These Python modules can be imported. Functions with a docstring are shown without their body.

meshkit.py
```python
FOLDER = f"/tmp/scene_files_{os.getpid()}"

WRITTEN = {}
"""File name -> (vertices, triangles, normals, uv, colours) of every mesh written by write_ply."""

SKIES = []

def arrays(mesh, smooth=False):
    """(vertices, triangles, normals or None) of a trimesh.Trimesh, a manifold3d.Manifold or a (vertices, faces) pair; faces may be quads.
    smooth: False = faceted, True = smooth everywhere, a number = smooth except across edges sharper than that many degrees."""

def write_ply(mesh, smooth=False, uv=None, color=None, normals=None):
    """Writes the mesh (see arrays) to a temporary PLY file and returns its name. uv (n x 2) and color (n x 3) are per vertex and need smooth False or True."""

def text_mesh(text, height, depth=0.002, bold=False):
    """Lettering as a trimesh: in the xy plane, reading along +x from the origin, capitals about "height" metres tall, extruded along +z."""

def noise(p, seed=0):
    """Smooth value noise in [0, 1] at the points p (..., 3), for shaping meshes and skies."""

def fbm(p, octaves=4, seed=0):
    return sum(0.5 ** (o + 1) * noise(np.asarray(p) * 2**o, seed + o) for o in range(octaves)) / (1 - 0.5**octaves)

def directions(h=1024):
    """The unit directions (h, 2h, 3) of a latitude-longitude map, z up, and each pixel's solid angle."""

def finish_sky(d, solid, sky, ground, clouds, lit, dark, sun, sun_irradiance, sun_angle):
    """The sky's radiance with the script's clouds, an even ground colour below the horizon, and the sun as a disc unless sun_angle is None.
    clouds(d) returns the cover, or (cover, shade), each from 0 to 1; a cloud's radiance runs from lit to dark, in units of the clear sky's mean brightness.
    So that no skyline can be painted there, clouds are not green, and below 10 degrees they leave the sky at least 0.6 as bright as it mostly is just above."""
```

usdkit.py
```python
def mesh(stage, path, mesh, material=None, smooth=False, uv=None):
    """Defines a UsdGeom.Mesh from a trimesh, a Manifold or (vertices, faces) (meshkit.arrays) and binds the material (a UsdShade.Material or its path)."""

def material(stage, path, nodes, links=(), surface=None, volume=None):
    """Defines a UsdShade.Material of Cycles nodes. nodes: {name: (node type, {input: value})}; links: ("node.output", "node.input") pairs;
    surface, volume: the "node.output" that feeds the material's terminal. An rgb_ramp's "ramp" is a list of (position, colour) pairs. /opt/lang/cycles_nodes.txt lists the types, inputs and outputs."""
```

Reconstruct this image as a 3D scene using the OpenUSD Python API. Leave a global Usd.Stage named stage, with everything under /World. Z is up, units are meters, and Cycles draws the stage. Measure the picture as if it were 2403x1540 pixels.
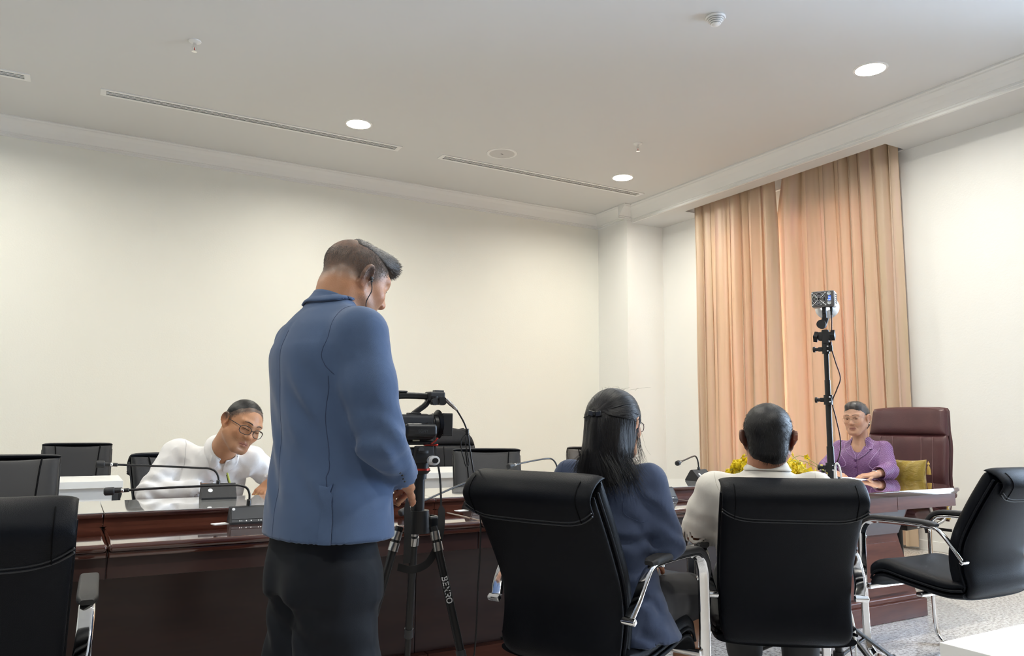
import math
import numpy as np
import trimesh
import manifold3d
import shapely.geometry as sg
import meshkit
import usdkit
from pxr import Gf, Sdf, Usd, UsdGeom, UsdLux, UsdShade, Vt

stage = Usd.Stage.CreateInMemory()
UsdGeom.SetStageUpAxis(stage, "Z")
UsdGeom.SetStageMetersPerUnit(stage, 1.0)
UsdGeom.Xform.Define(stage, "/World")
stage.SetDefaultPrim(stage.GetPrimAtPath("/World"))
UsdGeom.Scope.Define(stage, "/World/Looks")
RNG = np.random.default_rng(7)
pi = math.pi
A3 = lambda *v: np.array(v, float)

# ------------------------------------------------------------------ camera, sky, large lights, exposure
EXPOSURE = 0.38
LAMP_POWER = 430.0
VIDEO_POWER = 120.0
YAW, PITCH, ROLL, FPX, EYE = 0.516103, 0.121836, 0.00742, 1812.76, 1.15
_fw = A3(math.sin(YAW) * math.cos(PITCH), math.cos(YAW) * math.cos(PITCH), math.sin(PITCH))
_r = A3(math.cos(YAW), -math.sin(YAW), 0)
_u = np.cross(_r, _fw)
_r, _u = _r * math.cos(ROLL) + _u * math.sin(ROLL), -_r * math.sin(ROLL) + _u * math.cos(ROLL)
cam = UsdGeom.Camera.Define(stage, "/World/camera")
cam.CreateHorizontalApertureAttr(36.0)
cam.CreateVerticalApertureAttr(36.0 * 1540 / 2403)
cam.CreateFocalLengthAttr(36.0 * FPX / 2403)
cam.CreateClippingRangeAttr((0.05, 200.0))
cam.CreateExposureAttr(EXPOSURE)
UsdGeom.Xformable(cam).AddTransformOp().Set(Gf.Matrix4d(*_r, 0, *_u, 0, *(-_fw), 0, 0, 0, EYE, 1))

dome = UsdLux.DomeLight.Define(stage, "/World/sky_light")
dome.CreateIntensityAttr(2.2)
dome.CreateColorAttr(Gf.Vec3f(0.82, 0.91, 1.0))


def rect_light(name, pos, normal, w, h, power, color):
    l = UsdLux.RectLight.Define(stage, "/World/" + name)
    l.CreateWidthAttr(w)
    l.CreateHeightAttr(h)
    l.CreateIntensityAttr(power)
    l.CreateColorAttr(Gf.Vec3f(*color))
    n = np.asarray(normal, float) / np.linalg.norm(normal)
    up = A3(0, 0, 1) if abs(n[2]) < 0.9 else A3(0, 1, 0)
    x = np.cross(up, -n)
    x /= np.linalg.norm(x)
    y = np.cross(-n, x)
    UsdGeom.Xformable(l).AddTransformOp().Set(Gf.Matrix4d(*x, 0, *y, 0, *(-n), 0, *pos, 1))
    return l


# daylight that comes in through the windows (the one beside the camera has its curtain open)
rect_light("window_daylight_side", (7.3, 1.2, 2.1), (-1, 0, 0), 2.6, 2.9, 13.0, (0.50, 0.70, 1.0))
rect_light("window_daylight_curtain", (7.3, 5.95, 2.1), (-1, 0, 0), 2.0, 2.9, 6.0, (0.9, 0.93, 1.0))


# ------------------------------------------------------------------ materials
def mat(name, color=(0.8, 0.8, 0.8), rough=0.5, metal=0.0, noise=None, bump=None, coat=0.0, coat_rough=0.03, sheen=0.0, spec=0.5, sss=0.0, emit=None, transmission=0.0, extra=None, vcol=None):
    """noise: (scale, other colour, detail, (sx, sy, sz)); bump: (scale, distance, (sx, sy, sz), detail); vcol: name of a colour primvar."""
    n, l = {}, []
    pr = {"base_color": color, "roughness": rough, "metallic": metal, "specular_ior_level": spec}
    if coat:
        pr.update(coat_weight=coat, coat_roughness=coat_rough)
    if sheen:
        pr.update(sheen_weight=sheen, sheen_roughness=0.4)
    if sss:
        pr.update(subsurface_weight=sss, subsurface_scale=0.006, subsurface_radius=(1.0, 0.35, 0.2))
    if transmission:
        pr.update(transmission_weight=transmission)
    if emit:
        pr.update(emission_color=emit[0], emission_strength=emit[1])
    if extra:
        pr.update(extra)
    n["p"] = ("principled_bsdf", pr)
    if noise or bump:
        n["tc"] = ("texture_coordinate", {})
    if noise:
        sc, c2, det, st = noise
        n["m1"] = ("mapping", {"scale": st})
        n["n1"] = ("noise_texture", {"scale": sc, "detail": det, "roughness": 0.6})
        n["r1"] = ("rgb_ramp", {"ramp": [(0.3, color), (0.7, c2)]})
        l += [("tc.object", "m1.vector"), ("m1.vector", "n1.vector"), ("n1.fac", "r1.fac")]
        if not vcol:
            l += [("r1.color", "p.base_color")]
    if vcol:
        n["va"] = ("attribute", {"attribute": vcol})
        if noise:
            n["mx"] = ("mix", {"mix_type": "multiply", "fac": 1.0})
            l += [("va.color", "mx.color1"), ("r1.color", "mx.color2"), ("mx.color", "p.base_color")]
        else:
            l += [("va.color", "p.base_color")]
    if bump:
        sc, dist, st, det = bump
        n["m2"] = ("mapping", {"scale": st})
        n["n2"] = ("noise_texture", {"scale": sc, "detail": det, "roughness": 0.6})
        n["b"] = ("bump", {"strength": 1.0, "distance": dist})
        l += [("tc.object", "m2.vector"), ("m2.vector", "n2.vector"), ("n2.fac", "b.height"), ("b.normal", "p.normal")]
    return usdkit.material(stage, "/World/Looks/" + name, n, l, surface="p.BSDF")


M = {}
M["wall"] = mat("wall_paint", (0.86, 0.855, 0.79), 0.55, bump=(60, 0.0008, (1, 1, 1), 3))
M["wall_white"] = mat("wall_paint_white", (0.86, 0.86, 0.835), 0.55, bump=(60, 0.0008, (1, 1, 1), 3))
M["ceiling"] = mat("ceiling_paint", (0.66, 0.66, 0.655), 0.7)
M["crown"] = mat("crown_paint", (0.80, 0.80, 0.785), 0.45)
M["wood"] = mat("mahogany", (0.085, 0.026, 0.016), 0.05, noise=(3.0, (0.045, 0.013, 0.009), 6, (1, 9, 9)), coat=1.0, coat_rough=0.025, extra={"coat_ior": 1.6})
M["wood_red"] = mat("mahogany_red", (0.135, 0.042, 0.024), 0.36, noise=(3.0, (0.075, 0.023, 0.014), 6, (1, 8, 8)), coat=0.06, coat_rough=0.12, spec=0.14)
M["wood_dark"] = mat("mahogany_dark", (0.05, 0.018, 0.013), 0.38, noise=(2.5, (0.03, 0.011, 0.009), 5, (1, 6, 6)), coat=0.3, coat_rough=0.15)
M["leather"] = mat("black_leather", (0.0045, 0.0055, 0.008), 0.44, bump=(420, 0.0007, (1, 1, 1), 2), spec=0.10)
M["leather_grey"] = mat("grey_leather", (0.013, 0.014, 0.018), 0.50, bump=(420, 0.0007, (1, 1, 1), 2), spec=0.32)
M["leather_brown"] = mat("brown_grey_leather", (0.052, 0.043, 0.040), 0.46, bump=(420, 0.0007, (1, 1, 1), 2), spec=0.5)
M["leather_red"] = mat("burgundy_leather", (0.085, 0.028, 0.030), 0.36, noise=(5, (0.065, 0.021, 0.024), 3, (1, 1, 1)), bump=(300, 0.0008, (1, 1, 1), 2), spec=0.5)
M["stitch"] = mat("dark_seam", (0.002, 0.0022, 0.003), 0.8, spec=0.1)
M["welt"] = mat("leather_welt", (0.022, 0.024, 0.028), 0.45, spec=0.4)
M["stitch_red"] = mat("pale_seam", (0.20, 0.11, 0.11), 0.6)
M["chrome"] = mat("chrome", (0.86, 0.86, 0.86), 0.07, metal=1.0)
M["steel"] = mat("brushed_steel", (0.55, 0.54, 0.53), 0.28, metal=1.0)
M["plastic"] = mat("black_plastic", (0.012, 0.012, 0.013), 0.38)
M["plastic_matte"] = mat("matte_black_plastic", (0.016, 0.016, 0.018), 0.6, bump=(600, 0.0003, (1, 1, 1), 2))
M["plastic_grey"] = mat("charcoal_plastic", (0.045, 0.047, 0.052), 0.45)
M["white_lam"] = mat("white_laminate", (0.80, 0.80, 0.79), 0.35)
M["white_plastic"] = mat("white_plastic", (0.82, 0.82, 0.81), 0.4)
M["grey_panel"] = mat("grey_panel", (0.56, 0.57, 0.58), 0.45)
M["paper"] = mat("paper", (0.87, 0.88, 0.90), 0.8)
M["grille"] = mat("speaker_grille", (0.58, 0.57, 0.56), 0.7)
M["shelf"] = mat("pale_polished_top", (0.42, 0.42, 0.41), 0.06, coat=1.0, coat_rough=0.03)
M["wall_dim"] = mat("brown_wall_behind", (0.22, 0.17, 0.13), 0.6)
M["red_ano"] = mat("red_anodised_metal", (0.55, 0.05, 0.035), 0.3, metal=0.6)
M["gold"] = mat("gold_metal", (0.85, 0.62, 0.25), 0.2, metal=1.0)
M["silver"] = mat("silver_metal", (0.8, 0.8, 0.8), 0.2, metal=1.0)
M["vent_dark"] = mat("vent_slot_dark", (0.006, 0.006, 0.006), 0.9)
M["curtain"] = None
M["lamp"] = mat("lamp_diffuser", (1, 1, 1), 0.4, emit=((1.0, 0.93, 0.80), 26.0))
M["led"] = mat("led_panel", (1, 1, 1), 0.4, emit=((0.95, 0.97, 1.0), 18.0))


# ------------------------------------------------------------------ prims
_used = {}


def numbered(path):
    k = _used.get(path)
    _used[path] = 0 if k is None else k + 1
    return path if k is None else "%s_%03d" % (path, k + 1)


def setkeys(prim, **kw):
    for k, v in kw.items():
        if v is not None:
            prim.SetCustomDataByKey(k, v)
    return prim


def thing(name, label, cat, loc=(0, 0, 0), az=0.0, group=None, kind=None):
    """An Xform under /World. az: degrees, the direction its local +y faces, clockwise from world +y."""
    x = UsdGeom.Xform.Define(stage, numbered("/World/" + name))
    x.AddTranslateOp().Set(Gf.Vec3d(*map(float, loc)))
    if az:
        x.AddRotateZOp().Set(-float(az))
    return setkeys(x.GetPrim(), label=label, category=cat, group=group, kind=kind)


def part(name, mesh, m, parent=None, smooth=35, label=None, kind=None, cols=None):
    base = str(parent.GetPath()) if parent is not None else "/World"
    path = numbered(base + "/" + name)
    if cols is not None:
        p = usdkit.mesh(stage, path, mesh, m, smooth=True)
        pv = UsdGeom.PrimvarsAPI(p).CreatePrimvar("col", Sdf.ValueTypeNames.Color3fArray, "vertex")
        pv.Set(Vt.Vec3fArray.FromNumpy(np.asarray(cols, np.float32)))
    else:
        p = usdkit.mesh(stage, path, mesh, m, smooth=smooth)
    return setkeys(p.GetPrim(), label=label, kind=kind)


def top(name, mesh, m, label, cat, group=None, smooth=35, kind=None):
    p = part(name, mesh, m, None, smooth)
    return setkeys(p, label=label, category=cat, group=group, kind=kind)


def struct(name, mesh, m, parent=None, smooth=False, label=None):
    p = part(name, mesh, m, parent, smooth)
    if parent is None:
        setkeys(p, kind="structure", label=label)
    return p


def dup(src, label, loc, az=0.0, group=None):
    d = src.GetCustomData()
    base = src.GetName()
    x = UsdGeom.Xform.Define(stage, numbered("/World/" + base))
    p = x.GetPrim()
    p.GetReferences().AddInternalReference(src.GetPath())
    x.ClearXformOpOrder()
    x.AddTranslateOp().Set(Gf.Vec3d(*map(float, loc)))
    x.AddRotateZOp().Set(-float(az))
    x.SetXformOpOrder([o for o in x.GetOrderedXformOps()])
    p.SetInstanceable(True)
    return setkeys(p, label=label, category=d["category"], group=group or d.get("group"))


def curves(name, pts, widths, m, parent, kind="stuff", label=None):
    """pts: list of (n, 3); widths: list of per-point widths (linear curves drawn as strands)."""
    c = UsdGeom.BasisCurves.Define(stage, numbered(str(parent.GetPath()) + "/" + name))
    c.CreateTypeAttr("cubic")
    c.CreateBasisAttr("catmullRom")
    c.CreateWrapAttr("pinned")
    c.CreateCurveVertexCountsAttr(Vt.IntArray([len(p) for p in pts]))
    c.CreatePointsAttr(Vt.Vec3fArray.FromNumpy(np.concatenate(pts).astype(np.float32)))
    c.CreateWidthsAttr(Vt.FloatArray.FromNumpy(np.concatenate(widths).astype(np.float32)))
    c.SetWidthsInterpolation("vertex")
    UsdShade.MaterialBindingAPI.Apply(c.GetPrim()).Bind(m)
    return setkeys(c.GetPrim(), kind=kind, label=label)


# ------------------------------------------------------------------ shapes
def cat(*ms):
    ms = [m for m in ms if m is not None]
    vs, fs, n = [], [], 0
    for m in ms:
        v, f = (np.asarray(m[0]), np.asarray(m[1])) if isinstance(m, tuple) else (np.asarray(m.vertices), np.asarray(m.faces))
        if f.shape[1] == 4:
            f = np.vstack([f[:, [0, 1, 2]], f[:, [0, 2, 3]]])
        vs.append(v)
        fs.append(f + n)
        n += len(v)
    return trimesh.Trimesh(np.vstack(vs), np.vstack(fs), process=False)


def move(m, t=(0, 0, 0), rot=None):
    """rot: list of (axis, degrees), applied in order, then the shift."""
    m = m.copy() if not isinstance(m, tuple) else trimesh.Trimesh(m[0], m[1], process=False)
    for ax, d in rot or []:
        m.apply_transform(trimesh.transformations.rotation_matrix(math.radians(d), {"x": [1, 0, 0], "y": [0, 1, 0], "z": [0, 0, 1]}.get(ax, ax)))
    m.apply_translation(t)
    return m


def box(x0, x1, y0, y1, z0, z1):
    b = trimesh.creation.box([x1 - x0, y1 - y0, z1 - z0])
    b.apply_translation([(x0 + x1) / 2, (y0 + y1) / 2, (z0 + z1) / 2])
    return b


def rbox(sx, sy, sz, r=0.01, seg=3):
    """A box with rounded edges, centred."""
    r = min(r, sx / 2.01, sy / 2.01, sz / 2.01)
    a = np.linspace(0, pi / 2, seg + 1)
    dirs = np.array([[math.cos(t) * math.cos(p), math.cos(t) * math.sin(p), math.sin(t)] for t in a for p in a])
    pts = []
    for s in np.ndindex(2, 2, 2):
        s = 1 - 2 * np.array(s)
        pts.append(s * (np.array([sx, sy, sz]) / 2 - r + dirs * r))
    m = manifold3d.Manifold.hull_points(np.concatenate(pts)).to_mesh()
    return trimesh.Trimesh(m.vert_properties[:, :3], m.tri_verts, process=False)


def rb(x0, x1, y0, y1, z0, z1, r=0.004, seg=2):
    return move(rbox(x1 - x0, y1 - y0, z1 - z0, r, seg), ((x0 + x1) / 2, (y0 + y1) / 2, (z0 + z1) / 2))


def cyl(r, h, t=(0, 0, 0), rot=None, n=24, r2=None):
    """A cylinder along z standing on its origin."""
    r2 = r if r2 is None else r2
    return move(lathe([(0, 0), (r, 0), (r2, h), (0, h)], n), t, rot)


def ball(r, t=(0, 0, 0), s=(1, 1, 1), sub=3, rot=None):
    m = trimesh.creation.icosphere(sub, r)
    m.vertices *= np.asarray(s)
    return move(m, t, rot)


def lathe(prof, n=32):
    """prof: (radius, z) pairs turned about z."""
    p = np.asarray(prof, float)
    a = np.arange(n) * 2 * pi / n
    v = np.stack([p[:, None, 0] * np.cos(a), p[:, None, 0] * np.sin(a), np.broadcast_to(p[:, None, 1], (len(p), n))], -1).reshape(-1, 3)
    i, j = np.meshgrid(np.arange(len(p) - 1), np.arange(n), indexing="ij")
    k = (j + 1) % n
    q = np.stack([i * n + j, i * n + k, (i + 1) * n + k, (i + 1) * n + j], -1).reshape(-1, 4)
    return trimesh.Trimesh(v, np.vstack([q[:, [0, 1, 2]], q[:, [0, 2, 3]]]), process=False)


def spline(pts, n=40):
    """A Catmull-Rom curve through the points (any dimension)."""
    p = np.asarray(pts, float)
    if len(p) < 3:
        t = np.linspace(0, 1, n)[:, None]
        return p[0] * (1 - t) + p[-1] * t
    q = np.vstack([2 * p[0] - p[1], p, 2 * p[-1] - p[-2]])
    s = np.linspace(0, len(p) - 1 - 1e-9, n)
    i = s.astype(int)
    t = (s - i)[:, None]
    a, b, c, d = q[i], q[i + 1], q[i + 2], q[i + 3]
    return 0.5 * (2 * b + (c - a) * t + (2 * a - 5 * b + 4 * c - d) * t**2 + (3 * b - a - 3 * c + d) * t**3)


def frames(p, up=(0, 0, 1)):
    t = np.gradient(p, axis=0)
    t /= np.linalg.norm(t, axis=1, keepdims=True) + 1e-12
    a = np.zeros_like(p)
    u = np.asarray(up, float)
    if abs(t[0] @ u) > 0.95:
        u = A3(1, 0, 0) if abs(t[0][0]) < 0.9 else A3(0, 1, 0)
    a[0] = u - t[0] * (u @ t[0])
    a[0] /= np.linalg.norm(a[0])
    for k in range(1, len(p)):
        w = a[k - 1] - t[k] * (a[k - 1] @ t[k])
        a[k] = w / (np.linalg.norm(w) + 1e-12)
    return t, a, np.cross(t, a)


def sweep(p, ring, scale=None, up=(0, 0, 1), closed=False):
    """ring: (m, 2) outline across the path; first axis along the 'up' side of the path."""
    p = np.asarray(p, float)
    ring = np.asarray(ring, float)
    if closed:
        pp = np.vstack([p[-1:], p, p[:1]])
        t, a, b = frames(pp, up)
        a, b = a[1:-1], b[1:-1]
    else:
        t, a, b = frames(p, up)
    s = np.ones(len(p)) if scale is None else np.broadcast_to(scale, (len(p),))
    v = p[:, None] + s[:, None, None] * (ring[None, :, :1] * a[:, None] + ring[None, :, 1:] * b[:, None])
    n, m = len(p), len(ring)
    rows = n if closed else n - 1
    i, j = np.meshgrid(np.arange(rows), np.arange(m), indexing="ij")
    k, i2 = (j + 1) % m, (i + 1) % n
    q = np.stack([i * m + j, i * m + k, i2 * m + k, i2 * m + j], -1).reshape(-1, 4)
    f = [q[:, [0, 1, 2]], q[:, [0, 2, 3]]]
    v = v.reshape(-1, 3)
    if not closed:
        c0, c1 = len(v), len(v) + 1
        v = np.vstack([v, p[:1], p[-1:]])
        jj = np.arange(m)
        f += [np.stack([np.full(m, c0), (jj + 1) % m, jj], 1), np.stack([np.full(m, c1), (n - 1) * m + jj, (n - 1) * m + (jj + 1) % m], 1)]
    return trimesh.Trimesh(v, np.vstack(f), process=False)


def circle(r, n=10):
    a = np.arange(n) * 2 * pi / n
    return np.stack([np.cos(a) * r, np.sin(a) * r], 1)


def rrect(w, h, r, n=4):
    """Outline of a rounded rectangle."""
    r = min(r, w / 2.001, h / 2.001)
    out = []
    for k, (sx, sy) in enumerate(((1, 1), (-1, 1), (-1, -1), (1, -1))):
        for t in np.linspace(0, pi / 2, n + 1):
            a = t + k * pi / 2
            out.append((sx * (w / 2 - r) + r * math.cos(a), sy * (h / 2 - r) + r * math.sin(a)))
    return np.array(out)


def tube(pts, r, n=10, sm=None, up=(0, 0, 1)):
    p = spline(pts, sm) if sm else np.asarray(pts, float)
    return sweep(p, circle(1.0, n), np.broadcast_to(r, (len(p),)) if np.ndim(r) == 0 else np.interp(np.linspace(0, 1, len(p)), np.linspace(0, 1, len(r)), r), up)


def prism(poly, h, axis="z", t=(0, 0, 0)):
    """poly: shapely polygon or points; extruded h along z (axis x: drawn in y-z, axis y: drawn in x-z)."""
    g = poly if hasattr(poly, "exterior") else sg.Polygon(poly)
    m = trimesh.creation.extrude_polygon(g, h, engine="earcut")
    v = np.array(m.vertices)
    if axis == "x":
        m.vertices = v[:, [2, 0, 1]]
    elif axis == "y":
        m.vertices = np.stack([v[:, 0], v[:, 2], v[:, 1]], 1)
        m.faces = m.faces[:, ::-1]
    m.apply_translation(t)
    return m


def profile_run(prof, a, b, inward):
    """A moulding: prof (out, down) pairs swept in a straight line from a to b; inward is the room's side."""
    a, b, inward = np.asarray(a, float), np.asarray(b, float), np.asarray(inward, float)
    v = [e + o * inward + A3(0, 0, -d) for e in (a, b) for o, d in prof]
    n = len(prof)
    f = []
    for k in range(n):
        j = (k + 1) % n
        f += [[k, j, n + j], [k, n + j, n + k]]
    m = trimesh.Trimesh(v, f, process=False)
    capm = trimesh.creation.triangulate_polygon(sg.Polygon(prof), engine="earcut")[1]
    m = trimesh.Trimesh(v, np.vstack([f, capm, capm[:, ::-1] + n]), process=False)
    trimesh.repair.fix_normals(m)
    return m


def pad(S, T, flip=False):
    """A closed cushion about the surface points S (nu, nv, 3) with the thickness T (nu, nv)."""
    S = np.asarray(S, float)
    du, dv = np.gradient(S, axis=0), np.gradient(S, axis=1)
    n = np.cross(du, dv)
    n /= np.linalg.norm(n, axis=-1, keepdims=True) + 1e-12
    a, b = S + n * T[..., None] / 2, S - n * T[..., None] / 2
    nu, nv = T.shape
    i, j = np.meshgrid(np.arange(nu - 1), np.arange(nv - 1), indexing="ij")
    q = np.stack([i * nv + j, (i + 1) * nv + j, (i + 1) * nv + j + 1, i * nv + j + 1], -1).reshape(-1, 4)
    N = nu * nv
    rim = np.concatenate([np.arange(nv), np.arange(1, nu) * nv + nv - 1, (nu - 1) * nv + np.arange(nv - 2, -1, -1), np.arange(nu - 2, 0, -1) * nv])
    r2 = np.roll(rim, -1)
    q = np.vstack([q, q[:, ::-1] + N, np.stack([rim, r2, r2 + N, rim + N], 1)])
    v = np.vstack([a.reshape(-1, 3), b.reshape(-1, 3)])
    m = trimesh.Trimesh(v, np.vstack([q[:, [0, 1, 2]], q[:, [0, 2, 3]]]), process=False)
    if m.volume < 0:
        m.invert()
    return m


def edge_round(u, k=6):
    """1 in the middle, falling to 0 at |u| = 1 like a rounded edge."""
    return np.sqrt(np.clip(1 - np.abs(u) ** k, 0, 1))


def sheet(P, thick=0.002):
    """A cloth from points (nu, nv, 3), given its thickness."""
    return pad(P, np.full(P.shape[:2], thick))
# ------------------------------------------------------------------ the room
XR, YB, ZC, ZS = 7.025, 8.80, 4.073, 3.862     # right wall, back wall, ceiling, soffit under the beam
XB, XC, YC = 6.50, 6.40, 8.14                  # beam face, pilaster face, pilaster side
XL, YF = -4.6, -4.2                            # walls behind the camera

M["floor"] = usdkit.material(stage, "/World/Looks/granite_floor", {
    "tc": ("texture_coordinate", {}),
    "n1": ("noise_texture", {"scale": 55, "detail": 4, "roughness": 0.7}),
    "v1": ("voronoi_texture", {"scale": 95}),
    "r1": ("rgb_ramp", {"ramp": [(0.34, (0.14, 0.13, 0.125)), (0.43, (0.42, 0.385, 0.355)), (0.55, (0.64, 0.60, 0.565)), (0.72, (0.78, 0.75, 0.72))]}),
    "r2": ("rgb_ramp", {"ramp": [(0.0, (0.5, 0.48, 0.46)), (0.35, (1, 1, 1)), (1.0, (1, 1, 1))]}),
    "mx": ("mix", {"mix_type": "multiply", "fac": 0.8}),
    "p": ("principled_bsdf", {"roughness": 0.12, "specular_ior_level": 0.5}),
}, [("tc.object", "n1.vector"), ("tc.object", "v1.vector"), ("n1.fac", "r1.fac"), ("v1.distance", "r2.fac"), ("r1.color", "mx.color1"), ("r2.color", "mx.color2"), ("mx.color", "p.base_color")], surface="p.BSDF")
M["pane"] = usdkit.material(stage, "/World/Looks/window_glass", {
    "t": ("transparent_bsdf", {"color": (0.97, 0.98, 0.98)}), "g": ("glossy_bsdf", {"color": (1, 1, 1), "roughness": 0.0}), "f": ("fresnel", {"IOR": 1.45}), "m": ("mix_closure", {}),
}, [("f.fac", "m.fac"), ("t.BSDF", "m.closure1"), ("g.BSDF", "m.closure2")], surface="m.closure")

struct("floor", box(XL - 0.2, XR + 0.3, YF - 0.2, YB + 0.3, -0.1, 0.0), M["floor"])

# ceiling with the holes of the recessed lamps
LIGHTS = [(x, y) for x in (-0.98, 2.29, 5.56) for y in (7.145, 3.83, 0.515)]
LR = 0.118
holes = [sg.Point(x, y).buffer(LR, 24) for x, y in LIGHTS]
cp = sg.box(XL - 0.2, YF - 0.2, XR + 0.3, YB + 0.3)
for hl in holes:
    cp = cp.difference(hl)
struct("ceiling", prism(cp, 0.2, t=(0, 0, ZC)), M["ceiling"])
struct("wall_back", box(XL - 0.2, XC, YB, YB + 0.2, 0, ZC), M["wall"])
struct("wall_left", box(XL - 0.2, XL, YF - 0.2, YB, 0, ZC), M["wall"])
struct("wall_front", box(XL, XR, YF - 0.2, YF, 0, ZC), M["wall_dim"])

# right wall with two window openings (the recesses that the curtains hang in)
wy = sg.Polygon([(YF - 0.2, 0), (YB + 0.2, 0), (YB + 0.2, ZC), (YF - 0.2, ZC)])
for y0, y1 in ((-0.15, 2.55), (4.85, 7.05)):
    wy = wy.difference(sg.box(y0, 0.45, y1, 3.55))
struct("wall_right", prism(wy, 0.22, "x", (XR, 0, 0)), M["wall_white"])
for k, (y0, y1) in enumerate(((4.85, 7.05), (-0.15, 2.55))):
    w = thing("window_%d" % (k + 1), None, None)
    setkeys(w, kind="structure")
    fr = [box(XR + 0.08, XR + 0.14, y0, y1, 0.45, 0.51), box(XR + 0.08, XR + 0.14, y0, y1, 3.49, 3.55)]
    for yy in np.linspace(y0, y1 - 0.05, 4):
        fr.append(box(XR + 0.08, XR + 0.14, yy, yy + 0.05, 0.51, 3.49))
    part("window_frame", cat(*fr), M["white_plastic"], w, False)
    for yy in np.linspace(y0, y1 - 0.05, 4)[:-1]:
        part("pane", box(XR + 0.105, XR + 0.111, yy + 0.05, yy + 0.05 + (y1 - y0 - 0.2) / 3, 0.51, 3.49), M["pane"], w, False)
    part("window_sill", box(XR - 0.02, XR + 0.2, y0 - 0.05, y1 + 0.05, 0.42, 0.45), M["white_plastic"], w, False)

# pilaster in the corner
struct("column", box(XC, XR, YC, YB + 0.2, 0, ZC), M["wall_white"])
# beam (dropped soffit) along the right wall, with two curtain pockets cut into its underside
bp = sg.box(XB, YF, XR, YC)
pock = [sg.box(6.70, 4.50, 6.99, 7.32), sg.box(6.70, -0.4, 6.99, 3.06)]
for q in pock:
    bp = bp.difference(q)
struct("beam", cat(prism(bp, 0.13, t=(0, 0, ZS)), box(XB, XR, YF, YC, ZS + 0.13, ZC)), M["ceiling"])

# cornice: cove with two lower fillets, along the back wall, round the pilaster and along the beam
PROF = [(0, 0), (0.155, 0), (0.155, 0.012), (0.142, 0.020), (0.138, 0.030), (0.10, 0.060), (0.066, 0.098), (0.046, 0.125), (0.040, 0.134), (0.032, 0.136), (0.032, 0.150), (0.020, 0.154), (0.020, 0.172), (0, 0.174)]
struct("trim_1", profile_run(PROF, (XL, YB, ZC), (XC, YB, ZC), (0, -1, 0)), M["crown"])
struct("trim_2", profile_run(PROF, (XC, YB, ZC), (XC, YC - 0.0, ZC), (-1, 0, 0)), M["crown"])
P3 = [(o, d * 1.21) for o, d in PROF]
struct("trim_3", profile_run(P3, (XB, YC + 0.1, ZC), (XB, YF, ZC), (-1, 0, 0)), M["crown"])
# return of the cornice on the pilaster's side
struct("trim_4", profile_run(PROF, (XC - 0.15, YC, ZC), (XB - 0.03, YC, ZC), (0, -1, 0)), M["crown"])
struct("trim_5", profile_run(PROF, (XL, YF, ZC), (XL, YB, ZC), (1, 0, 0)), M["crown"])
struct("baseboard_back", rb(XL, XC, YB - 0.012, YB, 0, 0.09, 0.003), M["white_plastic"])
struct("baseboard_right", rb(XR - 0.012, XR, YF, YC, 0, 0.09, 0.003), M["wall_white"])

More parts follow.
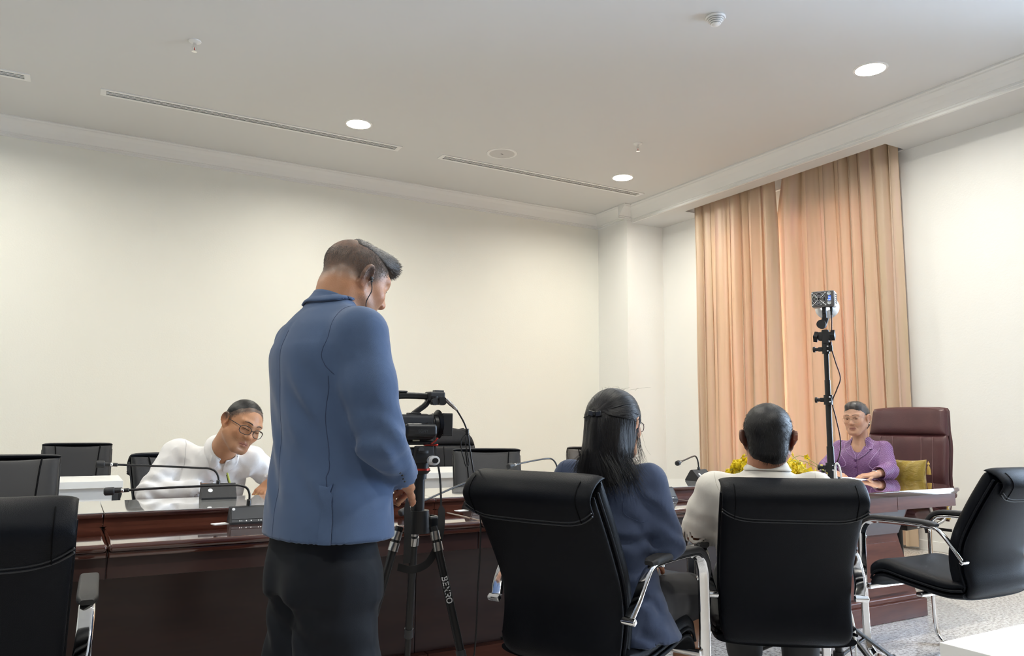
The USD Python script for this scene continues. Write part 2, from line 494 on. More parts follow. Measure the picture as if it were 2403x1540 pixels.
# ------------------------------------------------------------------ curtains
M["curtain"] = usdkit.material(stage, "/World/Looks/peach_satin", {
    "tc": ("texture_coordinate", {}),
    "mp": ("mapping", {"scale": (6, 6, 0.5)}),
    "n1": ("noise_texture", {"scale": 2.2, "detail": 3}),
    "r1": ("rgb_ramp", {"ramp": [(0.3, (0.70, 0.55, 0.37)), (0.55, (0.75, 0.58, 0.425)), (0.75, (0.76, 0.55, 0.45))]}),
    "mb": ("mapping", {"scale": (3, 3, 300)}),
    "nb": ("noise_texture", {"scale": 3, "detail": 2}),
    "b": ("bump", {"distance": 0.0006, "strength": 0.6}),
    "p": ("principled_bsdf", {"roughness": 0.42, "sheen_weight": 0.3, "sheen_roughness": 0.4, "sheen_tint": (1.0, 0.85, 0.72)}),
    "t": ("translucent_bsdf", {"color": (0.75, 0.50, 0.38)}),
    "m": ("mix_closure", {"fac": 0.22}),
}, [("tc.object", "mp.vector"), ("mp.vector", "n1.vector"), ("n1.fac", "r1.fac"), ("r1.color", "p.base_color"), ("tc.object", "mb.vector"), ("mb.vector", "nb.vector"), ("nb.fac", "b.height"), ("b.normal", "p.normal"), ("p.BSDF", "m.closure1"), ("t.BSDF", "m.closure2")], surface="m.closure")


def curtain(y0, y1, x, folds, seed, close=(0, 0), z0=0.03, z1=3.97):
    r = np.random.default_rng(seed)
    nu, nv = 46, folds * 26
    s = np.linspace(0, 1, nv)
    # uneven fold widths
    wdt = r.uniform(0.55, 1.5, folds)
    edges = np.concatenate([[0], np.cumsum(wdt)]) / wdt.sum()
    ph = np.interp(s, edges, np.arange(folds + 1))
    amp = 0.045 * r.uniform(0.65, 1.15, folds + 1)
    a_s = np.interp(ph, np.arange(folds + 1), amp)
    tilt = r.normal(0, 0.028, folds + 1)
    P = np.zeros((nu, nv, 3))
    for i, t in enumerate(np.linspace(0, 1, nu)):
        z = z1 + (z0 - z1) * t
        prof = np.cos(2 * pi * ph)
        prof = np.sign(prof) * np.abs(prof) ** 0.7 + 0.22 * np.sin(4 * pi * ph + 1.3 * np.sin(ph * 2.1)) + 0.10 * np.sin(6 * pi * ph + ph)
        k = 0.75 + 0.35 * min(t * 2, 1)
        drift = np.interp(ph, np.arange(folds + 1), tilt) * (t - 0.3)
        P[i, :, 0] = x + a_s * k * prof + 0.006 * np.sin(9 * t + 11 * ph) * t
        P[i, :, 1] = y0 + (y1 - y0) * s + drift + 0.02 * np.sin(2 * pi * ph * 2 + 0.5) * k
        P[i, :, 1] += min(t / 0.16, 1.0) * (close[0] * np.clip(1 - 4 * s, 0, 1) + close[1] * np.clip(4 * s - 3, 0, 1))
        P[i, :, 2] = z
    return sheet(P, 0.003)


t = thing("curtain", "peach satin curtain panel nearer the room corner, left of the bright slit", "curtain", (0, 0, 0), group="peach window curtains")
part("cloth", curtain(7.27, 5.985, 6.80, 7, 3, (0, -0.03)), M["curtain"], t, True)
t = thing("curtain", "peach satin curtain panel behind the light stand, right of the bright slit", "curtain", (0, 0, 0), group="peach window curtains")
part("cloth", curtain(5.945, 4.53, 6.915, 8, 5, (0.14, 0)), M["curtain"], t, True)
t = thing("curtain", "gathered peach curtain of the second window, only its top corner in view", "curtain", (0, 0, 0), group="peach window curtains")
part("cloth", curtain(3.03, 2.45, 6.84, 7, 8), M["curtain"], t, True)

# ------------------------------------------------------------------ things in the ceiling
for k, (x, y) in enumerate(LIGHTS):
    lab = {0: "round ceiling downlight near the left end of the back row", 3: "lit ceiling downlight between the long vent and the back wall, left one of two",
           6: "lit ceiling downlight above the short end of the second vent, near the corner", 7: "brightest lit ceiling downlight, near the beam over the curtains"}.get(k)
    seen = k in (3, 6, 7)
    t = thing("downlight", lab if seen else "recessed round downlight out of view above the room", "ceiling light", (x, y, ZC), group="round recessed downlights")
    part("trim_ring", lathe([(LR - 0.004, 0.0), (LR - 0.002, -0.006), (LR + 0.016, -0.004), (LR + 0.018, 0.0), (LR + 0.018, 0.001), (LR - 0.004, 0.001)], 40), M["white_plastic"], t)
    part("reflector", lathe([(LR, 0.0), (LR * 0.97, 0.05), (LR * 0.90, 0.085), (0, 0.085), (0, 0.09), (LR * 0.94, 0.09), (LR * 1.01, 0.05), (LR * 1.01, 0.0)], 40), M["white_plastic"], t)
    part("diffuser", move(lathe([(0, 0), (LR * 0.86, 0), (LR * 0.86, 0.006), (0, 0.006)], 40), (0, 0, 0.034)), M["lamp"], t)
    d = UsdLux.DiskLight.Define(stage, str(t.GetPath()) + "/lamp_light")
    d.CreateRadiusAttr(LR * 0.84)
    d.CreateIntensityAttr(LAMP_POWER)
    d.CreateColorAttr(Gf.Vec3f(1.0, 0.965, 0.86))
    UsdGeom.Xformable(d).AddTranslateOp().Set(Gf.Vec3d(0, 0, 0.030))


def slot_vent(x0, x1, y, label):
    t = thing("linear_vent", label, "air vent", ((x0 + x1) / 2, y, ZC), group="linear ceiling air diffusers")
    L, w, e = x1 - x0, 0.155, 0.045
    z0, z1 = -0.008, 0.0
    fr = [box(-L / 2, L / 2, w / 2 - 0.035, w / 2, z0, z1), box(-L / 2, L / 2, -w / 2, -w / 2 + 0.035, z0, z1), box(-L / 2, -L / 2 + e, -w / 2 + 0.035, w / 2 - 0.035, z0, z1), box(L / 2 - e, L / 2, -w / 2 + 0.035, w / 2 - 0.035, z0, z1)]
    part("frame", cat(*fr), M["white_plastic"], t, False)
    part("backing", box(-L / 2 + e, L / 2 - e, -w / 2 + 0.035, w / 2 - 0.035, -0.0015, -0.0005), M["vent_dark"], t, False)
    inner = w - 0.07
    for k in range(2):
        yy = -inner / 2 + inner * (k + 1) / 3
        part("slat", box(-L / 2 + e, L / 2 - e, yy - 0.0055, yy + 0.0055, -0.007, -0.0016), M["white_plastic"], t, False)


slot_vent(0.045, 2.90, 7.585, "long three-slot linear vent running past the left downlight")
slot_vent(3.37, 6.19, 7.585, "three-slot linear vent beside the round ceiling speaker")
slot_vent(-3.4, -0.49, 7.585, "linear vent cut off by the left edge, only its end showing")

t = thing("ceiling_speaker", "round flush ceiling speaker with a pale grey grille", "speaker", (3.917, 7.155, ZC))
part("rim", lathe([(0.138, 0.0), (0.138, -0.007), (0.150, -0.010), (0.166, -0.005), (0.168, 0.0)], 48), M["white_plastic"], t)
part("grille", lathe([(0, -0.008), (0.06, -0.0078), (0.139, -0.006), (0.139, 0.0), (0, 0.0)], 48), M["grille"], t)
part("badge", rb(-0.014, 0.014, -0.004, 0.004, -0.0105, -0.0075, 0.001), M["plastic_grey"], t)

t = thing("smoke_detector", "white smoke detector with dark ring vents, at the top of the picture", "smoke detector", (3.866, 3.866, ZC))
part("base", lathe([(0, 0), (0.070, 0), (0.072, -0.008), (0.066, -0.016), (0, -0.016)], 40), M["white_plastic"], t)
for k in range(4):
    r = 0.058 - 0.008 * k
    z = -0.016 - 0.011 * k
    part("chamber_ring", lathe([(0, z - 0.004), (r, z - 0.004), (r + 0.002, z - 0.007), (r, z - 0.011), (0, z - 0.011)], 36), M["white_plastic"], t)
part("chamber", lathe([(0, -0.016), (0.046, -0.016), (0.022, -0.054), (0, -0.054)], 32), M["vent_dark"], t)
part("cap", lathe([(0, -0.056), (0.024, -0.056), (0.028, -0.060), (0.02, -0.065), (0, -0.066)], 32), M["white_plastic"], t)

for x, y, lab in ((0.65, 6.17, "chrome ceiling sprinkler above the left part of the room"), (5.00, 6.16, "chrome ceiling sprinkler above the lit downlight near the corner")):
    t = thing("sprinkler", lab, "sprinkler", (x, y, ZC), group="chrome ceiling sprinklers")
    part("escutcheon", lathe([(0, 0), (0.048, 0), (0.046, -0.006), (0.026, -0.012), (0, -0.012)], 32), M["white_plastic"], t)
    part("body", cat(cyl(0.014, 0.03, (0, 0, -0.04)), cyl(0.009, 0.02, (0, 0, -0.055))), M["chrome"], t)
    part("yoke", cat(*[tube([(s * 0.012, 0, -0.038), (s * 0.017, 0, -0.055), (s * 0.004, 0, -0.082)], 0.003, 8, 12) for s in (-1, 1)]), M["chrome"], t)
    part("deflector", lathe([(0, -0.082), (0.020, -0.083), (0.020, -0.086), (0, -0.086)], 20), M["chrome"], t)
    part("bulb", cyl(0.0032, 0.024, (0, 0, -0.080)), M["red_ano"], t)
# ------------------------------------------------------------------ the long conference table (two-sided, raised shelf along its middle)
def edge_slab(x0, x1, y0, y1, zt, th, r=0.012):
    """A table top with a moulded edge: a rounded upper lip and a smaller step below."""
    return cat(rb(x0, x1, y0, y1, zt - th * 0.58, zt, r, 3), rb(x0 + (0.0 if x1 - x0 < 3 else 0.008), x1, y0 + 0.010, y1 - 0.010, zt - th, zt - th * 0.56, 0.006, 2))


TX = [-2.58, -1.22, 0.135, 1.49, 2.845, 3.68]
Y0, Y1, Y2, Y3 = 2.86, 3.34, 3.80, 4.24
table = thing("conference_table", "long dark mahogany conference table with a raised middle shelf and glossy tops", "table")
for a, b in zip(TX[:-1], TX[1:]):
    g = 0.0012
    part("worktop", edge_slab(a + g, b - g, Y0, Y1 + 0.02, 0.75, 0.045), M["wood"], table, 30)
    part("worktop", edge_slab(a + g, b - g, Y2 - 0.02, Y3, 0.75, 0.045), M["wood"], table, 30)
    part("shelf_top", rb(a + g, b - g, Y1 - 0.018, Y2 + 0.018, 0.782, 0.800, 0.006, 3), M["wood"], table, 30)
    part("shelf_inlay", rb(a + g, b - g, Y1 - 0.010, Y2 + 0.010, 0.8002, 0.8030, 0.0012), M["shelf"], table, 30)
    part("riser", box(a + g, b - g, Y1, Y1 + 0.02, 0.75, 0.783), M["wood_red"], table, False)
    part("riser", box(a + g, b - g, Y2 - 0.02, Y2, 0.75, 0.783), M["wood_red"], table, False)
    part("apron", rb(a + g, b - g, Y0 + 0.035, Y0 + 0.06, 0.635, 0.704, 0.003), M["wood_dark"], table, 30)
    part("apron", rb(a + g, b - g, Y3 - 0.06, Y3 - 0.035, 0.635, 0.704, 0.003), M["wood_dark"], table, 30)
    part("modesty_panel", rb(a - 0.05 + g, b - 0.05 - g, Y1 + 0.08, Y1 + 0.11, 0.10, 0.705, 0.003), M["wood_dark"], table, 30)
    part("modesty_panel", rb(a - 0.05 + g, b - 0.05 - g, Y2 - 0.11, Y2 - 0.08, 0.10, 0.705, 0.003), M["wood_dark"], table, 30)
    part("plinth", rb(a + g, b - g, Y1 + 0.04, Y2 - 0.04, 0.0, 0.10, 0.004), M["wood_red"], table, 30)

# head desk at the table's end: D-shaped top on a waisted pedestal
head = thing("head_desk", "mahogany head desk with a rounded end and waisted pedestal, before the burgundy armchair", "desk")


OUT = [(3.684, 2.945), (4.955, 2.945)] + [tuple(q) for q in spline([(4.972, 2.952), (5.07, 3.075), (5.165, 3.23), (5.225, 3.42), (5.235, 3.55), (5.225, 3.68), (5.165, 3.87), (5.07, 4.025), (4.972, 4.148)], 33)] + [(4.955, 4.155), (3.684, 4.155)]
d_top = lambda inset, x0: sg.Polygon(OUT).buffer(-inset, join_style=2)


part("desk_top", cat(prism(d_top(0.004, 3.684), 0.006, t=(0, 0, 0.754)), prism(d_top(0.0, 3.684), 0.014, t=(0, 0, 0.740)), prism(d_top(0.006, 3.684), 0.006, t=(0, 0, 0.734)), prism(d_top(0.014, 3.684), 0.010, t=(0, 0, 0.724))), M["wood"], head, 20)
band = d_top(0.026, 0).difference(d_top(0.05, 0))
for x0, x1, z0 in ((3.70, 4.358, 0.637), (4.362, 5.3, 0.645)):
    g = band.intersection(sg.box(x0, 2.9, x1, 3.55))
    part("apron", prism(g, 0.725 - z0, t=(0, 0, z0)), M["wood_red"], head, False)
part("apron", prism(band.intersection(sg.box(4.362, 3.552, 5.3, 4.2)), 0.08, t=(0, 0, 0.645)), M["wood_red"], head, False)
part("apron", prism(band.intersection(sg.box(3.70, 3.6, 4.358, 4.2)), 0.08, t=(0, 0, 0.645)), M["wood_red"], head, False)
hour = [(3.80, 0.13), (4.60, 0.13), (4.56, 0.22), (4.46, 0.44), (4.44, 0.49), (4.50, 0.56), (4.62, 0.725), (3.78, 0.725), (3.90, 0.56), (3.96, 0.49), (3.94, 0.44), (3.84, 0.22)]
part("pedestal", prism(hour, 1.02, "y", (0, 3.04, 0)), M["wood_red"], head, 20)
part("pedestal_panel", prism([(3.88, 0.15), (4.52, 0.15), (4.42, 0.45), (3.98, 0.45)], 0.012, "y", (0, 3.03, 0)), M["wood_red"], head, False)
part("pedestal_panel", prism([(3.96, 0.50), (4.44, 0.50), (4.58, 0.72), (3.82, 0.72)], 0.012, "y", (0, 3.03, 0)), M["wood_dark"], head, False)
part("plinth", cat(rb(3.77, 4.63, 2.99, 4.10, 0.0, 0.105, 0.006), rb(3.79, 4.61, 3.01, 4.08, 0.10, 0.135, 0.010, 3)), M["wood_red"], head, 30)

# ------------------------------------------------------------------ visitor chairs on chrome cantilever frames
# back profile seen from the side: (y, z) of the shell's middle line, from under the seat up
BACK = spline([(-0.10, 0.372), (-0.185, 0.376), (-0.228, 0.42), (-0.226, 0.51), (-0.246, 0.61), (-0.310, 0.73), (-0.380, 0.84), (-0.418, 0.898)], 40)
_bt = (BACK[39] - BACK[34]) / np.linalg.norm(BACK[39] - BACK[34])
_bn = A3(_bt[1], -_bt[0])
BW = np.interp(np.linspace(0, 1, 40), [0, 0.12, 0.25, 0.5, 0.8, 1], [0.40, 0.43, 0.45, 0.46, 0.475, 0.48])


def back_surface(lo, hi, offset, wk=1.0, nu=30, nv=26, curl=0.030):
    """A patch of the back between the fractions lo..hi of its height; offset: how far to its front."""
    s = np.linspace(lo, hi, nu) * 39
    y, z = np.interp(s, np.arange(40), BACK[:, 0]), np.interp(s, np.arange(40), BACK[:, 1])
    w = np.interp(s, np.arange(40), BW) * wk
    ty, tz = np.gradient(y), np.gradient(z)
    ln = np.hypot(ty, tz)
    ny, nz = tz / ln, -ty / ln
    v = np.sin(np.linspace(-1, 1, nv) * pi / 2)
    S = np.zeros((nu, nv, 3))
    S[..., 0] = v[None] * w[:, None] / 2
    o = offset + curl * (np.abs(v)[None] ** 2.2) * np.clip((np.linspace(lo, hi, nu)[:, None] - 0.15) * 3, 0, 1)
    S[..., 1] = y[:, None] + ny[:, None] * o
    S[..., 2] = z[:, None] + nz[:, None] * o
    return S, v


def T2(nu, nv, t, ku=10, kv=10, v=None):
    u = np.linspace(-1, 1, nu)
    v = np.linspace(-1, 1, nv) if v is None else v
    return t * (0.12 + 0.88 * edge_round(u, ku)[:, None] * edge_round(v, kv)[None])


def visitor_chair(label, loc, az, lm="leather", group="black leather visitor chairs", tall=1.0):
    t = thing("visitor_chair", label, "chair", loc, az, group)
    if tall != 1.0:
        UsdGeom.Xformable(t).AddScaleOp().Set(Gf.Vec3f(1, 1, tall))
    L = M[lm]
    S, v = back_surface(0.0, 0.97, -0.002)
    part("back_shell", pad(S, T2(30, 26, 0.034, 14, 10, v)), L, t, 50)
    S, v = back_surface(0.14, 0.995, 0.058, 0.985)
    T = T2(30, 26, 0.088, 10, 7, v)
    part("back_cushion", pad(S, T), L, t, 50)
    # piping between shell and cushion
    for s in (-1, 1):
        q = back_surface(0.16, 0.97, 0.018, 1.0)[0]
        part("piping", tube(q[:, 0 if s < 0 else -1], 0.006, 8), L, t, True)
    # padded flap rolled over the top: rear edge hangs lower in the middle
    nu, nv = 26, 27
    v = np.sin(np.linspace(-1, 1, nv) * pi / 2)
    path = spline([BACK[39] + _bt * a + _bn * b for a, b in ((-0.082, -0.0235), (-0.055, -0.026), (-0.020, -0.027), (0.014, -0.022), (0.030, 0.010), (0.030, 0.050), (0.018, 0.088))], 60)
    S = np.zeros((nu, nv, 3))
    for j in range(nv):
        lo = 0.03 + 0.26 * (max(0.0, abs(v[j]) - 0.55) / 0.45) ** 2.2
        s = np.linspace(lo, 0.97, nu) * 59
        S[:, j, 0] = v[j] * (0.243 + 0.0 * s)
        S[:, j, 1] = np.interp(s, np.arange(60), path[:, 0]) + 0.030 * abs(v[j]) ** 2.2
        S[:, j, 2] = np.interp(s, np.arange(60), path[:, 1]) - 0.006 * abs(v[j]) ** 8
    flap = part("head_flap", pad(S, T2(nu, nv, 0.020, 16, 20, v)), L, t, 60)
    o = A3(0, -0.0102, -0.0045)
    part("piping", tube(S[0] + o * 0.9 + A3(0, 0, 0.002), 0.0032, 6), M["welt"] if lm == "leather" else L, t, True)
    part("piping", tube(S[2] + o * 0.96 + A3(0, 0, 0.002), 0.0026, 6), M["welt"] if lm == "leather" else L, t, True)
    nn = np.cross(np.gradient(S, axis=0), np.gradient(S, axis=1))
    nn /= np.linalg.norm(nn, axis=-1, keepdims=True)
    nn *= np.sign((nn[8, nv // 2] @ A3(0, -1, 0.2)))
    for jj in (5, nv - 6):
        part("seam", tube(S[1:19, jj] + nn[1:19, jj] * 0.0105, 0.0017, 6), M["stitch"], t, True)
    # slanted front seams that part the side bolsters from the middle panel
    q, _ = back_surface(0.30, 0.975, 0.058 + 0.0455, 0.985)
    for s in (-1, 1):
        pts = []
        for k in range(0, 30, 2):
            vv = s * (0.50 + 0.16 * k / 29)
            pts.append([np.interp(vv, np.sin(np.linspace(-1, 1, 26) * pi / 2), q[k, :, d]) for d in range(3)])
        part("seam", tube(pts, 0.0042, 6), M["stitch"], t, True)
    pts = [[np.interp(vv, np.sin(np.linspace(-1, 1, 26) * pi / 2), q[0, :, d]) for d in range(3)] for vv in np.linspace(-0.5, 0.5, 12)]
    part("seam", tube(pts, 0.0050, 6), M["stitch"], t, True)
    # seat: deep cushion that slopes to the back, with rounded front and side bolsters
    nu, nv = 26, 22
    sy, sz = spline([(-0.20, 0.415), (-0.10, 0.405), (0.08, 0.425), (0.20, 0.442), (0.255, 0.425), (0.275, 0.39)], nu).T
    v = np.sin(np.linspace(-1, 1, nv) * pi / 2)
    S = np.zeros((nu, nv, 3))
    S[..., 0] = v[None] * 0.245
    S[..., 1] = sy[:, None]
    S[..., 2] = sz[:, None] + 0.012 * np.abs(v)[None] ** 3
    th = np.interp(np.linspace(0, 1, nu), [0, 0.5, 0.85, 1], [0.05, 0.075, 0.08, 0.05])
    part("seat", pad(S, th[:, None] * (0.15 + 0.85 * edge_round(np.linspace(-1, 1, nu), 12)[:, None] * edge_round(v, 8)[None])), L, t, 50)
    part("seat_shell", pad(S - A3(0, 0, 0.045), np.full((nu, nv), 0.028) * (0.2 + 0.8 * edge_round(v, 12)[None])), L, t, 50)
    for s in (-1, 1):
        part("piping", tube(S[:, 0 if s < 0 else -1] + A3(0, 0, -0.022), 0.006, 8), L, t, True)
    # chrome frame
    for s in (-1, 1):
        x = 0.272 * s
        p = spline([(x - 0.014 * s, -0.215, 0.545), (x - 0.004 * s, -0.190, 0.588), (x, -0.145, 0.645), (x, -0.105, 0.673), (x, -0.03, 0.680), (x, 0.16, 0.678), (x, 0.245, 0.668), (x, 0.288, 0.628), (x, 0.298, 0.55), (x, 0.298, 0.30), (x, 0.292, 0.09), (x, 0.268, 0.028), (x, 0.21, 0.011), (x, 0.0, 0.011), (x, -0.30, 0.011)], 90)
        part("frame", sweep(p, rrect(0.017, 0.040, 0.008, 3), up=(0, 0, 1)), M["chrome"], t, 40)
        part("frame_clamp", move(rbox(0.050, 0.020, 0.018, 0.005), (x - 0.012 * s, -0.226, 0.537), [("x", 35)]), M["chrome"], t)
        q = spline([(x, -0.115, 0.689), (x, -0.03, 0.697), (x, 0.16, 0.695), (x, 0.245, 0.686), (x, 0.298, 0.643), (x, 0.313, 0.57)], 40)
        part("arm_pad", sweep(q, rrect(0.021, 0.050, 0.009, 4), np.interp(np.linspace(0, 1, 40), [0, 0.06, 0.9, 1], [0.6, 1, 1, 0.55])), M["plastic_matte"], t, 50)
        for yy in (-0.02, 0.2):
            part("screw", ball(0.008, (x, yy, 0.669), (1, 1, 0.6), 2), M["chrome"], t)
        part("screw", ball(0.009, (x - 0.018 * s, 0.29, 0.585), (0.6, 1, 1), 2), M["chrome"], t)
        part("foot_pad", move(rbox(0.046, 0.05, 0.014, 0.004), (x, 0.205, 0.007)), M["plastic"], t)
        part("foot_pad", move(rbox(0.046, 0.05, 0.014, 0.004), (x, -0.28, 0.007)), M["plastic"], t)
    part("seat_bar", cat(rb(-0.27, 0.27, 0.262, 0.292, 0.330, 0.356, 0.006), rb(-0.27, 0.27, -0.02, 0.015, 0.345, 0.365, 0.006)), M["chrome"], t)
    part("floor_bar", rb(-0.27, 0.27, -0.31, -0.28, 0.004, 0.022, 0.006), M["chrome"], t)
    return t


az_of = lambda fx, fy: math.degrees(math.atan2(fx, fy))
# an offset brings the back (local y = -0.3) to the measured spot


def chair_at(label, bx, by, az, lm="leather", group="black leather visitor chairs", tall=1.0):
    a = math.radians(az)
    return visitor_chair(label, (bx + 0.40 * math.sin(a), by + 0.40 * math.cos(a), 0), az, lm, group, tall=tall)


chair_at("black leather visitor chair cut off by the left edge, its back towards us", -0.215, 1.95, 2, tall=1.02)
chair_at("black leather visitor chair turned to the right, under the woman in the navy blazer", 1.245, 2.10, 67, tall=1.035)
chair_at("black leather visitor chair, back square to us, under the man in the cream shirt", 2.175, 1.865, 36)
chair_at("empty black leather visitor chair at the right edge, seen from its side", 3.805, 1.926, 2)
far = "dark grey visitor chairs facing us beyond the table"
chair_at("dark grey visitor chair facing us at the left edge, beyond the table", -0.27, 4.86, 178, "leather_grey", far)
chair_at("dark grey visitor chair that the man writing sits on", 0.54, 4.93, 172, "leather_grey", far)
chair_at("dark grey visitor chair facing us, empty, right of the video camera", 2.63, 5.00, 203, "leather_grey", far)
chair_at("brownish grey visitor chair half hidden behind the long black hair", 3.68, 5.10, 208, "leather_brown", far)
chair_at("dark grey visitor chair against the wall behind the left white desk", 0.07, 7.10, 180, "leather_grey", far)


# ------------------------------------------------------------------ high-backed swivel chairs
def swivel_chair(name, label, loc, az, L, seam, w, top_z, square):
    t = thing(name, label, "armchair", loc, az)
    nu, nv = 34, 28
    u = np.linspace(0, 1, nu)
    z = 0.42 + (top_z - 0.42) * u
    y = np.interp(u, [0, 0.15, 0.4, 0.7, 1], [-0.24, -0.25, -0.235, -0.275, -0.33])
    ww = w / 2 * np.interp(u, [0, 0.3, 0.62, 0.70, 0.78, 0.97, 1], [0.86, 0.98, 1.0, 0.985, 0.94, 0.90, 0.86] if square else [0.8, 1, 1.0, 0.98, 0.95, 0.78, 0.60])
    v = np.sin(np.linspace(-1, 1, nv) * pi / 2)

    def patch(lo, hi, off, k, n=24):
        s = np.linspace(lo, hi, n)
        S = np.zeros((n, nv, 3))
        S[..., 0] = v[None] * np.interp(s, u, ww)[:, None] * k
        S[..., 1] = np.interp(s, u, y)[:, None] + off + 0.05 * np.abs(v)[None] ** 2.4
        S[..., 2] = np.interp(s, u, z)[:, None] - (0.012 if square else 0.05) * np.clip(s - 0.85, 0, 1)[:, None] / 0.15 * np.abs(v)[None] ** 4
        return S

    part("back_shell", pad(patch(0, 1, -0.03, 1.0, nu), T2(nu, nv, 0.05, 14, 10, v)), L, t, 60)
    part("back_cushion", pad(patch(0.05, 0.745, 0.02, 0.97), T2(24, nv, 0.085, 14, 8, v)), L, t, 60)
    part("head_cushion", pad(patch(0.74, 0.995, 0.012, 0.985), T2(24, nv, 0.10, 5, 8, v)), L, t, 60)
    for s in (-1, 1):
        for f in (0.36, 0.66):
            if f < 0.5 or square:
                q = patch(0.09, 0.73, 0.02 + 0.0435, 0.97)
                col = [[np.interp(s * f, v, q[k, :, d]) for d in range(3)] for k in range(24)]
                part("seam", tube(col, 0.0028, 6), seam, t, True)
    q = patch(0.30, 0.32, 0.02 + 0.0435, 0.97, 3)
    part("seam", tube(q[1, 2:-2], 0.003, 6), seam, t, True)
    # creases under the head cushion
    nu2 = 24
    vv = np.sin(np.linspace(-1, 1, nv) * pi / 2)
    S = np.zeros((nu2, nv, 3))
    ys = np.linspace(-0.20, 0.29, nu2)
    S[..., 0] = vv[None] * 0.27
    S[..., 1] = ys[:, None]
    S[..., 2] = 0.475 + 0.03 * np.linspace(0, 1, nu2)[:, None]
    part("seat", pad(S, T2(nu2, nv, 0.13, 5, 5, vv)), L, t, 60)
    for s in (-1, 1):
        x = 0.315 * s
        part("armrest", sweep(spline([(x, -0.22, 0.62), (x, -0.05, 0.685), (x, 0.15, 0.695), (x, 0.26, 0.675)], 24), rrect(0.045, 0.075, 0.018, 4)), L, t, 50)
        part("arm_strut", cat(tube([(x, -0.20, 0.60), (x * 0.96, -0.10, 0.45), (x * 0.8, 0.0, 0.40)], 0.013, 10, 16), tube([(x, 0.22, 0.66), (x, 0.13, 0.52), (x * 0.95, 0.04, 0.40), (x * 0.8, 0.0, 0.39)], 0.013, 10, 20)), M["steel"], t, True)
    part("mechanism", rb(-0.13, 0.13, -0.13, 0.13, 0.36, 0.41, 0.01), M["plastic"], t)
    part("lever", cat(tube([(-0.05, 0, 0.385), (-0.30, -0.02, 0.38)], 0.006, 8), tube([(-0.28, -0.02, 0.38), (-0.38, -0.03, 0.378)], 0.011, 10)), M["plastic"], t, True)
    part("column", cat(cyl(0.028, 0.22, (0, 0, 0.14)), cyl(0.038, 0.08, (0, 0, 0.06))), M["plastic"], t)
    for k in range(5):
        a = k * 72 + 18
        part("base_arm", move(sweep(spline([(0.02, 0, 0.105), (0.18, 0, 0.095), (0.31, 0, 0.072)], 12), rrect(0.03, 0.05, 0.01, 3), np.linspace(1, 0.7, 12)), rot=[("z", a)]), M["steel"], t, 40)
        part("caster", move(cat(cyl(0.026, 0.02, (0.31, 0.006, 0.026), [("x", 90)], 16), cyl(0.026, 0.02, (0.31, 0.030, 0.026), [("x", 90)], 16), cyl(0.008, 0.04, (0.31, 0, 0.035), None, 10)), rot=[("z", a)]), M["plastic"], t)
    return t


swivel_chair("executive_armchair", "burgundy leather high-backed armchair behind the woman in purple", (5.66, 3.86, 0), 262, M["leather_red"], M["stitch_red"], 0.66, 1.30, True)
swivel_chair("office_armchair", "black leather high-backed office chair with a rounded head, behind the white desk", (3.34, 6.90, 0), 184, M["leather_grey"], M["stitch"], 0.52, 1.09, False)


# ------------------------------------------------------------------ white desks
def white_desk(label, x0, x1, y0, y1, h=0.75, group="white laminate desks", th=0.045):
    t = thing("white_desk", label, "desk", ((x0 + x1) / 2, (y0 + y1) / 2, 0), 0, group)
    w, d = (x1 - x0) / 2, (y1 - y0) / 2
    part("desk_top", rb(-w, w, -d, d, h - th, h, 0.003), M["white_lam"], t)
    part("front_panel", box(-w + 0.06, w - 0.06, -d + 0.06, -d + 0.078, 0.12, h - th), M["grey_panel"], t, False)
    part("front_rail", box(-w + 0.06, w - 0.06, -d + 0.045, -d + 0.0595, h - th - 0.10, h - th), M["white_lam"], t, False)
    for s in (-1, 1):
        part("leg", rb(s * (w - 0.045) - 0.02, s * (w - 0.045) + 0.02, -d + 0.05, d - 0.05, 0.0, h - th, 0.003), M["plastic_grey"], t)
    return t


white_desk("white laminate desk beyond the table on the left, before the wall-side chair", -1.45, 0.335, 5.78, 6.36)
white_desk("white laminate desk beyond the video camera tripod, before the round-headed chair", 1.95, 3.10, 5.72, 6.46)
t = thing("side_table", "low white table corner jutting in at the bottom right, nearest to us", "table", (2.30, 0.60, 0))
part("table_top", rb(-0.75, 0.75, -0.38, 0.382, 0.678, 0.718, 0.003), M["white_lam"], t)
for sx in (-1, 1):
    for sy in (-1, 1):
        part("leg", rb(sx * 0.68 - 0.022, sx * 0.68 + 0.022, sy * 0.32 - 0.022, sy * 0.32 + 0.022, 0, 0.678, 0.003), M["white_lam"], t)


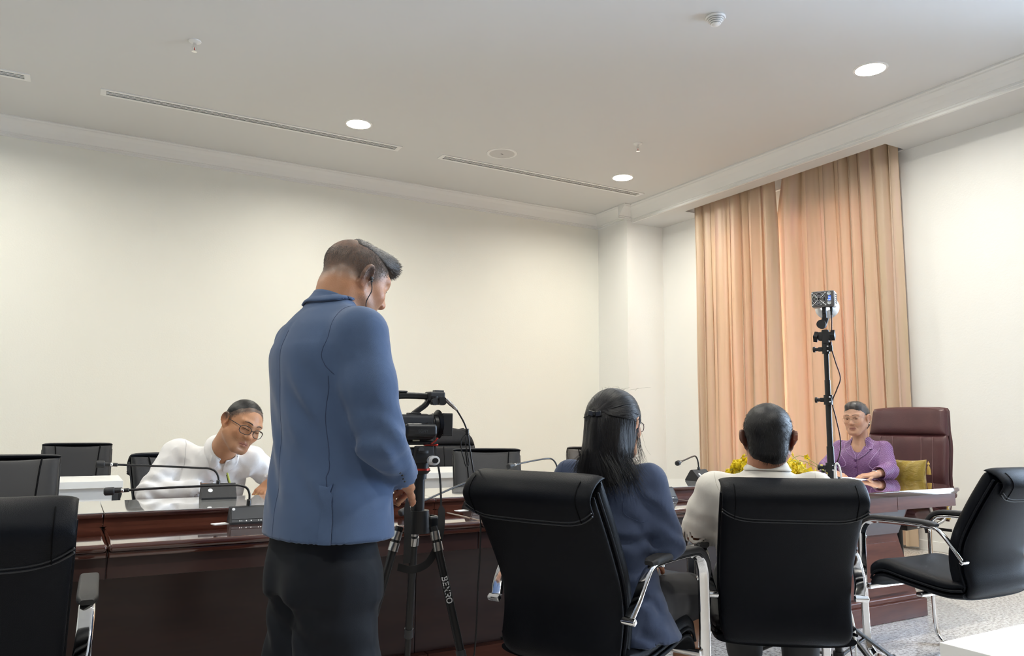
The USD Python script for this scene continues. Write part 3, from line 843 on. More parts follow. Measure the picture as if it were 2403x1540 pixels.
# ------------------------------------------------------------------ conference microphones
def gooseneck(label, loc, az, neck, az_card=True):
    """neck: local points that the stem runs through."""
    t = thing("conference_microphone", label, "microphone", loc, az, "gooseneck conference microphones")
    prof = sg.Polygon([(-0.058, 0.0), (0.052, 0.0), (0.052, 0.006), (0.014, 0.062), (0.004, 0.066), (-0.006, 0.062), (-0.058, 0.008)])
    # local +y is the side with the loudspeaker
    part("base", prism([(p[0], p[1]) for p in prof.exterior.coords][:-1], 0.146, "x", (-0.073, 0, 0)), M["plastic_matte"], t, 25)
    dy, dz = -(0.052 - 0.014), 0.056
    L = math.hypot(dy, dz)
    ny, nz = dz / L, -dy / L
    at = lambda f, o: A3(0, 0.052 + dy * f + ny * o, 0.006 + dz * f + nz * o)
    ang = math.degrees(math.atan2(dz, -dy))
    plate = lambda x0, x1, f0, f1, o0, o1: move(box(x0, x1, 0, (f1 - f0) * L, o0, o1), at(f0, 0) * 1.0, None) if False else move(move(box(x0, x1, -(f1 - f0) * L, 0, o0, o1), (0, 0, 0), [("x", -ang)]), at(f0, 0))
    part("grille_panel", plate(-0.066, 0.066, 0.22, 0.95, -0.001, 0.0018), M["plastic_grey"], t, False)
    part("key_strip", plate(-0.066, 0.066, 0.03, 0.19, -0.001, 0.0012), M["plastic_grey"], t, False)
    part("logo", move(move(lathe([(0, 0.0018), (0.006, 0.0018), (0.006, 0.0026), (0, 0.0026)], 20), rot=[("x", -ang)]), at(0.86, 0) + A3(0.058, 0, 0)), M["white_plastic"], t)
    for x, w in ((0.036, 0.0035), (0.029, 0.002), (0.012, 0.004), (-0.006, 0.004), (-0.034, 0.003), (-0.043, 0.004)):
        part("key_symbol", plate(x - w / 2, x + w / 2, 0.075, 0.145, 0.0012, 0.0018), M["white_plastic"], t, False)
    # maker's round mark on the rear face
    part("logo", move(move(lathe([(0, 0.0), (0.010, 0.0), (0.010, 0.0012), (0, 0.0012)], 20), rot=[("x", 46)]), (-0.036, -0.030, 0.0375)), M["white_plastic"], t)
    p = spline(neck, 50)
    d0 = (p[1] - p[0]) / np.linalg.norm(p[1] - p[0])
    part("stem_collar", tube([p[0], p[0] + d0 * 0.040], [0.0095, 0.0085], 12, 6), M["plastic"], t, True)
    part("gooseneck", tube(p, 0.0045, 8), M["plastic"], t, True)
    d = (p[-1] - p[-4]) / np.linalg.norm(p[-1] - p[-4])
    part("ring", tube([p[-1] - d * 0.012, p[-1] - d * 0.002], 0.0078, 12, 3), M["silver"], t, True)
    part("capsule", tube([p[-1] - d * 0.03, p[-1] - d * 0.012, p[-1] - d * 0.002, p[-1] + d * 0.03], [0.0075, 0.0075, 0.0075, 0.010], 12, 12), M["plastic"], t, True)
    part("windscreen", tube([p[-1] + d * 0.018, p[-1] + d * 0.022, p[-1] + d * 0.048, p[-1] + d * 0.054], [0.009, 0.0150, 0.0150, 0.008], 14, 16), M["plastic_matte"], t, True)
    return t


# near ones face us (az 180: local +x points to the left of the picture)
gooseneck("gooseneck microphone on the near worktop beside the standing man, with a speaker panel", (0.640, 3.235, 0.75), 184,
          [(0.0, 0.0, 0.05), (0.0, -0.002, 0.115), (0.03, 0.0, 0.143), (0.12, 0.01, 0.147), (0.30, 0.02, 0.145), (0.46, 0.02, 0.139)])
gooseneck("gooseneck microphone on the near worktop, half behind the tall black chair back", (1.68, 3.235, 0.75), 182,
          [(0.0, 0.0, 0.05), (0.0, -0.002, 0.115), (0.03, 0.01, 0.132), (0.10, 0.03, 0.125), (0.30, 0.10, 0.07), (0.40, 0.13, 0.035)])
gooseneck("microphone base peeping out right of the woman in the navy blazer's sleeve", (2.75, 3.235, 0.75), 180,
          [(0.0, 0.0, 0.05), (0.0, -0.002, 0.11), (0.03, 0.0, 0.13), (0.12, 0.02, 0.13), (0.32, 0.04, 0.12)])
# far ones stand on the shelf and turn their backs to us
gooseneck("gooseneck microphone on the shelf before the man writing, back to us with a round mark", (0.60, 3.72, 0.8035), 2,
          [(0.0, 0.0, 0.04), (-0.002, 0.004, 0.095), (-0.03, 0.006, 0.128), (-0.10, 0.010, 0.136), (-0.28, 0.01, 0.148), (-0.44, 0.0, 0.157)])
gooseneck("gooseneck microphone on the shelf left of the long black hair, a white card before it", (2.40, 3.70, 0.8035), -4,
          [(0.0, 0.0, 0.04), (-0.002, 0.004, 0.105), (-0.03, 0.006, 0.142), (-0.08, 0.0, 0.148), (-0.24, -0.06, 0.138), (-0.36, -0.10, 0.125)])
gooseneck("gooseneck microphone on the shelf between the long black hair and the curtain", (3.42, 3.66, 0.8035), -12,
          [(0.0, 0.0, 0.04), (-0.002, 0.004, 0.11), (-0.03, 0.0, 0.145), (-0.09, -0.02, 0.148), (-0.25, -0.08, 0.135), (-0.36, -0.12, 0.125)])

top("card", move(rb(-0.028, 0.028, -0.022, 0.022, 0, 0.002, 0.0005), (0.535, 3.235, 0.750), [("z", 12)]), M["paper"], "small white card under the corner of the microphone beside the standing man", "card", "small white cards by the microphones")
top("card", move(rb(-0.028, 0.028, -0.022, 0.022, 0, 0.002, 0.0005), (1.58, 3.235, 0.750), [("z", 8)]), M["paper"], "small white card under the microphone behind the tall black chair back", "card", "small white cards by the microphones")
top("card", move(rb(-0.05, 0.05, -0.001, 0.001, 0, 0.055, 0.0005), (2.345, 3.60, 0.8035), [("z", -12)]), M["paper"], "white place card standing on the shelf before a microphone", "card", "small white cards by the microphones")
# ------------------------------------------------------------------ people: bodies and clothes from smooth distance fields
from scipy.ndimage import map_coordinates


class Field:
    """A distance field on a grid with finer bands; primitives are blended in, then the zero surface is taken as a mesh."""

    def __init__(self, lo, hi, res, fine=()):
        self.ax = []
        for k in range(3):
            cuts = [(max(lo[k], f[1]), min(hi[k], f[2]), f[3]) for f in fine if f[0] == k]
            x, out = lo[k], [lo[k]]
            while x < hi[k]:
                r = min([c[2] for c in cuts if c[0] - 1e-9 <= x < c[1]] + [res])
                x += r
                out.append(x)
            self.ax.append(np.array(out, np.float32))
        self.D = np.full([len(a) for a in self.ax], 0.5, np.float32)

    def _sub(self, lo, hi):
        s = []
        for k in range(3):
            i, j = np.searchsorted(self.ax[k], lo[k]), np.searchsorted(self.ax[k], hi[k], "right")
            if j <= i:
                return None
            s.append(slice(i, j))
        s = tuple(s)
        X, Y, Z = self.ax[0][s[0]][:, None, None], self.ax[1][s[1]][None, :, None], self.ax[2][s[2]][None, None, :]
        return s, X, Y, Z

    def put(self, lo, hi, fn, k=0.02, op="add", fr=None, m=0.03):
        """fn(x, y, z) -> distance, inside the box lo..hi (of the frame fr = (origin, matrix with the frame's axes as columns))."""
        m = m + k
        lo, hi = np.asarray(lo, float) - m, np.asarray(hi, float) + m
        if fr is not None:
            c = np.array([[(lo, hi)[b[d]][d] for d in range(3)] for b in np.ndindex(2, 2, 2)]) @ np.asarray(fr[1]).T + fr[0]
            lo2, hi2 = c.min(0), c.max(0)
        else:
            lo2, hi2 = lo, hi
        q = self._sub(lo2, hi2)
        if q is None:
            return self
        s, X, Y, Z = q
        if fr is not None:
            o, R = fr
            dx, dy, dz = X - np.float32(o[0]), Y - np.float32(o[1]), Z - np.float32(o[2])
            R = np.asarray(R, np.float32)
            X, Y, Z = (dx * R[0, i] + dy * R[1, i] + dz * R[2, i] for i in range(3))
        d = np.asarray(fn(X, Y, Z), np.float32)
        a = self.D[s]
        if op == "add":
            h = np.maximum(k - np.abs(a - d), 0) / max(k, 1e-6)
            self.D[s] = np.minimum(a, d) - h * h * k * 0.25
        elif op == "sub":
            d = -d
            h = np.maximum(k - np.abs(a - d), 0) / max(k, 1e-6)
            self.D[s] = np.maximum(a, d) + h * h * k * 0.25
        return self

    def ell(self, c, r, k=0.02, op="add", fr=None):
        c, r = np.asarray(c, float), np.asarray(r, float)

        def fn(x, y, z):
            a, b, e = (x - c[0]) / r[0], (y - c[1]) / r[1], (z - c[2]) / r[2]
            k0 = np.sqrt(a * a + b * b + e * e)
            k1 = np.sqrt((a / r[0]) ** 2 + (b / r[1]) ** 2 + (e / r[2]) ** 2)
            return k0 * (k0 - 1) / np.maximum(k1, 1e-6)

        return self.put(c - r, c + r, fn, k, op, fr)

    def cap(self, a, b, ra, rb=None, k=0.02, op="add", fr=None, sq=(1, 1, 1)):
        """A tapering capsule; sq squashes distances per axis."""
        rb = ra if rb is None else rb
        a, b, q = np.asarray(a, float), np.asarray(b, float), np.asarray(sq, float)
        ba = (b - a) / q
        L = max(ba @ ba, 1e-9)

        def fn(x, y, z):
            px, py, pz = (x - a[0]) / q[0], (y - a[1]) / q[1], (z - a[2]) / q[2]
            t = np.clip((px * ba[0] + py * ba[1] + pz * ba[2]) / L, 0, 1)
            d = np.sqrt((px - ba[0] * t) ** 2 + (py - ba[1] * t) ** 2 + (pz - ba[2] * t) ** 2)
            return (d - (ra + (rb - ra) * t)) * min(q)

        r = max(ra, rb) * q
        return self.put(np.minimum(a, b) - r, np.maximum(a, b) + r, fn, k, op, fr)

    def chain(self, pts, rad, k=0.02, op="add", fr=None):
        for i in range(len(pts) - 1):
            self.cap(pts[i], pts[i + 1], rad[i], rad[i + 1], k, op, fr)
        return self

    def stack(self, nodes, k=0.02, op="add", fr=None, power=2.4):
        """nodes: (z, cx, cy, rx, ry) cross-sections, joined smoothly."""
        n = np.asarray(nodes, float)
        zz = np.linspace(n[0, 0], n[-1, 0], 160)
        from scipy.interpolate import PchipInterpolator
        v = [PchipInterpolator(n[:, 0], n[:, c])(zz) for c in range(1, 5)]

        def fn(x, y, z):
            cx, cy, rx, ry = (np.interp(z, zz, c).astype(np.float32) for c in v)
            e = (np.abs((x - cx) / rx) ** power + np.abs((y - cy) / ry) ** power) ** (1 / power)
            d = (e - 1) * np.minimum(rx, ry)
            return np.maximum(d, np.maximum(n[0, 0] - z, z - n[-1, 0]))

        w = n[:, 3:].max(0)
        lo = (n[:, 1].min() - w[0], n[:, 2].min() - w[1], n[0, 0])
        hi = (n[:, 1].max() + w[0], n[:, 2].max() + w[1], n[-1, 0])
        return self.put(lo, hi, fn, k, op, fr)

    def box(self, c, h, r=0.005, k=0.01, op="add", fr=None):
        c, h = np.asarray(c, float), np.asarray(h, float)

        def fn(x, y, z):
            a, b, e = np.abs(x - c[0]) - h[0] + r, np.abs(y - c[1]) - h[1] + r, np.abs(z - c[2]) - h[2] + r
            return np.sqrt(np.maximum(a, 0) ** 2 + np.maximum(b, 0) ** 2 + np.maximum(e, 0) ** 2) + np.minimum(np.maximum(a, np.maximum(b, e)), 0) - r

        return self.put(c - h, c + h, fn, k, op, fr)

    def displace(self, fn, band=0.03):
        """Adds fn(points) metres along the surface normal near the surface."""
        i = np.nonzero(np.abs(self.D) < band)
        P = np.stack([self.ax[k][i[k]] for k in range(3)], 1)
        self.D[i] -= fn(P).astype(np.float32)
        return self

    def sample(self, P):
        P = np.asarray(P, float)
        c = [np.interp(P[:, k], self.ax[k], np.arange(len(self.ax[k]))) for k in range(3)]
        return map_coordinates(self.D, c, order=1, mode="nearest")

    def project(self, P, off=0.0, n=12):
        P = np.array(P, float)
        for _ in range(n):
            d = self.sample(P) - off
            g = np.stack([(self.sample(P + e) - self.sample(P - e)) / 0.008 for e in np.eye(3) * 0.004], 1)
            P -= 0.8 * (d / np.maximum((g * g).sum(1), 0.05))[:, None] * g
        return P

    def normal(self, P):
        g = np.stack([self.sample(P + e) - self.sample(P - e) for e in np.eye(3) * 0.005], 1)
        return g / (np.linalg.norm(g, axis=1, keepdims=True) + 1e-9)

    def mesh(self):
        D, ax = self.D, self.ax
        S = D < 0
        c = S[:-1, :-1, :-1].astype(np.int8)
        tot = np.zeros(c.shape, np.int8)
        for o in np.ndindex(2, 2, 2):
            tot += S[o[0]:S.shape[0] - 1 + o[0], o[1]:S.shape[1] - 1 + o[1], o[2]:S.shape[2] - 1 + o[2]]
        cells = np.nonzero((tot > 0) & (tot < 8))
        ids = np.full(tot.shape, -1, np.int64)
        ids[cells] = np.arange(len(cells[0]))
        acc, cnt = np.zeros((len(cells[0]), 3)), np.zeros(len(cells[0]))
        corner = list(np.ndindex(2, 2, 2))
        val = {o: D[cells[0] + o[0], cells[1] + o[1], cells[2] + o[2]].astype(float) for o in corner}
        for a in corner:
            for d in range(3):
                if a[d] == 0:
                    b = tuple(a[j] + (j == d) for j in range(3))
                    va, vb = val[a], val[b]
                    m = (va < 0) != (vb < 0)
                    t = np.where(m, va / np.where(m, va - vb, 1), 0)
                    p = np.stack([ax[j][cells[j] + a[j]].astype(float) for j in range(3)], 1)
                    p[:, d] += t * (ax[d][cells[d] + b[d]] - ax[d][cells[d] + a[d]])
                    acc[m] += p[m]
                    cnt[m] += 1
        V = acc / cnt[:, None]
        F = []
        for d in range(3):
            e, g = (d + 1) % 3, (d + 2) % 3
            s0 = [slice(1, -1)] * 3
            s0[d] = slice(0, -1)
            s1 = list(s0)
            s1[d] = slice(1, None)
            A, B = S[tuple(s0)], S[tuple(s1)]
            i = np.array(np.nonzero(A != B))
            sgn = A[tuple(i)]
            i[e] += 1
            i[g] += 1
            sh = lambda a, b: ids[tuple(i[j] - (a if j == e else 0) - (b if j == g else 0) for j in range(3))]
            q = np.stack([sh(1, 1), sh(0, 1), sh(0, 0), sh(1, 0)], 1)
            q[~sgn] = q[~sgn][:, ::-1]
            F.append(q)
        F = np.vstack(F)
        F = F[(F >= 0).all(1)]
        return trimesh.Trimesh(V, np.vstack([F[:, [0, 1, 2]], F[:, [0, 2, 3]]]), process=False)


def rot(yaw=0.0, pitch=0.0, roll=0.0):
    """Axes as columns. yaw: turned right (clockwise from above), pitch: nose down, roll: top of the head to the right; degrees."""
    y, p, r = math.radians(-yaw), math.radians(-pitch), math.radians(roll)
    Rz = np.array([[math.cos(y), -math.sin(y), 0], [math.sin(y), math.cos(y), 0], [0, 0, 1]])
    Rx = np.array([[1, 0, 0], [0, math.cos(p), -math.sin(p)], [0, math.sin(p), math.cos(p)]])
    Ry = np.array([[math.cos(r), 0, math.sin(r)], [0, 1, 0], [-math.sin(r), 0, math.cos(r)]])
    return Rz @ Rx @ Ry


def face(F, o, R, s=1.0, jaw=1.0, lid=0.0):
    """A head in the frame (o, R); local x right, y towards the face, z up; origin between the ears."""
    fr = (np.asarray(o, float), np.asarray(R) * 1.0)
    S = lambda *v: np.array(v) * s
    E = lambda c, r, k=0.02, op="add": F.ell(S(*c), S(*r), k * s, op, fr)
    C = lambda a, b, ra, rb=None, k=0.015, op="add", sq=(1, 1, 1): F.cap(S(*a), S(*b), ra * s, (ra if rb is None else rb) * s, k * s, op, fr, sq)
    E((0, -0.012, 0.040), (0.075, 0.096, 0.080))
    E((0, 0.030, 0.005), (0.064, 0.064, 0.085), 0.03)
    E((0, 0.034, -0.046), (0.053 * jaw, 0.056, 0.058), 0.03)
    C((-0.017, 0.070, -0.089), (0.017, 0.070, -0.089), 0.0185, None, 0.025)
    for q in (-1, 1):
        C((q * 0.056 * jaw, 0.004, -0.045), (q * 0.022, 0.062, -0.087), 0.016, 0.016, 0.03)
        E((q * 0.041, 0.062, -0.018), (0.021, 0.021, 0.018), 0.025)
        C((q * 0.014, 0.092, 0.032), (q * 0.046, 0.076, 0.036), 0.009, 0.008, 0.018)
        E((q * 0.032, 0.104, 0.012), (0.017, 0.017, 0.013), 0.012, "sub")
        E((q * 0.0315, 0.0765, 0.0125), (0.0165, 0.0125, 0.0125), 0.006)
        C((q * 0.018, 0.086, 0.019), (q * 0.034, 0.0885, 0.0225), 0.0032, 0.0032, 0.004)
        C((q * 0.034, 0.0885, 0.0225), (q * 0.046, 0.078, 0.016), 0.0032, 0.0028, 0.004)
        C((q * 0.019, 0.085, 0.006), (q * 0.043, 0.079, 0.005), 0.003, 0.003, 0.005)
        if lid:
            E((q * 0.0315, 0.0780, 0.0185 - 0.008 * lid), (0.0170, 0.0145, 0.0100), 0.003)
        E((q * 0.0135, 0.097, -0.026), (0.0082, 0.010, 0.0075), 0.007)
        # ear: an oval rim about a hollow, with a lobe
        efr = (fr[0] + fr[1] @ S(q * 0.074, -0.008, 0.004), fr[1] @ rot(q * -24, 0, q * 8))
        F.ell(S(q * 0.008, -0.006, 0.003), S(0.0065, 0.021, 0.033), 0.008 * s, "add", efr)
        ring = [S(q * 0.014, -0.006 + 0.017 * math.cos(a), 0.006 + 0.026 * math.sin(a)) for a in np.linspace(-0.25 * pi, 1.2 * pi, 11)]
        F.chain(ring, [0.0042 * s] * 11, 0.004 * s, "add", efr)
        F.ell(S(q * 0.0165, -0.003, 0.002), S(0.007, 0.010, 0.016), 0.005 * s, "sub", efr)
        F.ell(S(q * 0.009, 0.003, -0.028), S(0.006, 0.010, 0.011), 0.008 * s, "add", efr)
    C((0, 0.089, 0.022), (0, 0.106, -0.020), 0.0085, 0.0105, 0.014)
    E((0, 0.105, -0.022), (0.0125, 0.012, 0.0105), 0.010)
    # lips with the line between them
    for q in (-1, 1):
        C((0, 0.0915, -0.0545), (q * 0.025, 0.0835, -0.0590), 0.0058, 0.0042, 0.006)
        C((0, 0.0905, -0.0665), (q * 0.022, 0.0830, -0.0635), 0.0066, 0.0046, 0.006)
        C((q * 0.018, 0.0985, -0.030), (q * 0.033, 0.084, -0.060), 0.0022, 0.0015, 0.005, "sub")
    C((0, 0.0990, -0.0600), (0.027, 0.0905, -0.0615), 0.0026, 0.0022, 0.002, "sub")
    C((0, 0.0990, -0.0600), (-0.027, 0.0905, -0.0615), 0.0026, 0.0022, 0.002, "sub")
    E((0, 0.096, -0.080), (0.018, 0.008, 0.006), 0.010, "sub")
    return fr


def eyes(person, fr, s=1.0, iris=(0.02, 0.012, 0.008), lid=0.0, back=0.0):
    M.setdefault("eye_white", mat("eye_white", (0.75, 0.72, 0.68), 0.2))
    M.setdefault("iris", mat("iris_brown", iris, 0.15))
    for q in (-1, 1):
        c = fr[0] + fr[1] @ (np.array([q * 0.0315, 0.0785 - back, 0.0125]) * s)
        e = part("eye", ball(0.0118 * s, c, sub=3), M["eye_white"], person, True)
        d = fr[1] @ np.array([q * -0.02, 0.98, -0.12 - lid])
        part("iris", ball(0.0058 * s, c + d * 0.0078 * s, sub=2), M["iris"], e, True)


def hand(F, w, u, n, side, curl=(20, 25, 15), spread=4, s=1.0, thumb=(0.75, 0.65, -0.25), k=0.005, per=None):
    """A hand from the wrist w; u: along the fingers, n: out of its back; side +1 when the thumb is along cross(u, n)... times side."""
    u = np.asarray(u, float) / np.linalg.norm(u)
    n = np.asarray(n, float)
    n = n - u * (n @ u)
    n /= np.linalg.norm(n)
    t = np.cross(u, n) * side
    fr = (np.asarray(w, float), np.stack([u, n, t], 1))
    S = lambda *v: np.array(v) * s
    F.box(S(0.048, 0, 0), S(0.046, 0.0125, 0.038), 0.012 * s, 0.012, "add", fr)
    F.ell(S(0.030, -0.006, 0.024), S(0.030, 0.014, 0.016), 0.012, "add", fr)
    F.cap(S(-0.03, 0, 0), S(0.02, 0, 0), 0.024 * s, 0.022 * s, 0.02, "add", fr, (1, 0.8, 1.05))
    for i, (b, zt, L, r) in enumerate(((0.090, 0.029, 0.072, 0.0088), (0.094, 0.0095, 0.080, 0.009), (0.091, -0.010, 0.074, 0.0086), (0.084, -0.028, 0.057, 0.0076))):
        p = S(b, 0.002, zt)
        sp = math.radians(spread * (1.5 - i))
        c = (per or {}).get(i, curl)
        ang = 0.0
        pts = [S(b - 0.02, 0.003, zt * 0.9), p]
        for f, dg in zip((0.44, 0.31, 0.25), c):
            ang += math.radians(dg)
            d = np.array([math.cos(ang) * math.cos(sp), -math.sin(ang), math.cos(ang) * math.sin(sp)])
            p = p + d * L * f * s
            pts.append(p)
        F.chain(pts, np.array([r * 1.05, r * 1.08, r, r * 0.93, r * 0.80]) * s, 0.004, "add", fr)
    d0 = np.array(thumb, float)
    d0 = d0[[0, 2, 1]] / np.linalg.norm(d0)
    p0 = S(0.018, -0.006, 0.028)
    p1 = p0 + d0 * 0.040 * s
    d1 = d0 + np.array([0.45, -0.05, -0.25])
    d1 /= np.linalg.norm(d1)
    p2 = p1 + d1 * 0.032 * s
    d2 = d1 + np.array([0.25, -0.1, -0.2])
    p3 = p2 + d2 / np.linalg.norm(d2) * 0.024 * s
    F.chain([p0, p1, p2, p3], np.array([0.0125, 0.0105, 0.0098, 0.008]) * s, 0.006, "add", fr)
    return fr


def face_lines(person, F, fr, s, brow, lash=0.0185, brow_r=0.0021, mouth=(0.16, 0.05, 0.04)):
    """Brows, lash lines and the line between the lips, laid on the face."""
    k = "%s_%d" % (str(person.GetName()), len(_used))
    mb, ml = mat("brow_" + k, brow, 0.7), mat("lip_line_" + k, mouth, 0.7)
    on = lambda pts, n, off: F.project(fr[0] + (spline(np.array(pts), n) * s) @ fr[1].T, off)
    for q in (-1, 1):
        p = on([(q * 0.011, 0.10, 0.034), (q * 0.022, 0.10, 0.0385), (q * 0.034, 0.095, 0.0395), (q * 0.047, 0.085, 0.0350)], 18, 0.0006)
        part("eyebrow", tube(p, np.array([0.75, 1.0, 1.0, 0.8, 0.35]) * brow_r * s, 8), mb, person, True)
        d = (0.0185 - lash) * 0.5
        p = on([(q * 0.0185, 0.10, lash - 0.0065 + d * 1.1), (q * 0.025, 0.10, lash - 0.0012), (q * 0.032, 0.10, lash), (q * 0.039, 0.095, lash - 0.0016), (q * 0.0465, 0.09, lash - 0.0075 + d * 1.3)], 20, 0.0008)
        part("eyelash", tube(p, 0.0010 * s, 6), mb, person, True)
    p = on([(-0.0265, 0.095, -0.0620), (-0.012, 0.105, -0.0600), (0, 0.105, -0.0605), (0.012, 0.105, -0.0600), (0.0265, 0.095, -0.0620)], 24, 0.0004)
    part("mouth_line", tube(p, np.array([0.6, 1.0, 1.0, 1.0, 0.6]) * 0.0011 * s, 6), ml, person, True)


def frame_pt(fr, v):
    return fr[0] + fr[1] @ np.asarray(v, float)


def local(fr, P):
    return (np.asarray(P) - fr[0]) @ fr[1]


SKIN = (0.47, 0.245, 0.145)


def skin_colours(P, fr, s=1.0, base=SKIN, lips=(0.30, 0.10, 0.08), brow=(0.03, 0.022, 0.018), stubble=None, scalp=None, brow_w=1.0, lash_z=0.0185):
    """Colours the skin has of itself: lips, brows, a flush on cheeks, nose and ears, shaven beard and scalp."""
    q = local(fr, P) / s
    base = np.asarray(base)
    n = meshkit.fbm(P * 60, 3)[:, None]
    col = np.tile(base, (len(P), 1)) * (0.93 + 0.14 * n)
    inh = (np.abs(q[:, 0]) < 0.11) & (q[:, 2] > -0.13) & (q[:, 2] < 0.14) & (np.abs(q[:, 1]) < 0.13)
    mixc = lambda w, c: col.__setitem__(slice(None), col + (np.asarray(c) - col) * np.clip(w, 0, 1)[:, None])
    g = lambda c, r: np.exp(-(((q - np.array(c)) / np.array(r)) ** 2).sum(1)) * inh
    for e in (-1, 1):
        mixc(0.28 * g((e * 0.045, 0.07, -0.02), (0.025, 0.03, 0.02)), base * (1.12, 0.80, 0.75))
        mixc(0.35 * g((e * 0.085, -0.01, 0.0), (0.012, 0.03, 0.04)), base * (1.1, 0.78, 0.72))
    mixc(0.30 * g((0, 0.108, -0.022), (0.014, 0.02, 0.014)), base * (1.1, 0.8, 0.75))
    if stubble is not None:
        w = (np.clip((-0.038 - q[:, 2]) / 0.02, 0, 1) * np.clip((q[:, 1] - 0.0) / 0.03, 0, 1) * inh) * 0.28
        mixc(w, stubble)
        mixc(0.22 * g((0, 0.098, -0.043), (0.022, 0.02, 0.006)), stubble)
    front = q[:, 1] > 0.06
    z0 = -0.0595 - 0.0
    lipw = np.clip(2.2 - np.abs(q[:, 0]) / 0.0135, 0, 1) * np.clip(1.9 - np.abs(q[:, 2] - z0 + 0.0005) / (0.0072 - 0.10 * np.clip(np.abs(q[:, 0]) - 0.008, 0, 0.03)), 0, 1) * (q[:, 1] > 0.072) * inh
    mixc(lipw * 0.85, lips)
    arch = 0.0365 + 0.0045 * np.clip((np.abs(q[:, 0]) - 0.012) / 0.018, 0, 1) - 0.35 * np.clip(np.abs(q[:, 0]) - 0.034, 0, 1)
    bw = np.clip(1.5 - np.abs(q[:, 2] - arch) / (0.0034 * brow_w), 0, 1) * np.clip((np.abs(q[:, 0]) - 0.010) / 0.004, 0, 1) * np.clip((0.054 - np.abs(q[:, 0])) / 0.012, 0, 1) * front * inh
    mixc(bw * 0.35, brow)
    lash = np.clip(1.4 - np.abs(q[:, 2] - (lash_z - 6.0 * (np.abs(q[:, 0]) - 0.031) ** 2)) / 0.0022, 0, 1) * (np.abs(np.abs(q[:, 0]) - 0.031) < 0.016) * (q[:, 1] > 0.074) * inh
    mixc(lash * 0.0, brow)
    if scalp is not None:
        mixc(scalp(q) * inh, scalp.colour if hasattr(scalp, "colour") else (0.1, 0.09, 0.08))
    return np.clip(col, 0, 1)


M["skin"] = mat("skin", SKIN, 0.46, sss=0.12, spec=0.4, vcol="col", bump=(260, 0.0004, (1, 1, 1), 2))
M["hair_black"] = mat("black_hair", (0.006, 0.006, 0.007), 0.45, spec=0.35, bump=(500, 0.0008, (1, 1, 0.2), 2))
M["hair_strand"] = mat("black_hair_strand", (0.008, 0.0075, 0.009), 0.42, spec=0.4)
M["hair_grey"] = mat("greying_hair_strand", (0.075, 0.065, 0.06), 0.45, spec=0.4)
M["hair_brown_grey"] = mat("cropped_hair_strand", (0.15, 0.13, 0.12), 0.5, spec=0.3)
M["hair_silver"] = mat("silver_hair_strand", (0.30, 0.28, 0.26), 0.45, spec=0.4)


def strands(name, person, roots, dirs, length, m, width=0.0007, jitter=0.25, gravity=0.0, curl=0.0, n=5, seed=0, flatten=None, label=None):
    """Short hairs as curves: root points, growth directions (combed), lengths."""
    r = np.random.default_rng(seed)
    N = len(roots)
    L = np.broadcast_to(length, (N,)) * r.uniform(0.7, 1.15, N)
    d = dirs + r.normal(0, jitter, (N, 3)) * 0.5
    d /= np.linalg.norm(d, axis=1, keepdims=True)
    t = np.linspace(0, 1, n)
    P = roots[:, None] + d[:, None] * (L[:, None] * t)[..., None]
    P[..., 2] -= gravity * (L[:, None] * t) ** 2 / 0.05
    if flatten is not None:
        P = flatten(P, t)
    W = np.linspace(1, 0.35, n) * width
    return curves(name, list(P), [W] * N, m, person, label=label)


def surface_points(mesh, n, seed, keep=None):
    r = np.random.default_rng(seed)
    T = mesh.triangles
    a = np.linalg.norm(np.cross(T[:, 1] - T[:, 0], T[:, 2] - T[:, 0]), axis=1)
    if keep is not None:
        a = a * keep(T.mean(1))
    k = r.choice(len(T), n, p=a / a.sum())
    u = r.random((n, 2))
    f = u.sum(1) > 1
    u[f] = 1 - u[f]
    P = T[k, 0] + u[:, :1] * (T[k, 1] - T[k, 0]) + u[:, 1:] * (T[k, 2] - T[k, 0])
    nn = np.cross(T[k, 1] - T[k, 0], T[k, 2] - T[k, 0])
    return P, nn / (np.linalg.norm(nn, axis=1, keepdims=True) + 1e-12)


def spectacles(person, fr, s, rim, lens=True, half=0.026, hh=0.017, y=0.103, z=0.008, r=0.0011, temple=True, top_bar=False, square=2.6, rim_mat=None):
    t = UsdGeom.Xform.Define(stage, numbered(str(person.GetPath()) + "/spectacles")).GetPrim()
    P = lambda v: frame_pt(fr, np.array(v) * s)
    for q in (-1, 1):
        a = np.linspace(0, 2 * pi, 37)[:-1]
        sx, sz = np.sign(np.cos(a)) * np.abs(np.cos(a)) ** (2 / square), np.sign(np.sin(a)) * np.abs(np.sin(a)) ** (2 / square)
        pts = [P((q * 0.034 + half * x_, y - 0.012 * ((q * 0.034 + half * x_) / 0.06) ** 2, z + hh * z_ - 0.0)) for x_, z_ in zip(sx, sz)]
        part("rim", sweep(np.array(pts), circle(r * s, 6), closed=True, up=fr[1][:, 1]), rim, t, True)
        if lens:
            c = P((q * 0.034, y - 0.004, z))
            k = np.arange(36)
            m = trimesh.Trimesh(np.vstack([np.array(pts), [c]]), np.stack([k, (k + 1) % 36, np.full(36, 36)], 1), process=False)
            part("lens", m, M["lens"], t, True)
        if temple:
            part("temple", tube([P((q * 0.059, y - 0.012, z + 0.008)), P((q * 0.070, y - 0.03, z + 0.010)), P((q * 0.0795, 0.03, z + 0.010)), P((q * 0.083, 0.0, z + 0.010)), P((q * 0.080, -0.022, z - 0.008))], r * 1.1 * s, 8, 24), rim, t, True)
    part("bridge", tube([P((-0.009, y - 0.001, z + 0.004)), P((0, y + 0.003, z + 0.008)), P((0.009, y - 0.001, z + 0.004))], r * 1.1 * s, 8, 10), rim, t, True)
    return t


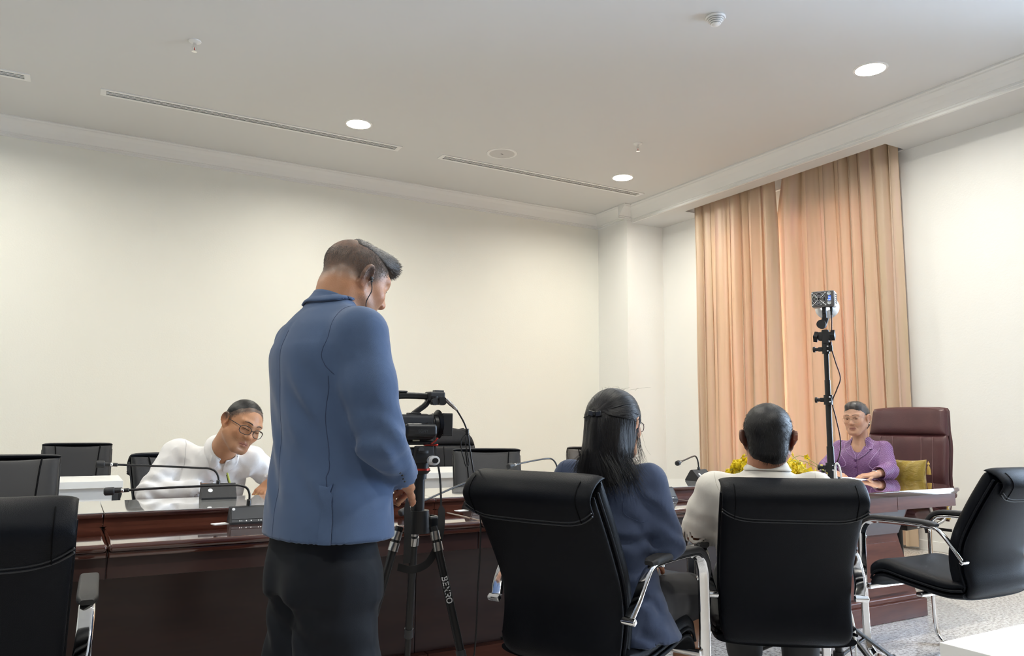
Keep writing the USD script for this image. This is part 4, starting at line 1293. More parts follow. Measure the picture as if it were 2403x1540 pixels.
M["lens"] = usdkit.material(stage, "/World/Looks/spectacle_lens", {
    "t": ("transparent_bsdf", {"color": (0.97, 0.97, 0.97)}), "g": ("glossy_bsdf", {"color": (1, 1, 1), "roughness": 0.02}), "f": ("fresnel", {"IOR": 1.12}), "m": ("mix_closure", {}),
}, [("f.fac", "m.fac"), ("t.BSDF", "m.closure1"), ("g.BSDF", "m.closure2")], surface="m.closure")


def ridges(P, seed=0):
    """Soft cloth wrinkles, 0..1, sharp-crested."""
    n = meshkit.fbm(P, 3, seed)
    return 1 - np.abs(2 * n - 1)


def collar_band(center, axes, rx, ry, h, a0, a1, thick=0.006, flare=0.012, n=40, drop=None, slant=0.0, over=None, gap=0.005):
    """A folded collar round a neck: angles from the front (0) to the back (180 degrees)."""
    ang = np.radians(np.linspace(a0, a1, n))
    rows = []
    for j, v in enumerate(np.linspace(0, 1, 7)):
        out = flare * v**1.6
        d = h * v if drop is None else drop(np.degrees(ang)) * v
        x = (rx + out) * np.sin(ang)
        y = (ry + out) * np.cos(ang)
        z = -d + slant * np.cos(ang)
        rows.append(np.stack([x, y, z], 1))
    S = np.array(rows) @ np.asarray(axes).T + center
    if over is not None:  # lies on the garment
        flat = S.reshape(-1, 3)
        low = over.sample(flat) < gap
        if low.any():
            flat[low] = over.project(flat[low], gap)
        S = flat.reshape(S.shape)
    return pad(S, np.full(S.shape[:2], thick))


def seam_on(F, pts, name, m, parent, r=0.0014, n=40, off=0.0):
    return part(name, tube(F.project(spline(pts, n), off), r, 6), m, parent, True)
# ------------------------------------------------------------------ man standing in a blue blazer, seen from behind
def weave(name, color, c2, scale=900, rough=0.85, sheen=0.25, extra_noise=6):
    return usdkit.material(stage, "/World/Looks/" + name, {
        "tc": ("texture_coordinate", {}),
        "n1": ("noise_texture", {"scale": extra_noise, "detail": 4}),
        "r1": ("rgb_ramp", {"ramp": [(0.35, color), (0.65, c2)]}),
        "n2": ("noise_texture", {"scale": scale, "detail": 2, "roughness": 0.8}),
        "b": ("bump", {"distance": 0.0005, "strength": 0.8}),
        "p": ("principled_bsdf", {"roughness": rough, "sheen_weight": sheen, "sheen_roughness": 0.35, "specular_ior_level": 0.25}),
    }, [("tc.object", "n1.vector"), ("n1.fac", "r1.fac"), ("r1.color", "p.base_color"), ("tc.object", "n2.vector"), ("n2.fac", "b.height"), ("b.normal", "p.normal")], surface="p.BSDF")


M["blazer"] = weave("blue_wool", (0.066, 0.104, 0.193), (0.072, 0.112, 0.205))
M["blazer_navy"] = weave("navy_wool", (0.043, 0.060, 0.112), (0.048, 0.066, 0.121))
M["trouser"] = weave("dark_navy_trouser", (0.002, 0.0035, 0.007), (0.003, 0.005, 0.010), sheen=0.05, rough=0.7)
M["seam_blue"] = mat("blazer_seam", (0.034, 0.053, 0.112), 0.9)
M["skirt"] = weave("black_skirt", (0.018, 0.018, 0.022), (0.024, 0.024, 0.028), sheen=0.15)
M["cotton_white"] = weave("white_cotton", (0.78, 0.77, 0.77), (0.80, 0.79, 0.79), sheen=0.1, scale=1200)
M["cotton_cream"] = weave("cream_cotton", (0.66, 0.635, 0.585), (0.69, 0.665, 0.615), sheen=0.15, scale=1200)
M["seam_white"] = mat("white_seam", (0.52, 0.51, 0.52), 0.9)
M["shoe"] = mat("black_shoe", (0.012, 0.011, 0.011), 0.3)


def standing_man():
    t = thing("person", "person standing in a blue blazer and dark trousers, seen from behind, greying cropped hair, earpiece", "person", (0.622, 2.128, 0), 80)
    F = Field((-0.36, -0.25, 0.0), (0.36, 0.46, 1.72), 0.013, [(2, 1.38, 1.70, 0.004), (0, -0.11, 0.115, 0.005), (1, 0.0, 0.28, 0.005), (2, 0.84, 1.02, 0.006)])
    HO, HR = A3(-0.004, 0.070, 1.550), rot(0, 22, 0)
    hf = face(F, HO, HR, 1.0, 1.10)
    back_head = HO + HR @ A3(0, -0.045, -0.05)
    F.cap(A3(0, -0.005, 1.40), HO + HR @ A3(0, -0.032, -0.045), 0.062, 0.060, 0.03)
    F.cap(A3(-0.03, 0.0, 1.42), HO + HR @ A3(-0.035, -0.045, -0.03), 0.04, 0.036, 0.03)
    F.cap(A3(0.03, 0.0, 1.42), HO + HR @ A3(0.035, -0.045, -0.03), 0.04, 0.036, 0.03)
    F.stack([(0.84, 0, 0.01, 0.15, 0.10), (1.05, 0, 0.015, 0.145, 0.10), (1.30, 0, 0.0, 0.16, 0.10), (1.40, 0, -0.01, 0.12, 0.07), (1.44, 0, 0, 0.06, 0.05)], 0.03)
    sh = {1: [A3(0.185, -0.005, 1.385), A3(0.228, 0.040, 1.105), A3(0.125, 0.170, 0.995)], -1: [A3(-0.185, -0.005, 1.385), A3(-0.218, 0.03, 1.11), A3(-0.09, 0.19, 0.985)]}
    for q in (-1, 1):
        F.chain(sh[q], [0.046, 0.038, 0.026], 0.03)
        F.chain([A3(q * 0.085, 0, 0.88), A3(q * 0.10, 0.02, 0.47), A3(q * 0.10, -0.02, 0.09)], [0.082, 0.055, 0.04], 0.03)
        F.cap(A3(q * 0.10, -0.03, 0.05), A3(q * 0.115, 0.12, 0.035), 0.035, 0.03, 0.02)
        w = sh[q][2]
        d = (w - sh[q][1]) / np.linalg.norm(w - sh[q][1])
        hand(F, w, d * 0.4 + A3(-q * 0.75, 0.45, 0.02), A3(q * 0.45, 0.55, 0.65), q, (38, 45, 25), 3, 0.95)
    body = F.mesh()

    def scalp(q):
        line = q[:, 2] - (-0.030 - 0.35 * np.clip(q[:, 1], -1, 0.0) * -0.35 + 1.25 * np.clip(q[:, 1] - 0.012, 0, 0.1))
        n = meshkit.fbm(q * 40, 3)
        return np.clip(line / 0.03, 0, 1) * (0.55 + 0.4 * n) * (1 - np.clip((q[:, 1] - 0.06) / 0.02, 0, 1) * (q[:, 2] < 0.07))
    scalp.colour = (0.092, 0.080, 0.074)
    part("body", body, M["skin"], t, True, cols=skin_colours(body.vertices, hf, 1.0, (0.43, 0.215, 0.12), stubble=(0.12, 0.08, 0.06), scalp=scalp))
    eyes(t, hf)

    # hair: thick swept top, shaved fading sides
    H = Field(HO - 0.16, HO + 0.16, 0.005)
    fr = hf
    H.ell((0, -0.012, 0.040), (0.0765, 0.0985, 0.0835), 0.01, "add", fr)
    H.ell((0, 0.055, 0.085), (0.058, 0.055, 0.042), 0.025, "add", fr)
    H.ell((0, 0.084, 0.094), (0.043, 0.022, 0.020), 0.02, "add", fr)
    H.put((-0.2, -0.2, -0.2), (0.2, 0.2, 0.2), lambda x, y, z: np.minimum(z - (0.084 - 0.30 * np.clip(y, -0.01, 0.05)), y + 0.055) * 0.8 + 0 * x, 0.006, "sub", fr)  # keep only above the clipper line
    H.displace(lambda P: 0.0028 * (meshkit.fbm(P * 70, 3) - 0.4))
    hair = H.mesh()
    hp = part("hair", hair, mat("greying_hair", (0.030, 0.027, 0.027), 0.5, noise=(30, (0.075, 0.066, 0.060), 5, (1, 1, 1)), bump=(300, 0.002, (1, 1, 1), 3)), t, True)
    ux, uy, uz = fr[1].T
    keep_top = lambda c: (local(fr, c)[:, 2] > 0.05).astype(float) + 0.02
    P, N = surface_points(hair, 2600, 1, keep_top)
    q = local(fr, P)
    fw = np.clip((q[:, 1] + 0.02) / 0.1, 0, 1)[:, None]
    d = N * 0.45 + uy * (0.55 + 0.55 * fw) - uz * 0.12 * fw + uz * 0.2 * (1 - fw)
    strands("hair_strands", t, P - N * 0.003, d / np.linalg.norm(d, axis=1, keepdims=True), np.where(fw[:, 0] > 0.8, 0.011, 0.007), M["hair_grey"], 0.0010, 0.30, seed=2)
    P2, N2 = P[::3], N[::3]
    d2 = d[::3]
    strands("hair_strands", t, P2 - N2 * 0.002, d2 / np.linalg.norm(d2, axis=1, keepdims=True), np.where(fw[::3, 0] > 0.8, 0.012, 0.008), M["hair_silver"], 0.0008, 0.35, seed=3)

    def side(c):
        q = local(fr, c)
        line = q[:, 2] - (-0.022 + 1.25 * np.clip(q[:, 1] - 0.012, 0, 0.1))
        return ((line > 0) & (q[:, 1] < 0.075) & (q[:, 2] < 0.13)) * np.clip(line / 0.05, 0.12, 1.6)
    P, N = surface_points(body, 26000, 4, lambda c: side(c))
    q = local(fr, P)
    d = N * 0.35 - uz * 0.6 + uy * 0.15
    strands("hair_strands", t, P - N * 0.0005, d / np.linalg.norm(d, axis=1, keepdims=True), 0.0025 + 0.0065 * np.clip((q[:, 2] - 0.0) / 0.10, 0, 1), M["hair_brown_grey"], 0.0007, 0.3, n=4, seed=5)

    # blazer
    J = Field((-0.38, -0.28, 0.76), (0.38, 0.42, 1.56), 0.008)
    J.stack([(0.842, 0, 0.012, 0.212, 0.158), (0.95, 0, 0.012, 0.198, 0.152), (1.08, 0, 0.008, 0.176, 0.140), (1.20, 0, 0.000, 0.184, 0.140), (1.32, 0, -0.012, 0.197, 0.135), (1.40, 0, -0.018, 0.165, 0.105), (1.445, 0, -0.012, 0.105, 0.082), (1.465, 0, -0.004, 0.080, 0.072), (1.482, 0, 0.0, 0.073, 0.066)], 0.02, power=2.3)
    for q in (-1, 1):
        J.cap(A3(q * 0.07, -0.012, 1.425), A3(q * 0.185, -0.010, 1.378), 0.050, 0.064, 0.035)
        a, e, w = sh[q]
        J.chain([a + A3(0, 0, -0.01), a * 0.5 + e * 0.5 + A3(q * 0.008, -0.012, 0), e], [0.070, 0.066, 0.060], 0.028)
        J.chain([e, w], [0.060, 0.045], 0.012)
        J.chain([A3(q * 0.232, -0.088, 1.265), A3(q * 0.232, -0.062, 1.15), A3(q * 0.222, -0.030, 1.03)], [0.012, 0.016, 0.012], 0.014, "sub")
        d = (w - e) / np.linalg.norm(w - e)
        c = w + d * 0.030
        J.cap(c, c + d * 0.08, 0.062, 0.062, 0.003, "sub")
        J.cap(c - d * 0.03, c + d * 0.05, 0.036, 0.036, 0.003, "sub")
    # open below, neck opening, back vent
    J.stack([(0.82, 0, 0.012, 0.196, 0.142), (0.875, 0, 0.012, 0.186, 0.134), (0.90, 0, 0.01, 0.10, 0.05)], 0.004, "sub")
    J.cap(A3(0, 0.02, 1.42), A3(0, 0.06, 1.60), 0.055, 0.066, 0.004, "sub")
    J.cap(A3(0, 0.16, 1.18), A3(0, 0.10, 1.46), 0.012, 0.05, 0.006, "sub")

    def folds(P):
        x, y, z = P.T
        d = 0.0032 * (ridges(P * (7, 7, 3.2), 3) ** 2 - 0.35) * (z < 1.36)
        arm = np.abs(x) > 0.19 - 0.03 * np.clip(1.2 - z, 0, 1)
        el = np.exp(-((z - 1.09) / 0.085) ** 2)
        d += arm * el * 0.0075 * (np.sin((z * 95 + y * 60 - x * 30) + 3 * meshkit.noise(P * 14, 5)) * 0.5)
        # long drag folds below the right arm and towards the hem
        for (x0, z0, sx, sz, amp, ph) in ((0.10, 1.18, 0.06, 0.10, 0.007, 0), (0.16, 0.96, 0.07, 0.11, 0.007, 1), (-0.05, 1.02, 0.10, 0.2, 0.004, 2)):
            d += amp * np.exp(-((x - x0) / sx) ** 2 - ((z - z0) / sz) ** 2) * np.sin((x * 60 + z * 42) + ph) * (y < 0.12)
        # centre back crease
        d -= 0.004 * np.exp(-(x / 0.012) ** 2) * (y < 0) * (z < 1.42) * 0.5
        return d * np.clip((z - 0.875) / 0.09, 0, 1)
    J.displace(folds)
    jac = part("blazer", J.mesh(), M["blazer"], t, True)
    # seams: centre back, armholes, side panels, vent
    seam_on(J, [(0, -0.2, 1.455), (0, -0.2, 1.30), (0, -0.2, 1.1), (0, -0.2, 0.95), (0, -0.2, 0.845)], "seam", M["seam_blue"], jac, 0.0009)
    seam_on(J, [(0.205, -0.085, 0.845), (0.195, -0.088, 0.95), (0.175, -0.095, 1.07), (0.178, -0.100, 1.18), (0.190, -0.108, 1.26)], "seam", M["seam_blue"], jac, 0.0011)
    part("vent_flap", pad(np.array([[J.project(np.array([[0.205 - 0.013 * b, -0.085 - 0.012 * b, 0.846 + 0.15 * a]]), 0.003)[0] for b in (0, 1, 2)] for a in np.linspace(0, 1, 12)]), np.full((12, 3), 0.004)), M["blazer"], jac, True)
    for q in (-1, 1):
        seam_on(J, [(q * 0.148, 0.02, 1.44), (q * 0.160, -0.05, 1.425), (q * 0.172, -0.11, 1.37), (q * 0.182, -0.125, 1.31), (q * 0.200, -0.105, 1.265)], "seam", M["seam_blue"], jac, 0.0009)
    ax = rot(0, 24, 0)
    part("collar", collar_band(A3(0, 0.012, 1.487), ax, 0.069, 0.064, 0.044, 32, 328, 0.006, 0.013, 44, over=J), M["blazer"], jac, True)
    a, e, w = sh[1]
    d = (w - e) / np.linalg.norm(w - e)
    for k in range(4):
        b = J.project(np.array([w - d * (0.02 + 0.016 * k) + A3(0.06, -0.02, -0.02)]), -0.0015)[0]
        part("button", ball(0.0036, b, sub=2), M["plastic"], jac, True)

    # trousers
    T = Field((-0.30, -0.26, 0.0), (0.30, 0.26, 0.93), 0.011)
    T.stack([(0.70, 0, 0.0, 0.178, 0.130), (0.85, 0, 0.0, 0.168, 0.118), (0.92, 0, 0.0, 0.155, 0.105)], 0.03)
    for q in (-1, 1):
        T.chain([A3(q * 0.080, 0, 0.72), A3(q * 0.095, 0.01, 0.48), A3(q * 0.105, -0.02, 0.06)], [0.104, 0.106, 0.098], 0.045)
    T.displace(lambda P: 0.010 * (ridges(P * (5, 5, 2.2), 8) ** 2 - 0.4) + 0.005 * np.sin(P[:, 2] * 38 + P[:, 0] * 40 + 4 * meshkit.noise(P * 9, 2)) * np.exp(-((P[:, 2] - 0.62) / 0.12) ** 2) * (P[:, 1] < 0.05))
    T.box((0, 0, 0.0), (0.4, 0.4, 0.035), 0.002, 0.003, "sub")
    part("trousers", T.mesh(), M["trouser"], t, True)
    for q in (-1, 1):
        S_ = Field((q * 0.11 - 0.08, -0.14, -0.01), (q * 0.11 + 0.08, 0.22, 0.13), 0.008)
        S_.cap(A3(q * 0.105, -0.05, 0.045), A3(q * 0.12, 0.13, 0.036), 0.045, 0.038, 0.02).cap(A3(q * 0.105, -0.03, 0.06), A3(q * 0.105, -0.02, 0.1), 0.045, 0.044, 0.02)
        S_.box((0, 0, -0.02), (0.5, 0.5, 0.021), 0.001, 0.002, "sub")
        part("shoe", S_.mesh(), M["shoe"], t, True)
    # earpiece with its wire
    ear = frame_pt(hf, (0.089, 0.006, 0.002))
    ep = part("earpiece", cat(ball(0.0052, ear, (1, 0.9, 1.2), 3), ball(0.0035, ear + hf[1] @ A3(0.004, 0.002, -0.008), sub=2)), M["plastic_grey"], t, True)
    part("earpiece_wire", tube([ear + hf[1] @ A3(0.003, 0.002, -0.01), frame_pt(hf, (0.090, 0.020, -0.03)), frame_pt(hf, (0.080, 0.024, -0.07)), A3(0.075, 0.085, 1.43), A3(0.07, 0.10, 1.38)], 0.0014, 6, 30), M["plastic"], t, True)
    return t


standing_man()
# ------------------------------------------------------------------ the seated people
def skin_mesh(person, J, lo, hi, bands, colours, res=0.013):
    F = Field(lo, hi, res, bands)
    fr = face(F, J["head"][0], J["head"][1], J.get("s", 1.0), J.get("jaw", 1.0), J.get("lid", 0.0))
    o, R, s = fr[0], fr[1], J.get("s", 1.0)
    nb = np.asarray(J["neck"], float)
    nr = J.get("neck_r", 0.054)
    F.cap(nb, o + R @ (A3(0, -0.028, -0.05) * s), nr * 1.05, nr, 0.03)
    F.cap(nb + A3(0, -0.01, -0.02), o + R @ (A3(0, -0.045, -0.02) * s), nr * 0.9, nr * 0.9, 0.03)
    if "chest" in J:
        F.ell(J["chest"][0], J["chest"][1], 0.03)
    hip = np.asarray(J["hip"], float)
    mid = hip * 0.5 + nb * 0.5
    F.cap(hip, mid, 0.09, 0.075, 0.04).cap(mid, nb - (nb - mid) * 0.25 - A3(0, 0.02, 0.02), 0.075, 0.055, 0.04)
    for q in (-1, 1):
        F.cap(nb - A3(0, 0.01, 0.055), J["sh"][q] - A3(0, 0, 0.012), 0.034, 0.038, 0.02)
        F.chain([J["sh"][q], J["el"][q], J["wr"][q]], [0.044 * J.get("arm", 1), 0.037 * J.get("arm", 1), 0.026 * J.get("arm", 1)], 0.02)
        u, n, kw = J["hand"][q]
        hand(F, J["wr"][q], u, n, q, s=J.get("hs", 0.95), **kw)
        F.chain([hip + A3(q * 0.085, 0, -0.01), J["kn"][q], J["an"][q]], [0.075, 0.052, 0.036], 0.03)
        a = np.asarray(J["an"][q], float)
        F.cap(a + A3(0, -0.02, -0.045), a + A3(q * 0.01, 0.13, -0.055), 0.034, 0.026, 0.02)
    m = F.mesh()
    part("body", m, M["skin"], person, True, cols=colours(m.vertices, fr))
    return F, fr, m


def sleeve(C, a, e, w, r, k=0.028, cut=0.0, hollow=0.006, mid=None):
    a, e, w = (np.asarray(v, float) for v in (a, e, w))
    C.chain([a, e], r[:2], k)
    C.chain([e, w], r[1:], 0.02)
    d = (w - e) / np.linalg.norm(w - e)
    c = w - d * cut
    C.cap(c + d * r[2] * 1.05, c + d * (r[2] * 1.05 + 0.10), r[2] * 1.5, r[2] * 1.5, 0.003, "sub")
    if hollow:
        C.cap(c - d * 0.02, c + d * 0.06, r[2] - hollow, r[2] - hollow, 0.003, "sub")
    return c, d


def shoes(person, an, m, heading=0.01):
    for q in (-1, 1):
        a = np.asarray(an[q], float)
        S_ = Field(a + A3(-0.09, -0.12, -0.13), a + A3(0.09, 0.24, 0.06), 0.008)
        S_.cap(a + A3(0, -0.03, -0.05), a + A3(q * heading, 0.15, -0.06), 0.044, 0.036, 0.02).cap(a + A3(0, -0.015, -0.04), a + A3(0, -0.005, -0.01), 0.043, 0.041, 0.02)
        S_.box(a + A3(0, 0, -a[2] - 0.05), (0.5, 0.5, 0.0505), 0.001, 0.002, "sub")
        part("shoe", S_.mesh(), m, person, True)


def trousers(person, hip, kn, an, m, seed=1, r=(0.115, 0.092, 0.075)):
    hip = np.asarray(hip, float)
    lo = np.minimum(np.min([kn[-1], kn[1], an[-1], an[1]], 0), hip) - 0.18
    hi = np.maximum(np.max([kn[-1], kn[1], an[-1], an[1]], 0), hip) + 0.18
    T = Field(lo, hi, 0.011)
    T.ell(hip + A3(0, 0, -0.0), (0.165, 0.13, 0.10), 0.03)
    for q in (-1, 1):
        k, a = np.asarray(kn[q], float), np.asarray(an[q], float)
        T.chain([hip + A3(q * 0.088, 0.02, 0), k, a], r, 0.03)
        d = (a - k) / np.linalg.norm(a - k)
        T.cap(a + d * 0.36, a + d * 0.45, 0.33, 0.33, 0.003, "sub")
    T.displace(lambda P: 0.003 * (ridges(P * (6, 6, 4), seed) ** 2 - 0.4))
    part("trousers", T.mesh(), m, person, True)


def bending(C, centre, rad, amp, freq, seed):
    """Wrinkles where a sleeve bends."""
    c = np.asarray(centre, float)

    def fn(P):
        r = np.linalg.norm((P - c) / rad, axis=1)
        return amp * np.exp(-r * r) * np.sin(P @ np.asarray(freq, float) + 4 * meshkit.noise(P * 16, seed))
    return fn


# ---- man in a white shirt, writing at the far side of the table
def writing_man():
    t = thing("person", "person in a white shirt and black-rimmed glasses writing at the far side of the table", "person", (0.575, 4.47, 0), 178)
    J = dict(head=(A3(-0.140, 0.500, 1.122), rot(-15, 17, -20)), lid=0.9, s=1.06, jaw=1.05, neck=A3(-0.085, 0.33, 0.985), neck_r=0.058, hip=A3(0, 0, 0.55),
             sh={1: A3(0.10, 0.22, 0.985), -1: A3(-0.235, 0.33, 0.945)}, el={1: A3(0.225, 0.285, 0.800), -1: A3(-0.425, 0.26, 0.810)},
             wr={1: A3(-0.030, 0.400, 0.815), -1: A3(-0.315, 0.420, 0.835)},
             kn={1: A3(0.12, 0.42, 0.50), -1: A3(-0.12, 0.42, 0.50)}, an={1: A3(0.12, 0.36, 0.09), -1: A3(-0.12, 0.36, 0.09)},
             hand={1: (A3(-0.95, 0.30, -0.12), A3(0.10, 0.55, 0.8), dict(curl=(45, 60, 35), spread=1, thumb=(0.8, 0.35, -0.45))),
                   -1: (A3(0.62, 0.45, -0.42), A3(0.1, 0.35, 0.9), dict(curl=(30, 40, 25), spread=4))})

    def scalp(q):
        line = q[:, 2] - (-0.005 + 1.0 * np.clip(q[:, 1] - 0.0, 0, 0.1))
        return np.clip(line / 0.03, 0, 1) * 0.85 * (q[:, 1] < 0.068)
    scalp.colour = (0.055, 0.046, 0.042)
    F, fr, body = skin_mesh(t, J, (-0.56, -0.20, 0.0), (0.36, 0.66, 1.30), [(2, 0.98, 1.28, 0.0042), (0, -0.25, -0.02, 0.0042), (1, 0.36, 0.64, 0.0042), (2, 0.74, 0.88, 0.005), (0, -0.02, 0.04, 0.006), (0, -0.36, -0.25, 0.005)],
                            lambda P, f: skin_colours(P, f, 1.06, (0.47, 0.235, 0.125), lips=(0.33, 0.13, 0.09), stubble=(0.16, 0.10, 0.075), scalp=scalp, brow_w=1.1, lash_z=0.0065))
    eyes(t, fr, 1.06, lid=0.35, back=0.0045)
    face_lines(t, F, fr, 1.06, (0.022, 0.016, 0.013), lash=0.0070)
    H = Field(fr[0] - 0.17, fr[0] + 0.17, 0.005)
    H.ell(A3(0, -0.014, 0.042) * 1.06, A3(0.0755, 0.0965, 0.0825) * 1.06, 0.01, "add", fr)
    H.put((-0.2, -0.2, -0.2), (0.2, 0.2, 0.2), lambda x, y, z: (z - (0.036 + 1.1 * np.clip(y - 0.030, 0, 0.1) + 0.25 * np.clip(np.abs(x) - 0.05, 0, 0.1)) + 0.35 * np.clip(-y, 0, 0.1)) * 0.8, 0.006, "sub", fr)
    H.displace(lambda P: 0.002 * (meshkit.fbm(P * 80, 3) - 0.4))
    hm = H.mesh()
    part("hair", hm, M["hair_black"], t, True)
    P, N = surface_points(hm, 2500, 21)
    d = N * 0.35 + fr[1][:, 1] * 0.7
    strands("hair_strands", t, P - N * 0.002, d / np.linalg.norm(d, axis=1, keepdims=True), 0.008, M["hair_strand"], 0.0008, 0.4, seed=22)
    def side(c):
        q = local(fr, c) / 1.06
        line = q[:, 2] - (-0.005 + 1.0 * np.clip(q[:, 1], 0, 0.1))
        return ((line > 0) & (q[:, 1] < 0.062) & (np.abs(q[:, 0]) < 0.09)) * np.clip(line / 0.04, 0.1, 1)
    P, N = surface_points(body, 7000, 23, side)
    d = N * 0.35 - fr[1][:, 2] * 0.6 + fr[1][:, 1] * 0.1
    strands("hair_strands", t, P - N * 0.0004, d / np.linalg.norm(d, axis=1, keepdims=True), 0.006, M["hair_strand"], 0.0007, 0.3, n=4, seed=24)
    spectacles(t, fr, 1.06, M["plastic"], half=0.0275, hh=0.0185, r=0.0016, y=0.108, z=0.003)

    C = Field((-0.58, -0.22, 0.50), (0.38, 0.56, 1.10), 0.0075)
    up = J["neck"] - J["hip"]
    Rz = np.stack([A3(1, 0, 0) - up / np.linalg.norm(up) * (up[0] / np.linalg.norm(up)), A3(0, 0, 0), up / np.linalg.norm(up)], 1)
    Rz[:, 0] /= np.linalg.norm(Rz[:, 0])
    Rz[:, 1] = np.cross(Rz[:, 2], Rz[:, 0])
    tf = (J["hip"], Rz)
    L = np.linalg.norm(up)
    C.stack([(-0.03, 0, 0, 0.17, 0.13), (0.12, 0, 0, 0.175, 0.135), (0.26, 0, -0.005, 0.185, 0.135), (0.36, 0, -0.01, 0.185, 0.125), (L - 0.075, 0, -0.01, 0.13, 0.095), (L - 0.03, 0, 0.0, 0.085, 0.078), (L + 0.012, 0, 0.008, 0.070, 0.068)], 0.02, "add", tf)
    for q in (-1, 1):
        C.cap(J["neck"] * 0.55 + J["sh"][q] * 0.45 + A3(0, -0.01, -0.035), J["sh"][q], 0.055, 0.066, 0.035)
        sleeve(C, J["sh"][q], J["el"][q], J["wr"][q], (0.066, 0.058, 0.042), cut=0.035 if q > 0 else 0.03)
    C.cap(J["neck"] + (fr[0] - J["neck"]) * 0.02, fr[0], 0.056, 0.062, 0.004, "sub")
    C.cap(frame_pt(tf, (-0.004, 0.120, L - 0.075)), frame_pt(tf, (-0.002, 0.075, L + 0.02)), 0.003, 0.036, 0.005, "sub")
    w1 = bending(C, J["el"][1], 0.10, 0.006, (60, 60, -80), 3)
    w2 = bending(C, J["el"][1] * 0.5 + J["sh"][1] * 0.5, 0.12, 0.004, (50, 30, 60), 4)
    w3 = bending(C, J["sh"][-1] + A3(0, 0.06, -0.10), 0.12, 0.005, (70, 0, 45), 5)
    C.displace(lambda P: w1(P) + w2(P) + w3(P) + 0.010 * (ridges(P * (8, 8, 5), 6) ** 3 - 0.3))
    sh = part("shirt", C.mesh(), M["cotton_white"], t, True)
    # folded collar with points, placket, shoulder seam
    nd = (fr[0] - J["neck"]) / np.linalg.norm(fr[0] - J["neck"])
    fx = A3(1, -0.12, 0.05) - nd * (A3(1, -0.12, 0.05) @ nd)
    fx /= np.linalg.norm(fx)
    cf = np.stack([fx, np.cross(nd, fx), nd], 1)
    part("collar", collar_band(J["neck"] + nd * 0.052, cf, 0.068, 0.070, 0.04, 12, 348, 0.004, 0.024, 70, drop=lambda a: 0.036 + 0.026 * np.exp(-(np.minimum(np.abs(a - 20), np.abs(a - 340)) / 18) ** 2), slant=-0.014, over=C, gap=0.004), M["cotton_white"], sh, True)
    seam_on(C, [frame_pt(tf, (0.012, 0.13, L - h)) for h in (0.06, 0.14, 0.22, 0.30)], "placket_seam", M["seam_white"], sh, 0.0010)
    for k in range(3):
        b = C.project(frame_pt(tf, (0.0, 0.13, L - 0.09 - 0.07 * k))[None], 0.001)[0]
        part("button", ball(0.0055, b, (1, 0.5, 1), 2), M["white_plastic"], sh, True)
    seam_on(C, [J["sh"][1] + A3(-0.03, 0.03, 0.07), J["sh"][1] + A3(-0.025, 0.075, 0.0), J["sh"][1] + A3(-0.03, 0.06, -0.08)], "seam", M["seam_white"], sh, 0.0012)
    trousers(t, J["hip"], J["kn"], J["an"], M["trouser"], 31)
    shoes(t, J["an"], M["shoe"])
    # ring on the left ring finger
    u, n, kw = J["hand"][-1]
    u = u / np.linalg.norm(u)
    n = n - u * (n @ u)
    n /= np.linalg.norm(n)
    tt = np.cross(u, n) * -1
    c = J["wr"][-1] + (u * 0.108 + tt * -0.010 - n * 0.010) * 0.95
    a = np.linspace(0, 2 * pi, 25)[:-1]
    ax1, ax2 = tt, np.cross(tt, u)
    part("ring", cat(sweep(np.array([c + 0.0098 * (math.cos(v) * ax1 + math.sin(v) * ax2) for v in a]), circle(0.0018, 6), closed=True), ball(0.0035, c + n * 0.0105, sub=2)), M["gold"], t, True)
    # the pen he holds
    d = A3(0.30, 0.10, 0.95) / np.linalg.norm([0.30, 0.10, 0.95])
    base = A3(-0.135, 0.450, 0.765)
    w = lambda P: np.array([0.575, 4.47, 0]) + np.array([P[0] * math.cos(math.radians(178)) + P[1] * math.sin(math.radians(178)), -P[0] * math.sin(math.radians(178)) + P[1] * math.cos(math.radians(178)), P[2]])
    p = thing("pen", "yellow-green pen held upright in the writing man's right hand", "pen", w(base))
    dw = w(base + d) - w(base)
    part("barrel", tube([dw * 0.012, dw * 0.02, dw * 0.128, dw * 0.138], [0.003, 0.0052, 0.0052, 0.004], 12), mat("pen_yellow_green", (0.42, 0.46, 0.10), 0.35), p, True)
    part("tip", tube([dw * 0.0, dw * 0.013], [0.0006, 0.003], 10), M["silver"], p, True)
    sd = np.cross(dw, A3(0, 1, 0))
    sd /= np.linalg.norm(sd)
    part("clip", tube([dw * 0.13 + sd * 0.006, dw * 0.09 + sd * 0.0065], 0.0014, 6), M["plastic"], p, True)
    top("paper", move(rb(-0.105, 0.105, -0.148, 0.148, 0.750, 0.753, 0.001), (0.77, 4.02, 0), [("z", -14)]), M["paper"], "sheets of white paper under the writing man's hands", "paper")


writing_man()


